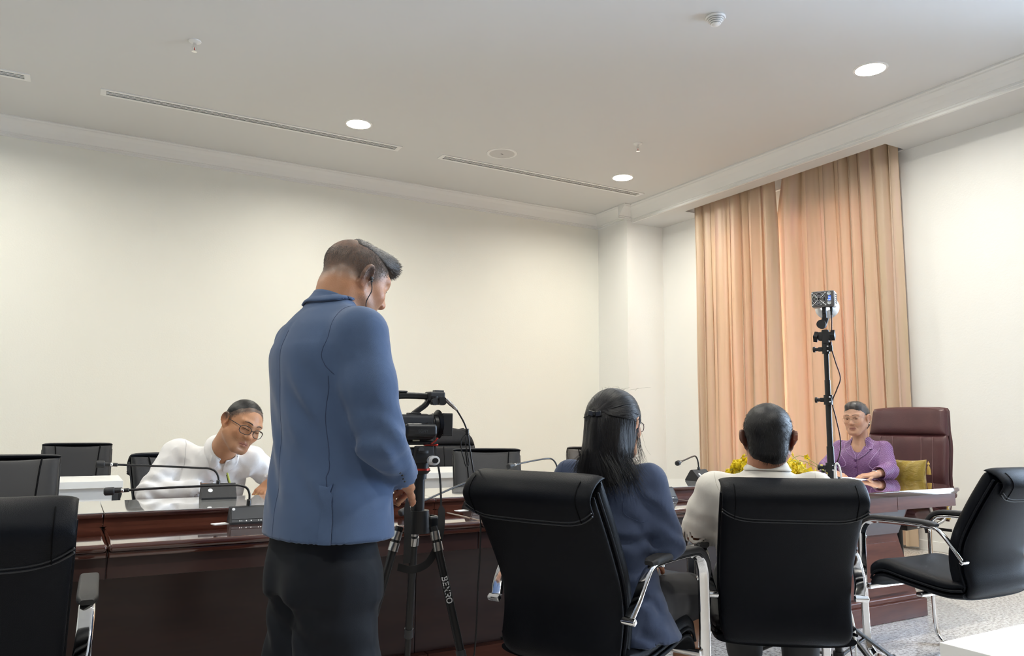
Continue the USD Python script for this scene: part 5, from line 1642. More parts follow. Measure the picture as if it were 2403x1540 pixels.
# ---- woman with long black hair, from behind
def long_hair_woman():
    t = thing("person", "person with long black hair clipped back and a navy blazer, sitting with back to us", "person", (1.64, 2.20, 0), 66)
    s = 0.95
    J = dict(head=(A3(0.035, -0.010, 1.138), rot(3, 3, 0)), s=s, jaw=0.92, neck=A3(0.015, -0.03, 1.01), neck_r=0.046, arm=0.9, hs=0.88, hip=A3(0, 0, 0.56),
             sh={1: A3(0.150, -0.005, 0.955), -1: A3(-0.148, -0.005, 0.958)}, el={1: A3(0.198, 0.035, 0.755), -1: A3(-0.215, 0.05, 0.73)},
             wr={1: A3(0.060, 0.20, 0.675), -1: A3(-0.06, 0.25, 0.64)},
             kn={1: A3(0.09, 0.44, 0.50), -1: A3(-0.08, 0.44, 0.50)}, an={1: A3(0.09, 0.36, 0.09), -1: A3(-0.08, 0.36, 0.09)},
             hand={1: (A3(-0.5, 0.8, -0.3), A3(0.3, 0.2, 0.9), dict(curl=(20, 30, 20))), -1: (A3(0.5, 0.8, -0.1), A3(0, 0, 1), dict(curl=(20, 30, 20)))})
    F, fr, body = skin_mesh(t, J, (-0.34, -0.20, 0.0), (0.34, 0.62, 1.30), [(2, 1.0, 1.28, 0.0045), (0, -0.06, 0.14, 0.0045), (1, 0.0, 0.13, 0.0045)],
                            lambda P, f: skin_colours(P, f, s, (0.50, 0.26, 0.15), lips=(0.42, 0.12, 0.10)))
    eyes(t, fr, s)
    spectacles(t, fr, s, M["plastic"], half=0.027, hh=0.0185, r=0.0012, y=0.106, z=0.004)
    # hair: a solid mass with combed strands over it
    H = Field((-0.26, -0.28, 0.84), (0.30, 0.16, 1.30), 0.006)
    E = lambda c, r, k=0.03, op="add": H.ell(A3(*c) * s, A3(*r) * s, k, op, fr)
    E((0, -0.020, 0.046), (0.089, 0.106, 0.090), 0.04)
    E((0, -0.036, -0.02), (0.090, 0.090, 0.09), 0.05)
    E((0, -0.055, -0.085), (0.086, 0.064, 0.075), 0.05)
    E((0, -0.078, -0.135), (0.085, 0.042, 0.060), 0.05)
    E((0.012, -0.105, -0.07), (0.045, 0.045, 0.11), 0.05)
    E((0.025, -0.100, -0.165), (0.060, 0.032, 0.045), 0.04)
    # clear of the face
    E((0.0, 0.108, -0.03), (0.088, 0.108, 0.110), 0.012, "sub")
    for q in (-1, 1):
        E((q * 0.088, 0.006, -0.008), (0.022, 0.026, 0.042), 0.010, "sub")
    H.put((-0.2, -0.2, -0.3), (0.2, 0.2, 0.2), lambda x, y, z: -(y - 0.030 + 0.40 * z) + 0 * x if False else (0.062 - y - 0.25 * np.clip(z, -0.1, 0.1)) * -1.0 * -1.0 + 0 * x, 0.008, "sub", (fr[0], fr[1])) if False else None
    clip = A3(0.004, -0.124, 0.030) * s

    def comb(P):
        q = local(fr, P) / s
        top = np.clip((q[:, 2] - 0.0) / 0.05, 0, 1)
        ang = np.arctan2(q[:, 0] + 0.005, q[:, 2] - 0.03)
        u = np.where(top > 0.5, ang * 9, q[:, 0] * 90)
        return 0.0030 * (meshkit.fbm(np.stack([u, q[:, 2] * 6, 0 * u], 1), 3, 4) - 0.5)
    H.displace(comb)
    hm = H.mesh()
    hair = part("hair", hm, M["hair_black"], t, True)
    r = np.random.default_rng(11)
    lines, widths = [], []
    W = lambda q: fr[0] + (np.asarray(q) * s) @ fr[1].T
    # gathered strands running over the skull to the clip
    knot = A3(0.004, -0.128, 0.030)
    top_l = []
    for k in range(900):
        a = r.uniform(-0.10 * pi, 1.10 * pi)
        st = A3(0.084 * math.cos(a), r.uniform(-0.01, 0.075), 0.046 + 0.088 * math.sin(a))
        top_l.append([st * (1 - f) + knot * f for f in np.linspace(0, 1, 10)])
    top_l = np.array(top_l)
    P = H.project(W(top_l.reshape(-1, 3)), 0.0022).reshape(len(top_l), 10, 3)
    lines += list(P)
    widths += [np.full(10, 0.0011)] * len(P)
    # loose hair that falls from the scalp below the gathered part, and the tail fanning out under the clip
    low, free = [], []
    for k in range(1500):
        tail = k < 600
        if tail:
            st, spread, ln = knot + A3(r.normal(0, 0.006), 0, -0.006), r.normal(0.014, 0.040), r.uniform(0.17, 0.275)
        else:
            a = r.uniform(-0.05 * pi, 1.05 * pi)
            st = A3(0.086 * math.cos(a), -0.032 - 0.085 * math.sin(a), r.uniform(-0.035, 0.035))
            spread, ln = st[0] * r.uniform(-0.1, 1.15) + r.normal(0, 0.010), r.uniform(0.15, 0.245) + st[2] * 0.6
        curl, ph = r.uniform(0.002, 0.012), r.uniform(0, 6.28)
        hook = r.choice((-1, 1, 1)) * r.uniform(0, 0.035)
        low.append([st + A3(spread * f**1.4 + curl * math.sin(ph + 4.5 * f) * f + hook * max(0, f - 0.72) * 2.2, -0.004, -ln * f) for f in np.linspace(0, 1, 14)])
        free.append(np.clip((np.linspace(0, 1, 14) - 0.55) / 0.25, 0, 1))
    low, free = np.array(low), np.array(free)[..., None]
    Q = W(low.reshape(-1, 3)).reshape(low.shape)
    on = H.project(Q.reshape(-1, 3), 0.0008).reshape(low.shape)
    P = on * (1 - free) + (Q + (on[:, 7:8] - Q[:, 7:8])) * free
    lines += list(P)
    widths += [np.linspace(0.0012, 0.0005, 14)] * len(P)
    # wisps: side locks past the cheek, fly-aways on top
    for k in range(70):
        sd = 1 if k % 3 else -1
        st = A3(sd * 0.082, r.uniform(-0.02, 0.03), r.uniform(-0.05, 0.02))
        ln = r.uniform(0.10, 0.18)
        b = r.uniform(0.0, 0.05)
        p = [st + A3(sd * b * f**1.6, 0.02 * f * r.uniform(0.5, 1.2), -ln * f) for f in np.linspace(0, 1, 8)]
        lines.append(W(p))
        widths.append(np.linspace(0.0007, 0.0003, 8))
    for k in range(26):
        st = A3(r.uniform(-0.05, 0.06), r.uniform(-0.04, 0.03), 0.132)
        d = A3(r.normal(0, 0.012), r.normal(0, 0.012), r.uniform(0.006, 0.016))
        p = [st + d * math.sin(1.9 * f) + A3(d[0], d[1], 0) * f for f in np.linspace(0, 1, 7)]
        lines.append(W(p))
        widths.append(np.linspace(0.0005, 0.0002, 7))
    curves("hair_strands", lines, widths, M["hair_strand"], t)
    c = H.project(frame_pt(fr, clip)[None], 0.005)[0]
    bow = UsdGeom.Xform.Define(stage, str(t.GetPath()) + "/hair_clip").GetPrim()
    Rm = np.eye(4)
    Rm[:3, :3] = fr[1]
    for q in (-1, 1):
        b = move(rbox(0.021, 0.007, 0.017, 0.002), (q * 0.0145, 0, q * -0.001), [("y", q * -12)])
        b.apply_transform(Rm)
        b.apply_translation(c)
        part("bow_loop", b, mat("clip_black_%d" % (q + 1), (0.02, 0.02, 0.024), 0.25), bow)
    b = rbox(0.008, 0.010, 0.014, 0.002)
    b.apply_transform(Rm)
    b.apply_translation(c)
    part("bow_knot", b, M["plastic"], bow)

    C = Field((-0.34, -0.26, 0.40), (0.36, 0.42, 1.08), 0.0075)
    C.stack([(0.450, 0.02, 0.01, 0.215, 0.180), (0.50, 0.01, 0.0, 0.205, 0.165), (0.60, 0, -0.015, 0.180, 0.145), (0.70, 0, -0.02, 0.168, 0.128), (0.82, 0.005, -0.02, 0.175, 0.125), (0.92, 0.008, -0.02, 0.165, 0.112), (0.975, 0.01, -0.025, 0.125, 0.09), (1.01, 0.015, -0.028, 0.072, 0.066), (1.03, 0.015, -0.026, 0.060, 0.056)], 0.02, power=2.3)
    for q in (-1, 1):
        C.cap(A3(q * 0.08 + 0.01, -0.02, 0.965), J["sh"][q] + A3(0, 0, -0.002), 0.042, 0.055, 0.03)
        sleeve(C, J["sh"][q], J["el"][q], J["wr"][q], (0.060, 0.054, 0.042), cut=0.03)
    C.stack([(0.43, 0.02, 0.01, 0.205, 0.170), (0.52, 0.01, 0.0, 0.14, 0.11)], 0.004, "sub")
    C.cap(J["neck"] + A3(0, 0.02, -0.01), fr[0], 0.047, 0.054, 0.004, "sub")
    C.box(A3(0.24, 0.21, 0.41), A3(0.18, 0.06, 0.08), 0.002, 0.003, "sub", (A3(0, 0, 0), np.eye(3)))
    g1 = bending(C, J["el"][1] + A3(0, 0, 0.02), 0.09, 0.006, (20, 50, 90), 5)
    g2 = bending(C, A3(0.12, -0.13, 0.70), 0.13, 0.007, (10, 0, 75), 6)
    g3 = bending(C, A3(0.15, -0.06, 0.52), 0.12, 0.008, (40, 30, 60), 7)
    g4 = bending(C, A3(0.17, -0.05, 0.88), 0.07, 0.006, (70, 0, 60), 8)
    C.displace(lambda P: g1(P) + g2(P) + g3(P) + g4(P) + 0.004 * (ridges(P * (8, 8, 5), 9) ** 2 - 0.4))
    jac = part("blazer", C.mesh(), M["blazer_navy"], t, True)
    for q in (-1, 1):
        pts = [A3(q * (0.130 + 0.030 * math.cos(a)), -0.02 - 0.11 * math.sin(a), 0.92 + 0.085 * math.cos(a)) for a in np.linspace(0.1, 0.95 * pi, 14)]
        seam_on(C, pts, "seam", M["seam_blue"], jac, 0.0009)
        seam_on(C, [(q * 0.09, -0.2, 0.97), (q * 0.085, -0.2, 0.80), (q * 0.075, -0.2, 0.66), (q * 0.11, -0.2, 0.45)], "seam", M["seam_blue"], jac, 0.0008)
    seam_on(C, [(0.01, -0.2, 1.0), (0.005, -0.2, 0.80), (0, -0.2, 0.66), (0.01, -0.2, 0.44)], "seam", M["seam_blue"], jac, 0.0008)
    part("collar", collar_band(A3(0.015, -0.018, 1.038), rot(0, 14, 0), 0.056, 0.054, 0.038, 40, 320, 0.006, 0.016, 40, over=C), M["blazer_navy"], jac, True)
    K = Field((-0.26, -0.20, 0.36), (0.28, 0.58, 0.66), 0.009)
    K.ell((0.0, -0.01, 0.53), (0.185, 0.155, 0.085), 0.03)
    for q in (-1, 1):
        K.cap(A3(q * 0.085, 0.02, 0.535), J["kn"][q] + A3(0, 0.01, -0.005), 0.100, 0.080, 0.05)
    K.box((0, 0.30, 0.52), (0.11, 0.24, 0.055), 0.04, 0.04)
    K.displace(lambda P: 0.005 * (ridges(P * (7, 5, 5), 12) ** 2 - 0.4))
    part("skirt", K.mesh(), M["skirt"], t, True)
    shoes(t, J["an"], M["shoe"])


long_hair_woman()


# ---- man in a cream shirt, from behind
def cream_man():
    t = thing("person", "person in a cream short-sleeved shirt with cropped black hair, sitting with back square to us", "person", (2.325, 2.135, 0), 47)
    J = dict(head=(A3(0.020, -0.045, 1.090), rot(2, 4, 0)), s=1.04, jaw=1.04, neck=A3(0, -0.055, 0.975), neck_r=0.060, hip=A3(0, 0.03, 0.54),
             sh={1: A3(0.180, -0.045, 0.905), -1: A3(-0.180, -0.045, 0.900)}, el={1: A3(0.245, 0.01, 0.735), -1: A3(-0.255, 0.005, 0.725)},
             wr={1: A3(0.20, 0.24, 0.725), -1: A3(-0.27, 0.225, 0.735)},
             kn={1: A3(0.13, 0.45, 0.50), -1: A3(-0.12, 0.45, 0.50)}, an={1: A3(0.13, 0.50, 0.09), -1: A3(-0.10, 0.53, 0.09)},
             hand={1: (A3(-0.1, 0.9, -0.2), A3(0, 0.2, 1), dict(curl=(25, 40, 25))), -1: (A3(0.05, 0.9, -0.15), A3(0, 0.2, 1), dict(curl=(35, 50, 30)))})

    def scalp(q):
        return np.clip((q[:, 2] + 0.055) / 0.02, 0, 1) * 0.8 * (q[:, 1] < 0.02)
    scalp.colour = (0.03, 0.026, 0.024)
    F, fr, body = skin_mesh(t, J, (-0.40, -0.22, 0.0), (0.38, 0.72, 1.26), [(2, 0.98, 1.24, 0.0045), (0, -0.11, 0.11, 0.0045), (1, -0.09, 0.08, 0.0045), (2, 0.70, 0.78, 0.007)],
                            lambda P, f: skin_colours(P, f, 1.04, (0.42, 0.195, 0.115), scalp=scalp))
    eyes(t, fr, 1.04)
    H = Field(fr[0] - 0.16, fr[0] + 0.16, 0.0045)
    H.ell(A3(0, -0.018, 0.046), A3(0.0865, 0.106, 0.094), 0.01, "add", fr)
    H.ell(A3(0, -0.045, -0.035), A3(0.068, 0.062, 0.075), 0.03, "add", fr)
    H.put((-0.2, -0.2, -0.2), (0.2, 0.2, 0.2), lambda x, y, z: np.maximum(y - 0.072 - 0.1 * z, np.minimum(y - 0.012, (0.0 - z)) * 1.0 - 0.0) * -1.0 * -1.0 - 0.0 if False else -np.minimum(0.070 - y + 0 * x + 0 * z, np.maximum(z - 0.035, -y + 0.015)), 0.006, "sub", (fr[0], fr[1])) if False else None
    H.box(A3(0, 0.115, -0.05), A3(0.12, 0.10, 0.075), 0.02, 0.012, "sub", fr)
    H.box(A3(0, 0.135, 0.04), A3(0.12, 0.055, 0.06), 0.02, 0.012, "sub", fr)
    for q in (-1, 1):
        H.ell(A3(q * 0.083, -0.004, -0.002), A3(0.014, 0.024, 0.034), 0.008, "sub", fr)
    H.box(A3(0, -0.05, -0.140), A3(0.12, 0.12, 0.040), 0.01, 0.012, "sub", fr)
    H.displace(lambda P: 0.0026 * (meshkit.fbm(P * (60, 60, 40), 3, 2) - 0.45))
    hm = H.mesh()
    part("hair", hm, M["hair_black"], t, True)
    P, N = surface_points(hm, 5200, 41)
    crown = frame_pt(fr, (0.0, -0.070, 0.098))
    v = P - crown
    v -= N * (v * N).sum(1, keepdims=True)
    v /= np.linalg.norm(v, axis=1, keepdims=True) + 1e-6
    sw = np.cross(N, v)
    d = N * 0.22 + v * 0.75 + sw * 0.45 * np.exp(-np.linalg.norm(P - crown, axis=1) / 0.05)[:, None]
    d[:, 2] -= 0.25
    strands("hair_strands", t, P - N * 0.002, d / np.linalg.norm(d, axis=1, keepdims=True), 0.017, M["hair_strand"], 0.0009, 0.25, seed=42)

    C = Field((-0.36, -0.26, 0.42), (0.36, 0.22, 1.06), 0.0075)
    C.stack([(0.43, 0, 0.03, 0.175, 0.135), (0.55, 0, 0.025, 0.180, 0.135), (0.70, 0, 0.0, 0.180, 0.132), (0.82, 0, -0.035, 0.188, 0.128), (0.89, 0, -0.055, 0.180, 0.115), (0.935, 0, -0.058, 0.125, 0.092), (0.962, 0.008, -0.056, 0.088, 0.084), (0.988, 0.01, -0.054, 0.076, 0.074), (1.004, 0.01, -0.052, 0.070, 0.068)], 0.02, power=2.3)
    for q in (-1, 1):
        C.cap(A3(q * 0.085, -0.055, 0.915), J["sh"][q], 0.045, 0.062, 0.035)
        a, e, w = J["sh"][q], J["el"][q], J["wr"][q]
        C.chain([a, a * 0.5 + e * 0.5, e], [0.066, 0.066, 0.064], 0.03)
        d = (e - a) / np.linalg.norm(e - a)
        C.cap(e + d * 0.30, e + d * 0.40, 0.28, 0.28, 0.003, "sub")
        C.cap(e - d * 0.05, e + d * 0.10, 0.055, 0.058, 0.003, "sub")
    C.cap(J["neck"], fr[0], 0.060, 0.064, 0.004, "sub")
    g1 = bending(C, A3(0, -0.19, 0.90), 0.10, 0.0045, (45, 0, 70), 5)
    g2 = bending(C, A3(-0.23, -0.03, 0.79), 0.08, 0.005, (30, 0, 60), 6)
    C.displace(lambda P: g1(P) + g2(P) + 0.005 * (ridges(P * (8, 8, 5), 19) ** 2 - 0.4))
    sh = part("shirt", C.mesh(), M["cotton_cream"], t, True)
    part("collar", collar_band(A3(0.012, -0.052, 1.014), rot(0, 6, 0), 0.067, 0.066, 0.040, 8, 352, 0.004, 0.014, 50, over=C, gap=0.003), M["cotton_cream"], sh, True)
    for q in (-1, 1):
        pts = [A3(q * (0.150 + 0.030 * math.cos(a)), -0.05 - 0.11 * math.sin(a), 0.875 + 0.085 * math.cos(a)) for a in np.linspace(0.1, 0.9 * pi, 12)]
        seam_on(C, pts, "seam", mat("cream_seam_%d" % (q + 1), (0.50, 0.47, 0.42), 0.9), sh, 0.0008)
        e, a = J["el"][q], J["sh"][q]
    M["grey_trouser"] = weave("grey_trouser", (0.055, 0.056, 0.058), (0.065, 0.066, 0.068), sheen=0.15)
    trousers(t, J["hip"], J["kn"], {q: J["an"][q] + A3(0, 0, 0.08) for q in (-1, 1)}, M["grey_trouser"], 32)
    shoes(t, J["an"], M["shoe"])


cream_man()
# ---- woman in purple at the head desk
M["brocade"] = usdkit.material(stage, "/World/Looks/purple_brocade", {
    "tc": ("texture_coordinate", {}),
    "m1": ("mapping", {"rotation": (0, 0.7, 0), "scale": (1, 0.4, 1)}),
    "w1": ("wave_texture", {"scale": 42.0, "distortion": 0.6, "detail": 1, "bands_direction": "x"}),
    "m2": ("mapping", {"rotation": (0, -0.7, 0), "scale": (1, 0.4, 1)}),
    "w2": ("wave_texture", {"scale": 42.0, "distortion": 0.6, "detail": 1, "bands_direction": "x"}),
    "mul": ("math", {"math_type": "multiply"}),
    "n": ("noise_texture", {"scale": 120, "detail": 3}),
    "mn": ("math", {"math_type": "multiply"}),
    "r": ("rgb_ramp", {"ramp": [(0.05, (0.17, 0.075, 0.20)), (0.20, (0.24, 0.12, 0.29)), (0.36, (0.36, 0.21, 0.43)), (0.7, (0.48, 0.33, 0.55))]}),
    "b": ("bump", {"distance": 0.0008, "strength": 0.6}),
    "p": ("principled_bsdf", {"roughness": 0.42, "sheen_weight": 0.35, "sheen_roughness": 0.3, "sheen_tint": (0.8, 0.6, 0.95), "specular_ior_level": 0.4}),
}, [("tc.object", "m1.vector"), ("m1.vector", "w1.vector"), ("tc.object", "m2.vector"), ("m2.vector", "w2.vector"), ("w1.fac", "mul.value1"), ("w2.fac", "mul.value2"), ("tc.object", "n.vector"), ("mul.value", "mn.value1"), ("n.fac", "mn.value2"), ("mn.value", "r.fac"), ("r.color", "p.base_color"), ("mul.value", "b.height"), ("b.normal", "p.normal")], surface="p.BSDF")
M["lilac"] = mat("lilac_piping", (0.50, 0.34, 0.58), 0.5)
M["purple_dark"] = mat("dark_purple_button", (0.10, 0.03, 0.13), 0.3)


def purple_woman():
    t = thing("person", "person in a purple brocade jacket and thin-rimmed glasses, seated facing us at the head desk", "person", (5.335, 3.90, 0), 250)
    s = 1.03
    J = dict(head=(A3(0.0, 0.135, 1.192), rot(4, 4, 2)), s=s, jaw=1.15, lid=0.42, neck=A3(0, 0.055, 1.045), neck_r=0.050, arm=0.95, hs=0.9, hip=A3(0, -0.02, 0.56), chest=(A3(0, 0.085, 0.965), A3(0.075, 0.062, 0.085)),
             sh={1: A3(0.155, 0.035, 0.982), -1: A3(-0.155, 0.035, 0.982)}, el={1: A3(0.232, 0.135, 0.820), -1: A3(-0.212, 0.120, 0.815)},
             wr={1: A3(0.125, 0.30, 0.790), -1: A3(-0.155, 0.305, 0.792)},
             kn={1: A3(0.10, 0.42, 0.50), -1: A3(-0.10, 0.42, 0.50)}, an={1: A3(0.10, 0.36, 0.09), -1: A3(-0.10, 0.36, 0.09)},
             hand={1: (A3(-0.75, 0.60, -0.12), A3(0.0, 0.2, 1), dict(curl=(14, 18, 12), spread=4)), -1: (A3(0.80, 0.55, -0.10), A3(0.0, 0.2, 1), dict(curl=(16, 22, 14), spread=5))})
    F, fr, body = skin_mesh(t, J, (-0.36, -0.20, 0.0), (0.36, 0.56, 1.36), [(2, 1.04, 1.34, 0.004), (0, -0.12, 0.12, 0.004), (1, 0.08, 0.28, 0.004), (1, 0.28, 0.46, 0.006), (2, 0.74, 0.85, 0.005)],
                            lambda P, f: skin_colours(P, f, s, (0.56, 0.32, 0.215), lips=(0.36, 0.14, 0.12), brow=(0.14, 0.09, 0.07), brow_w=0.8))
    eyes(t, fr, s, lid=0.1)
    face_lines(t, F, fr, s, (0.10, 0.065, 0.05), lash=0.0170, brow_r=0.0016)
    M["wire"] = mat("thin_gold_wire", (0.62, 0.50, 0.36), 0.25, metal=1.0)
    spectacles(t, fr, s, M["wire"], half=0.0285, hh=0.0215, r=0.0007, y=0.106, z=0.003, square=2.4)
    for q in (-1, 1):
        part("earring", ball(0.0055, frame_pt(fr, A3(q * 0.087, -0.004, -0.034) * s), sub=2), mat("pearl_%d" % (q + 2), (0.85, 0.82, 0.78), 0.15), t, True)
    # greying hair swept back and up from the face
    H = Field(fr[0] - 0.17, fr[0] + 0.17, 0.0045)
    H.ell(A3(0, -0.020, 0.044) * s, A3(0.081, 0.102, 0.087) * s, 0.01, "add", fr)
    H.ell(A3(0, 0.035, 0.100) * s, A3(0.058, 0.05, 0.033) * s, 0.03, "add", fr)
    H.ell(A3(0, -0.070, -0.03) * s, A3(0.066, 0.05, 0.06) * s, 0.03, "add", fr)
    H.ell(A3(0, 0.105, 0.002) * s, A3(0.069, 0.057, 0.088) * s, 0.014, "sub", fr)
    H.box(A3(0, 0.10, -0.09) * s, A3(0.12, 0.085, 0.075) * s, 0.02, 0.012, "sub", fr)
    for q in (-1, 1):
        H.ell(A3(q * 0.086, 0.0, -0.005) * s, A3(0.016, 0.030, 0.038) * s, 0.008, "sub", fr)

    def comb(P):
        q = local(fr, P) / s
        return 0.0014 * np.sin(q[:, 0] * 420 + 6 * meshkit.noise(q * (25, 10, 10), 3)) * 0.6
    H.displace(comb)
    hm = H.mesh()
    part("hair", hm, mat("hair_salt_pepper", (0.018, 0.017, 0.018), 0.42, noise=(9, (0.11, 0.10, 0.098), 4, (5, 1, 1))), t, True)
    P, N = surface_points(hm, 2600, 51)
    q = local(fr, P) / s
    d = N * 0.10 - fr[1][:, 1] * 0.8 + fr[1][:, 2] * np.where(q[:, 2] > 0.06, 0.05, 0.5)[:, None]
    strands("hair_strands", t, P[:1500] - N[:1500] * 0.001, d[:1500] / np.linalg.norm(d[:1500], axis=1, keepdims=True), 0.022, M["hair_strand"], 0.0009, 0.12, seed=52)
    strands("hair_strands", t, P[1500:] - N[1500:] * 0.001, d[1500:] / np.linalg.norm(d[1500:], axis=1, keepdims=True), 0.022, M["hair_silver"], 0.0007, 0.12, seed=53)

    C = Field((-0.36, -0.22, 0.46), (0.36, 0.40, 1.12), 0.0065)
    C.stack([(0.48, 0, -0.02, 0.20, 0.16), (0.60, 0, -0.01, 0.19, 0.150), (0.70, 0, 0.0, 0.175, 0.135), (0.82, 0, 0.015, 0.175, 0.130), (0.92, 0, 0.025, 0.175, 0.122), (0.985, 0, 0.032, 0.150, 0.095), (1.02, 0, 0.038, 0.105, 0.078), (1.045, 0, 0.042, 0.072, 0.066), (1.060, 0, 0.046, 0.062, 0.060)], 0.02, power=2.3)
    for q in (-1, 1):
        C.ell(A3(q * 0.075, 0.115, 0.885), A3(0.075, 0.045, 0.07), 0.04)
        C.cap(A3(q * 0.08, 0.035, 0.985), J["sh"][q] + A3(0, 0, -0.010), 0.042, 0.056, 0.03)
        e, w = J["el"][q], J["wr"][q]
        cut = e * 0.30 + w * 0.70
        sleeve(C, J["sh"][q] + A3(0, 0, -0.012), e, cut, (0.058, 0.060, 0.052), cut=0.0, hollow=0.008)
    C.cap(A3(0, 0.06, 1.03), fr[0], 0.050, 0.058, 0.004, "sub")
    C.chain([A3(0, 0.178, 0.912), A3(0, 0.165, 0.985), A3(0, 0.135, 1.05)], [0.004, 0.030, 0.054], 0.006, "sub")
    g = [bending(C, J["el"][q], 0.09, 0.005, (60, 40, 60), 5 + q) for q in (-1, 1)]
    C.displace(lambda P: g[0](P) + g[1](P) + 0.0032 * (ridges(P * (9, 9, 6), 14) ** 2 - 0.4))
    jac = part("jacket", C.mesh(), M["brocade"], t, True)
    # skin of the chest shows in the neck opening
    chest = Field((-0.09, 0.02, 0.92), (0.09, 0.20, 1.10), 0.006)
    # notched collar: upper collar and lapels, each edged with lilac piping
    for q in (-1, 1):
        lap = [A3(q * 0.058, 0.115, 1.052), A3(q * 0.105, 0.105, 1.015), A3(q * 0.100, 0.13, 0.975), A3(q * 0.062, 0.155, 0.972)]
        low = [A3(q * 0.050, 0.13, 0.995), A3(q * 0.088, 0.15, 0.968), A3(q * 0.060, 0.17, 0.935), A3(q * 0.004, 0.19, 0.895), A3(q * 0.006, 0.19, 0.925)]
        for nm, poly, back in (("collar", lap, A3(q * 0.05, 0.11, 1.05)), ("lapel", low, A3(q * 0.03, 0.15, 0.98))):
            ring = np.vstack([spline([a, b], 6)[:-1] for a, b in zip(poly, poly[1:] + poly[:1])])
            c = ring.mean(0)
            rows = np.stack([C.project(c + (ring - c) * f, 0.003 + 0.004 * f) for f in np.linspace(0.02, 1, 6)], 0)
            rows = np.concatenate([rows, rows[:, :1]], 1)
            part(nm, pad(rows, np.full(rows.shape[:2], 0.004)), M["brocade"], jac, True)
            part("piping", tube(np.vstack([rows[-1]]), 0.0022, 6), M["lilac"], jac, True)
        seam_on(C, [(q * 0.150, 0.10, 0.985), (q * 0.125, 0.16, 0.93), (q * 0.088, 0.19, 0.86), (q * 0.085, 0.19, 0.76), (q * 0.09, 0.19, 0.60)], "piping", M["lilac"], jac, 0.0020, 40, 0.001)
        seam_on(C, [(q * 0.135, 0.06, 1.035), (q * 0.150, 0.11, 0.99), (q * 0.150, 0.14, 0.93)], "seam", M["purple_dark"], jac, 0.0014)
        e, w = J["el"][q], J["wr"][q]
        d = (w - e) / np.linalg.norm(w - e)
        cc = e * 0.30 + w * 0.70 - d * 0.035 + d * 0.052
        b1, b2 = np.cross(d, A3(0, 0, 1)), None
        b1 /= np.linalg.norm(b1)
        b2 = np.cross(d, b1)
        a = np.linspace(0, 2 * pi, 33)[:-1]
        cuff = C.project(np.array([cc + 0.05 * (math.cos(v) * b1 + math.sin(v) * b2) + d * 0.010 * math.sin(3 * v) for v in a]), 0.0012)
        part("cuff_piping", sweep(cuff, circle(0.0017, 6), closed=True), M["lilac"], jac, True)
    seam_on(C, [(0.004, 0.22, 0.895), (0.004, 0.22, 0.80), (0.004, 0.22, 0.62)], "placket_seam", M["purple_dark"], jac, 0.0016)
    for k in range(4):
        b = C.project(A3(0.012, 0.22, 0.885 - 0.062 * k)[None], 0.002)[0]
        part("button", ball(0.0085, b, (1, 0.5, 1), 2), M["purple_dark"], jac, True)
    K = Field((-0.26, -0.20, 0.36), (0.26, 0.58, 0.66), 0.012)
    K.ell((0.0, -0.01, 0.53), (0.185, 0.155, 0.08), 0.03)
    for q in (-1, 1):
        K.cap(A3(q * 0.085, 0.02, 0.535), J["kn"][q], 0.095, 0.08, 0.05)
    part("skirt", K.mesh(), M["skirt"], t, True)
    shoes(t, J["an"], M["shoe"])
    # watch on the left wrist, ring
    e, w = J["el"][-1], J["wr"][-1]
    d = (w - e) / np.linalg.norm(w - e)
    b1 = np.cross(d, A3(0, 0, 1))
    b1 /= np.linalg.norm(b1)
    b2 = np.cross(b1, d)
    c = w - d * 0.012
    a = np.linspace(0, 2 * pi, 33)[:-1]
    wt = part("watch_band", sweep(np.array([c + 0.0285 * math.cos(v) * b1 + 0.0265 * math.sin(v) * b2 for v in a]), rrect(0.002, 0.013, 0.0009, 2), closed=True, up=b2), M["silver"], t, True)
    part("watch_face", move(lathe([(0, 0), (0.012, 0), (0.0125, 0.004), (0.010, 0.006), (0, 0.006)], 24), c + b2 * 0.0255 + b1 * 0.006), M["silver"], wt)
    u, n, kw = J["hand"][-1]
    u = u / np.linalg.norm(u)
    n = n - u * (n @ u)
    n /= np.linalg.norm(n)
    tt = np.cross(u, n) * -1
    c = w + (u * 0.106 + tt * -0.0105 - n * 0.004) * 0.9
    part("ring", sweep(np.array([c + 0.0094 * (math.cos(v) * tt + math.sin(v) * np.cross(tt, u)) for v in a]), circle(0.0016, 6), closed=True), M["gold"], t, True)


purple_woman()
# ------------------------------------------------------------------ video camera on its tripod
def cables(name, pts, r, m, parent, n=60, label=None):
    return part(name, tube(pts, r, 8, n), m, parent, True, label=label)


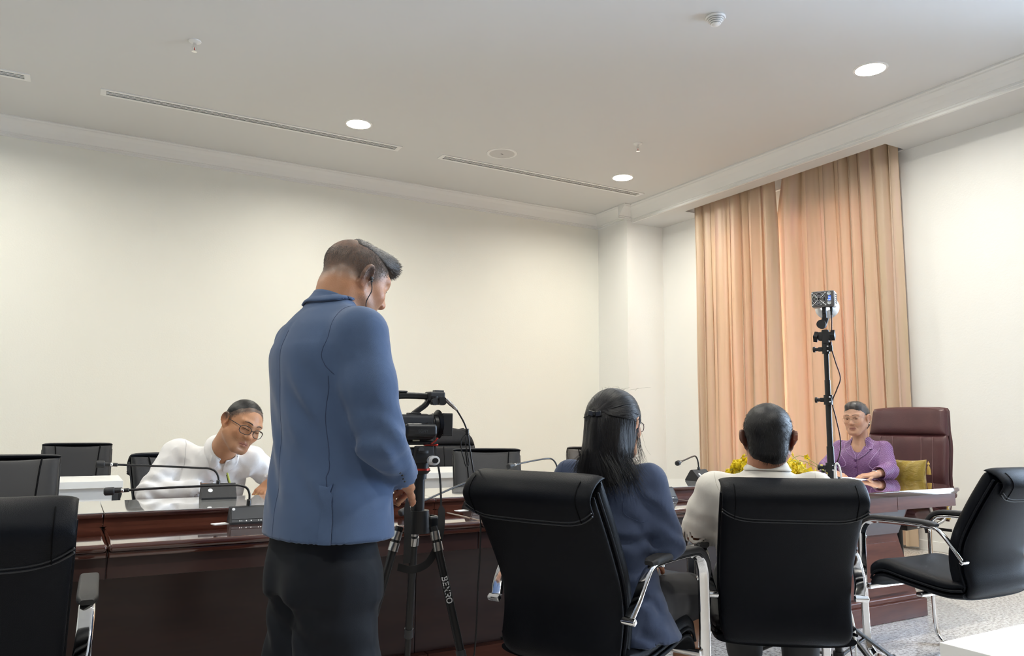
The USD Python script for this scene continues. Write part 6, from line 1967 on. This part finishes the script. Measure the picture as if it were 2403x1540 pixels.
TP = A3(1.055, 2.505, 0)
tri = thing("tripod", "black video tripod with a fluid head and lettered leg, right of the standing man", "tripod", TP, 88)
part("center_column", cat(cyl(0.0235, 0.20, (0, 0, 0.78)), cyl(0.029, 0.02, (0, 0, 0.955))), M["plastic"], tri)
part("red_ring", cyl(0.040, 0.007, (0, 0, 0.985)), M["red_ano"], tri)
part("bowl", cyl(0.032, 0.012, (0, 0, 0.973), None, 24, 0.043), M["plastic"], tri)
part("spider", cat(cyl(0.045, 0.075, (0, 0, 0.775), None, 18, 0.040), *[move(rbox(0.04, 0.055, 0.06, 0.01), (0, 0.050, 0.800), [("z", a)]) for a in (35, 155, 275)]), M["plastic"], tri)
for k, a in enumerate((-72, 60, 178)):
    ca, sa = math.sin(math.radians(a)), math.cos(math.radians(a))
    hd = A3(ca, sa, 0)
    A, B = hd * 0.066 + A3(0, 0, 0.80), hd * 0.30 + A3(0, 0, 0.015)
    at = lambda f: A + (B - A) * f
    leg = part("leg", cat(tube([at(0.0), at(0.52)], 0.0135, 12, 4), tube([at(0.5), at(0.86)], 0.0105, 12, 4), tube([at(0.84), at(0.985)], 0.0085, 12, 4)), M["plastic"], tri, 50)
    part("leg_lock", cat(tube([at(0.02), at(0.055)], 0.0165, 14, 3), tube([at(0.065), at(0.10)], 0.0175, 14, 3)), M["steel"], leg, 50)
    part("leg_lock", cat(tube([at(0.49), at(0.53)], 0.0165, 14, 3)), M["plastic_grey"], leg, 50)
    sd = np.cross(B - A, A3(0, 0, 1))
    sd /= np.linalg.norm(sd)
    part("lock_lever", tube([at(0.84) - sd * 0.028, at(0.84) + sd * 0.028], 0.004, 8, 3), M["plastic_grey"], leg, True)
    part("foot", ball(0.0145, at(1.0), (1, 1, 0.9), 2), M["plastic_matte"], leg, True)
    if k == 1:
        # maker's lettering down the leg, facing the camera
        ax = (B - A) / np.linalg.norm(B - A)
        az = math.radians(88)
        eye = A3(0, 0, 1.15) - TP
        eye = A3(eye[0] * math.cos(az) - eye[1] * math.sin(az), eye[0] * math.sin(az) + eye[1] * math.cos(az), eye[2])
        nn = eye - at(0.3)
        nn -= ax * (nn @ ax)
        nn /= np.linalg.norm(nn)
        yy = np.cross(nn, ax)
        tm = meshkit.text_mesh("BENRO", 0.019, 0.0012, True)
        tm.apply_translation([0, -0.0095, 0])
        v = np.array(tm.vertices)
        bend = v[:, 1] / 0.0138
        tm.vertices = at(0.20) + v[:, :1] * ax + (0.0136 + v[:, 2:]) * (np.cos(bend)[:, None] * nn + np.sin(bend)[:, None] * yy)
        part("lettering", tm, M["white_plastic"], leg, False, label="white maker's lettering on the leg")
HEAD = object()
# fluid head
_part0 = part


def part(name, mesh, m, parent=None, *a, **k):
    if parent is HEAD:
        mesh = move(mesh)
        mesh.vertices = np.array(mesh.vertices) * A3(0.80, 0.80, 0.62) + A3(0, 0, 0.992 - 1.100 * 0.62)
        parent = tri
    return _part0(name, mesh, m, parent, *a, **k)


part("head_base", cat(cyl(0.046, 0.03, (0, 0, 1.10)), rb(-0.042, 0.042, -0.05, 0.05, 1.125, 1.215, 0.014, 3)), M["plastic"], HEAD)
part("head_side", cat(rb(0.040, 0.060, -0.045, 0.045, 1.13, 1.225, 0.009), cyl(0.026, 0.014, (0.058, -0.01, 1.185), [("y", 90)] if False else None)), M["plastic_matte"], HEAD)
part("counterbalance_knob", move(cat(cyl(0.026, 0.022, (0, 0, 0)), cyl(0.021, 0.006, (0, 0, 0.021))), (0.062, 0.035, 1.145), [("y", 90)]), M["white_plastic"], HEAD, label="white round knob")
part("knob_cap", move(cyl(0.014, 0.004, (0, 0, 0)), (0.0895, 0.035, 1.145), [("y", 90)]), M["plastic"], HEAD)
part("drag_knob", move(cyl(0.013, 0.016), (0.058, -0.022, 1.205), [("y", 90)]), M["plastic_grey"], HEAD)
part("red_lever", cat(tube([(0.062, 0.028, 1.235), (0.075, 0.040, 1.250), (0.082, 0.048, 1.268)], 0.0042, 8, 10), cyl(0.0085, 0.012, (0.056, 0.055, 1.222))), M["red_ano"], HEAD, True)
part("red_strip", rb(0.045, 0.0615, 0.0, 0.052, 1.2255, 1.230, 0.001), M["red_ano"], HEAD)
part("plate", cat(rb(-0.032, 0.032, -0.07, 0.075, 1.228, 1.246, 0.004), rb(-0.028, 0.028, -0.06, 0.07, 1.246, 1.254, 0.003)), M["plastic"], HEAD)
part("pan_bar", tube([(-0.055, 0.0, 1.19), (-0.085, -0.10, 1.15), (-0.10, -0.30, 1.03)], 0.0085, 10, 16), M["plastic"], HEAD, True)
part("level", rb(0.0315, 0.0335, -0.045, -0.012, 1.248, 1.258, 0.001), mat("bubble_level", (0.52, 0.52, 0.36), 0.3), HEAD)

part = _part0
vc = thing("video_camera", "black video camera with a top handle, lens hood and microphone cable, on the tripod", "video camera", TP + A3(0, 0, 1.088), 88)
UsdGeom.Xformable(vc).AddScaleOp().Set(Gf.Vec3f(0.74, 0.74, 0.74))
b = part("body", cat(rb(-0.055, 0.050, -0.155, 0.060, 0.0, 0.118, 0.018, 3), rb(-0.058, -0.045, -0.13, 0.03, 0.015, 0.105, 0.01)), M["plastic_matte"], vc)
grip = part("hand_grip", cat(rb(0.046, 0.092, -0.11, 0.055, 0.012, 0.078, 0.020, 4)), M["plastic"], vc)
tm = meshkit.text_mesh("SONY", 0.013, 0.0006, True)
v = np.array(tm.vertices)
tm.vertices = np.stack([0.0921 + v[:, 2], -0.048 + v[:, 0], 0.036 + v[:, 1]], 1)
part("lettering", tm, M["plastic_grey"], grip, False, label="dark maker's lettering on the grip")
part("lens_barrel", move(lathe([(0, -0.01), (0.048, -0.01), (0.050, 0.0), (0.050, 0.035), (0.046, 0.038), (0.046, 0.06), (0.050, 0.063), (0.050, 0.085), (0, 0.085)], 40), (0, 0.000, 0.072), [("x", -90)]), M["plastic"], vc)
part("focus_ring", move(cat(*[move(rbox(0.004, 0.018, 0.02, 0.001), (0.0505, 0, 0.018), [("z", a)]) for a in np.arange(0, 360, 12)]), (0, 0.007, 0.072), [("x", -90)]), M["plastic_grey"], vc)
hood = sg.box(-0.062, -0.050, 0.062, 0.050).buffer(0.006).difference(sg.box(-0.050, -0.040, 0.050, 0.040))
part("lens_hood", cat(prism([(p[0], p[1] + 0.072) for p in sg.box(-0.066, -0.054, 0.066, 0.054).exterior.coords][:-1], 0.004, "y", (0, 0.133, 0)) if False else None,
     *[move(rbox(*d, 0.003), p) for d, p in (((0.006, 0.05, 0.100), (0.062, 0.117, 0.072)), ((0.006, 0.05, 0.100), (-0.062, 0.117, 0.072)), ((0.13, 0.05, 0.006), (0, 0.117, 0.122)), ((0.13, 0.05, 0.006), (0, 0.117, 0.022)))],
     move(lathe([(0.051, 0), (0.056, 0), (0.070, 0.012), (0.066, 0.012)], 36), (0, 0.083, 0.072), [("x", -90)])), M["plastic"], vc)
part("front_lens", move(lathe([(0, 0.012), (0.02, 0.010), (0.040, 0.0), (0.040, -0.004), (0, -0.004)], 30), (0, 0.081, 0.072), [("x", -90)]), mat("lens_glass", (0.01, 0.01, 0.02), 0.05, coat=1.0), vc)
part("top_handle", cat(sweep(spline([(0.0, -0.135, 0.118), (0.0, -0.137, 0.165), (0.0, -0.118, 0.198), (0.0, -0.08, 0.205), (0, 0.0, 0.205), (0, 0.055, 0.203)], 40), rrect(0.024, 0.030, 0.009, 4)),
     sweep(spline([(0, 0.050, 0.198), (0, 0.030, 0.165), (0, -0.012, 0.135), (0, -0.035, 0.118)], 20), rrect(0.024, 0.028, 0.008, 4)), rb(-0.020, 0.020, -0.06, 0.0, 0.116, 0.126, 0.003)), M["plastic"], vc, 50)
part("handle_block", cat(rb(-0.030, 0.034, 0.035, 0.118, 0.180, 0.226, 0.009, 3), rb(-0.036, 0.040, 0.065, 0.112, 0.165, 0.200, 0.008), cyl(0.014, 0.014, (0.036, 0.060, 0.190), [("y", 0)]), move(cyl(0.016, 0.02), (0.036, 0.055, 0.178), [("y", 90)])), M["plastic_matte"], vc)
part("cold_shoe", cat(rb(-0.016, 0.016, 0.072, 0.118, 0.226, 0.234, 0.002), rb(-0.016, 0.016, -0.115, -0.07, 0.219, 0.227, 0.002)), M["plastic_grey"], vc)
part("microphone_clamp", cat(move(cyl(0.020, 0.024), (0.036, 0.092, 0.182), [("y", 90)]), rb(0.03, 0.055, 0.075, 0.108, 0.176, 0.190, 0.004)), M["plastic"], vc)
X0 = A3(0.052, 0.110, 0.190)
Xd = A3(0.25, 0.62, -0.62)
Xd /= np.linalg.norm(Xd)
part("cable_connector", cat(tube([X0, X0 + Xd * 0.036], 0.0100, 14, 3), tube([X0 + Xd * 0.034, X0 + Xd * 0.055], 0.0088, 14, 3), tube([X0 + Xd * 0.053, X0 + Xd * 0.072], [0.0085, 0.006], 14, 4)), M["steel"], vc, 40)
E = X0 + Xd * 0.070
cables("audio_cable", [E, E + A3(0.01, 0.035, -0.06), E + A3(0.012, 0.055, -0.115), E + A3(0.02, 0.070, -0.22), E + A3(0.03, 0.10, -0.40), E + A3(0.04, 0.115, -0.53), E + A3(0.05, 0.10, -0.80), E + A3(0.06, 0.06, -1.20), E + A3(0.02, -0.10, -1.595), E + A3(-0.10, -0.20, -1.605)], 0.0040, M["plastic"], vc, 110)
K = E + A3(0.012, 0.052, -0.105)
part("cable_tie", cat(tube([K + A3(0, 0, 0.016), K, K - A3(0, 0, 0.012)], 0.0085, 10, 8)), M["plastic"], vc, True)
cables("cable_loop", [K, K + A3(0.0, -0.030, -0.035), K + A3(0, -0.030, -0.08), K + A3(0, -0.018, -0.12), K + A3(0.0, -0.003, -0.16), K + A3(0, 0.012, -0.145), K + A3(0, 0.000, -0.09), K + A3(0, -0.010, -0.04), K], 0.0026, M["plastic"], vc, 60)
# neck strap that hangs from the camera down to the tripod
M["strap"] = mat("black_webbing", (0.018, 0.018, 0.019), 0.85, bump=(900, 0.0004, (1, 1, 1), 2))
sp = spline([(0.050, 0.052, 0.030), (0.062, 0.058, -0.06), (0.072, 0.075, -0.16), (0.075, 0.082, -0.26), (0.075, 0.083, -0.300)], 40)
part("strap", sweep(sp, rrect(0.0022, 0.010, 0.001, 2), up=(1, 0, 0)), M["strap"], vc, 40)
sp = spline([(0.075, 0.083, -0.300), (0.078, 0.085, -0.34), (0.080, 0.080, -0.42), (0.078, 0.055, -0.50), (0.072, 0.015, -0.555), (0.06, -0.05, -0.575), (0.02, -0.10, -0.565)], 60)
part("strap_pad", sweep(sp, rrect(0.004, 0.036, 0.0015, 2), np.interp(np.linspace(0, 1, 60), [0, 0.08, 1], [0.45, 1, 0.95]), up=(1, 0, 0)), M["strap"], vc, 40)
sp = spline([(0.045, -0.10, 0.03), (0.06, -0.095, -0.10), (0.062, -0.085, -0.24), (0.062, -0.08, -0.30), (0.062, -0.075, -0.42), (0.058, -0.075, -0.545)], 50)
part("strap", sweep(sp, rrect(0.003, 0.034, 0.0015, 2), np.interp(np.linspace(0, 1, 50), [0, 0.5, 0.62, 1], [0.3, 0.3, 1, 1]), up=(1, 0, 0)), M["strap"], vc, 40)

# ------------------------------------------------------------------ video light on its stand
LS = A3(3.10, 2.44, 0)
st = thing("light_stand", "tall thin black light stand beyond the cream-shirted man, its foot spread on the floor", "light stand", LS, 62)
part("lower_tube", cyl(0.0165, 0.95, (0, 0, 0.10), None, 16), M["plastic"], st)
part("middle_tube", cyl(0.0135, 0.50, (0, 0, 0.86), None, 16), M["plastic"], st)
part("upper_tube", cyl(0.0115, 0.40, (0, 0, 1.20), None, 16), M["plastic"], st)
for z, r in ((0.93, 0.024), (1.245, 0.020), (1.485, 0.018)):
    cl = part("collar_clamp", cat(cyl(r, 0.045, (0, 0, z), None, 18), rb(-0.036, 0.0, -0.008, 0.008, z + 0.012, z + 0.032, 0.003)), M["plastic"], st)
    part("clamp_knob", move(cat(cyl(0.008, 0.014), cyl(0.013, 0.010, (0, 0, 0.014))), (-0.034, 0, z + 0.022), [("y", -90)]), M["plastic"], cl)
    part("screw", cat(ball(0.0042, (0.010, -0.019, z + 0.012), sub=1), ball(0.0042, (0.010, -0.019, z + 0.034), sub=1)), M["silver"], cl)
brk = part("tilt_bracket", cat(rb(-0.034, 0.026, -0.012, 0.012, 1.548, 1.590, 0.008), rb(-0.016, 0.016, -0.014, 0.014, 1.515, 1.60, 0.006), cyl(0.017, 0.05, (0, 0, 1.535)), move(rbox(0.03, 0.02, 0.05, 0.005), (-0.004, 0, 1.635), [("y", 20)]), move(cyl(0.021, 0.026), (-0.013, -0.0, 1.625), [("x", 90)]), rb(-0.010, 0.010, -0.010, 0.010, 1.64, 1.69, 0.004)), M["plastic_matte"], st)
star = sg.Polygon([(0.022 * (1 - 0.35 * (k % 2)) * math.cos(k * pi / 4), 0.022 * (1 - 0.35 * (k % 2)) * math.sin(k * pi / 4)) for k in range(8)]).buffer(0.003)
part("star_knob", move(prism(star, 0.018), (-0.034, 0.0, 1.566), [("y", -80)]), M["plastic"], brk)
part("star_knob", move(prism(star, 0.018), (0.024, 0.0, 1.572), [("y", 90)]), M["plastic"], brk)
part("clip", cat(rb(0.014, 0.030, -0.008, 0.008, 1.495, 1.525, 0.004), cyl(0.006, 0.014, (0.022, 0, 1.525))), M["plastic"], st)
for a in (18, 138, 258):
    h = A3(math.sin(math.radians(a)), math.cos(math.radians(a)), 0)
    lg = part("leg", tube([h * 0.03 + A3(0, 0, 0.265), h * 0.52 + A3(0, 0, 0.012)], 0.0105, 10, 3), M["plastic"], st, True)
    part("brace", tube([h * 0.028 + A3(0, 0, 0.110), h * 0.25 + A3(0, 0, 0.150)], 0.007, 8, 3), M["plastic"], lg, True)
    part("rubber_foot", ball(0.015, h * 0.525 + A3(0, 0, 0.0135), (1, 1, 0.85), 2), M["plastic_matte"], lg, True)
part("leg_hub", cat(cyl(0.027, 0.045, (0, 0, 0.245), None, 16), cyl(0.025, 0.035, (0, 0, 0.095), None, 16)), M["plastic"], st)

vl = thing("video_light", "small grey video light with a round fan grille on its back, atop the light stand", "video light", LS + A3(0, 0, 1.745), 62)
part("housing", rbox(0.108, 0.056, 0.080, 0.012, 4), M["steel"], vl)
part("back_plate", move(rbox(0.100, 0.004, 0.072, 0.0018), (0, -0.0285, 0)), mat("dark_steel", (0.16, 0.15, 0.145), 0.4, metal=0.7), vl)
bk = -0.0335
fan = part("fan_opening", move(lathe([(0, 0), (0.031, 0), (0.031, 0.002), (0, 0.002)], 36), (-0.017, -0.0305, 0), [("x", 90)]), M["vent_dark"], vl)
for r in (0.029, 0.0235, 0.018, 0.0125, 0.007):
    a = np.linspace(0, 2 * pi, 41)[:-1]
    part("fan_ring", sweep(np.stack([-0.017 + r * np.cos(a), np.full(40, bk), r * np.sin(a)], 1), circle(0.0013, 6), closed=True, up=(0, 1, 0)), M["chrome"], vl, True)
part("fan_spoke", cat(*[tube([(-0.017 + 0.006 * math.cos(a), bk, 0.006 * math.sin(a)), (-0.017 + 0.040 * math.cos(a), bk, 0.040 * math.sin(a))], 0.0013, 6) for a in (pi / 4, 3 * pi / 4, 5 * pi / 4, 7 * pi / 4)]), M["chrome"], vl, True)
for sx, sz in ((-0.046, 0.029), (0.012, 0.029), (-0.046, -0.029), (0.012, -0.029)):
    part("screw", ball(0.0042, (sx, -0.0315, sz), (1, 0.6, 1), 2), M["chrome"], vl, True)
for z in (0.024, -0.021):
    part("dial", move(lathe([(0, 0), (0.0095, 0), (0.009, 0.008), (0, 0.009)], 24), (0.030, -0.0305, z), [("x", 90)]), M["chrome"], vl)
scr = part("display", move(rbox(0.013, 0.002, 0.024, 0.0008), (0.0305, -0.0312, 0.0015)), mat("blue_display", (0.02, 0.05, 0.25), 0.3, emit=((0.05, 0.16, 0.9), 0.7)), vl)
for z, txt in ((0.0045, "56"), (-0.0065, "100")):
    m = meshkit.text_mesh(txt, 0.0065, 0.0004)
    v = np.array(m.vertices)
    v[:, 0] -= v[:, 0].mean()
    m.vertices = np.stack([0.0305 + v[:, 0], -0.0324 - v[:, 2], z - 0.003 + v[:, 1]], 1)
    m.faces = m.faces[:, ::-1]
    part("digits", m, mat("display_digits_%s" % txt, (0.6, 0.7, 0.9), 0.4, emit=((0.6, 0.75, 1.0), 1.2)), scr, False)
part("side_grille", cat(*[move(rbox(0.002, 0.030, 0.005, 0.0008), (0.0545, 0.0, z)) for z in (-0.02, -0.01, 0, 0.01, 0.02)]), M["vent_dark"], vl)
ref = part("reflector", move(lathe([(0.030, 0.0), (0.034, 0.0), (0.056, 0.050), (0.053, 0.050)], 44), (0, 0.024, -0.022), [("x", -100)]), M["white_plastic"], vl)
part("led", move(lathe([(0, 0), (0.028, 0), (0.028, 0.003), (0, 0.003)], 32), (0, 0.030, -0.022), [("x", -100)]), M["led"], vl)
part("yoke", cat(rb(-0.009, 0.009, -0.014, 0.008, -0.070, -0.036, 0.003)), M["plastic_matte"], vl)
part("power_plug", cat(rb(0.026, 0.040, -0.016, 0.0, -0.060, -0.038, 0.003), cyl(0.005, 0.02, (0.033, -0.008, -0.076))), M["plastic"], vl)
aim = UsdLux.DiskLight.Define(stage, str(vl.GetPath()) + "/beam_light")
aim.CreateRadiusAttr(0.050)
aim.CreateIntensityAttr(VIDEO_POWER)
aim.CreateColorAttr(Gf.Vec3f(0.93, 0.96, 1.0))
UsdGeom.Xformable(aim).AddTranslateOp().Set(Gf.Vec3d(0, 0.078, -0.031))
UsdGeom.Xformable(aim).AddRotateXOp().Set(78.0)
cables("power_cable", [(0.033, -0.008, -0.076), (0.030, -0.008, -0.15), (0.024, -0.004, -0.225), (0.040, -0.004, -0.30), (0.058, -0.002, -0.375), (0.040, 0, -0.43), (0.018, 0, -0.49), (0.030, 0, -0.56), (0.046, 0, -0.66), (0.040, 0, -0.73), (0.016, 0, -0.79), (-0.028, -0.018, -0.86), (-0.030, -0.020, -0.92), (0.02, -0.02, -1.0), (0.03, -0.01, -1.35), (0.06, -0.03, -1.62), (0.09, -0.06, -1.738), (0.16, -0.12, -1.741)], 0.0028, mat("cable_dark_red", (0.035, 0.012, 0.012), 0.5), vl, 150)

# white adapter clamped to the stand with a white cord that runs down to the floor
ad = thing("power_cord", "white power cord hanging beside the light stand and trailing over the granite floor", "cord", LS + A3(0, 0, 0), 62)
cables("cord", [(0.028, -0.030, 0.90), (0.024, -0.034, 0.955), (0.034, -0.036, 0.975), (0.046, -0.036, 0.945), (0.050, -0.036, 0.86), (0.058, -0.05, 0.62), (0.062, -0.10, 0.42), (0.10, -0.18, 0.28), (0.11, -0.22, 0.12), (0.14, -0.30, 0.012), (0.22, -0.55, 0.005), (0.3, -0.9, 0.005)], 0.0042, M["white_plastic"], ad, 100)
part("strain_relief", tube([(0.022, -0.034, 0.90), (0.023, -0.034, 0.945)], 0.006, 10, 3), M["white_plastic"], ad, True)

# ------------------------------------------------------------------ flowers, cushion, papers on and by the head desk
M["petal"] = usdkit.material(stage, "/World/Looks/yellow_petal", {
    "oi": ("object_info", {}), "g": ("geometry", {}),
    "r": ("rgb_ramp", {"ramp": [(0.0, (0.86, 0.66, 0.015)), (0.5, (0.90, 0.82, 0.04)), (1.0, (0.86, 0.88, 0.20))]}),
    "p": ("principled_bsdf", {"roughness": 0.5}), "t": ("translucent_bsdf", {"color": (0.85, 0.75, 0.08)}), "m": ("mix_closure", {"fac": 0.35}),
}, [("g.random_per_island", "r.fac"), ("r.color", "p.base_color"), ("p.BSDF", "m.closure1"), ("t.BSDF", "m.closure2")], surface="m.closure")
M["leaf"] = usdkit.material(stage, "/World/Looks/green_leaf", {"p": ("principled_bsdf", {"base_color": (0.035, 0.11, 0.03), "roughness": 0.4}), "t": ("translucent_bsdf", {"color": (0.08, 0.25, 0.04)}), "m": ("mix_closure", {"fac": 0.25})}, [("p.BSDF", "m.closure1"), ("t.BSDF", "m.closure2")], surface="m.closure")
M["stem"] = mat("pale_green_stem", (0.22, 0.30, 0.06), 0.5)


def petal(L, w, cup):
    nu, nv = 7, 5
    u, v = np.meshgrid(np.linspace(0, 1, nu), np.linspace(-1, 1, nv), indexing="ij")
    wid = w * np.sin(np.clip(u * 1.15 + 0.08, 0, 1) * pi * 0.86 + 0.12)
    S = np.stack([wid * v, L * u, cup * L * u**1.7 + 0.25 * wid * v * v], -1)
    return pad(S, np.full((nu, nv), 0.0007))


def orchid(r):
    ms = []
    for k in range(5):
        p = petal(r.uniform(0.019, 0.025), r.uniform(0.0115, 0.015), r.uniform(0.1, 0.6))
        ms.append(move(p, rot=[("z", k * 72 + r.uniform(-10, 10))]))
    ms.append(ball(0.0042, (0, 0, 0.004), (1, 1, 0.8), 1))
    return cat(*ms)


def rand_rot(d, r):
    d = d / np.linalg.norm(d)
    a = np.cross(d, A3(0.3, 0.8, 0.5))
    a /= np.linalg.norm(a)
    Rm = np.eye(4)
    Rm[:3, :3] = np.stack([a, np.cross(d, a), d], 1)
    return Rm


fl = thing("flower_arrangement", "long low arrangement of yellow orchids with green leaves on the head desk", "flowers", (3.88, 3.52, 0.760), 100)
r = np.random.default_rng(77)
part("tray", move(rbox(0.46, 0.14, 0.05, 0.02, 4), (0, 0, 0.025)), mat("dark_green_tray", (0.02, 0.05, 0.03), 0.5), fl)
lv = []
for k in range(26):
    a = r.uniform(0, 2 * pi)
    L = r.uniform(0.08, 0.17)
    d = A3(1.5 * math.cos(a), 0.9 * math.sin(a), r.uniform(0.15, 0.8))
    d /= np.linalg.norm(d)
    m = petal(L, L * 0.14, -0.25)
    Rm = rand_rot(A3(-d[0] * d[2], -d[1] * d[2], 1 - d[2] ** 2), r)
    y = d
    z = A3(0, 0, 1) - y * y[2]
    z /= np.linalg.norm(z)
    R4 = np.eye(4)
    R4[:3, :3] = np.stack([np.cross(y, z), y, z], 1)
    m.apply_transform(R4)
    m.apply_translation((r.uniform(-0.18, 0.18), r.uniform(-0.05, 0.05), 0.05))
    part("leaf", m, M["leaf"], fl, True)
sprays = []
for k in range(190):
    x = r.uniform(-1, 1)
    y = r.normal(0, 0.42)
    hgt = 0.190 * math.sqrt(max(0.30, 1 - 0.62 * x * x)) * r.uniform(0.5, 1.0) - 0.05 * min(1, y * y)
    p = A3(x * 0.335, y * 0.13, max(0.05, hgt))
    m = orchid(r)
    m.apply_transform(rand_rot(A3(p[0] * 1.5 + r.normal(0, 0.15), p[1] * 2.5 + r.normal(0, 0.15), 0.18 + r.normal(0, 0.12)), r))
    m.vertices = np.array(m.vertices) * 1.25
    m.apply_translation(p)
    part("orchid", m, M["petal"], fl, True)
for k in range(16):
    sd = 1 if k % 2 else -1
    tip = A3(sd * r.uniform(0.30, 0.40), r.normal(0, 0.05), r.uniform(0.05, 0.16))
    q = spline([(sd * 0.08, 0, 0.06), (sd * 0.2, tip[1] * 0.5, tip[2] + 0.06), tip], 14)
    part("stem", tube(q, 0.0016, 5), M["stem"], fl, True)
    for fi in (9, 13):
        m = orchid(r)
        m.apply_transform(rand_rot(A3(sd, r.normal(0, 0.6), r.uniform(-0.3, 0.8)), r))
        m.vertices = m.vertices * 0.85 + q[fi]
        part("orchid", m, M["petal"], fl, True)

# gold satin cushion wedged beside her, with tassels
cu = thing("cushion", "gold satin cushion with tassels wedged between the woman in purple and the armchair", "cushion", (5.500, 3.655, 0.775), 255)
M["satin"] = mat("gold_satin", (0.36, 0.25, 0.035), 0.34, noise=(14, (0.29, 0.20, 0.03), 3, (1, 1, 1)), sheen=0.4, bump=(25, 0.004, (1, 1, 3), 3))
nu = 26
u, v = np.meshgrid(np.sin(np.linspace(-1, 1, nu) * pi / 2), np.sin(np.linspace(-1, 1, nu) * pi / 2), indexing="ij")
pin = 1 - 0.10 * (1 - np.abs(u) ** 2) * np.abs(v) ** 3
pin2 = 1 - 0.10 * (1 - np.abs(v) ** 2) * np.abs(u) ** 3
S = np.stack([0.140 * u * pin2, 0 * u, 0.125 * v * pin], -1)
T = 0.006 + 0.105 * np.sqrt(np.clip((1 - u**2) * (1 - v**2), 0, 1)) ** 0.9 * (1 + 0.18 * np.sin(9 * u + 4 * v) * (1 - np.abs(u)))
part("cover", pad(S, T), M["satin"], cu, True)
M["tassel"] = mat("gold_tassel", (0.62, 0.42, 0.10), 0.6)


def tassel(p, parent, L=0.075, drop=0.02):
    p = np.asarray(p, float)
    c = p - A3(0, 0, drop)
    t_ = part("tassel", cat(tube([p, c], 0.0025, 6, 3), ball(0.010, c - A3(0, 0, 0.006), (1, 1, 1.1), 2), *[tube([c - A3(0, 0, 0.012), c + A3(0.010 * math.cos(a) * f, 0.010 * math.sin(a) * f, -0.04), c + A3(0.015 * math.cos(a) * f, 0.015 * math.sin(a) * f, -L)], 0.0016, 4, 6) for a in np.linspace(0, 2 * pi, 15)[:-1] for f in (0.5, 1.0)]), M["tassel"], parent, True)
    return t_


tassel((-0.146, -0.01, 0.115), cu, 0.085, 0.015)
tassel((0.142, -0.01, 0.115), cu)
c2 = thing("cushion", "gold tasselled cushion lower down on the armchair seat, only its tassel showing below the desk", "cushion", (5.58, 3.56, 0.585), 250)
part("cover", pad(np.stack([0.13 * u, 0.16 * v, 0 * u], -1), 0.4 * T), M["satin"], c2, True)
tassel((-0.135, 0.02, 0.02), c2, 0.10, 0.03)

pp = thing("papers", "stack of white papers on the head desk under the hands of the woman in purple", "papers", (4.93, 3.76, 0.760), 250)
for k in range(5):
    part("sheet", move(rb(-0.148, 0.148, -0.105, 0.105, 0.0012 * k, 0.0012 * k + 0.001, 0.0004), (0.02 + 0.004 * k, 0.0, 0), [("z", -6 + 4 * k)]), M["paper"], pp)
S = np.stack(list(np.meshgrid(np.linspace(-0.10, 0.10, 10), np.linspace(-0.07, 0.07, 8), indexing="ij")) + [np.zeros((10, 8))], -1)
S[..., 2] = 0.010 + 0.030 * np.clip((S[..., 0] - 0.0) / 0.1, 0, 1) ** 2
part("sheet", move(sheet(S, 0.0008), (0.06, 0.015, 0), [("z", 12)]), M["paper"], pp, True)
g = thing("conference_microphone", "low black microphone on the head desk, half hidden by the cream-shirted shoulder", "microphone", (4.62, 3.62, 0.76), 120, "gooseneck conference microphones")
part("base", move(rbox(0.12, 0.09, 0.035, 0.012), (0, 0, 0.0175)), M["plastic_matte"], g)
part("gooseneck", tube([(-0.04, 0, 0.03), (-0.04, 0, 0.05), (-0.10, 0, 0.065), (-0.22, 0.02, 0.06)], 0.0045, 8, 20), M["plastic"], g, True)
part("windscreen", tube([(-0.21, 0.019, 0.06), (-0.22, 0.02, 0.06), (-0.25, 0.024, 0.058), (-0.258, 0.025, 0.057)], [0.008, 0.013, 0.013, 0.007], 12, 12), M["plastic_matte"], g, True)
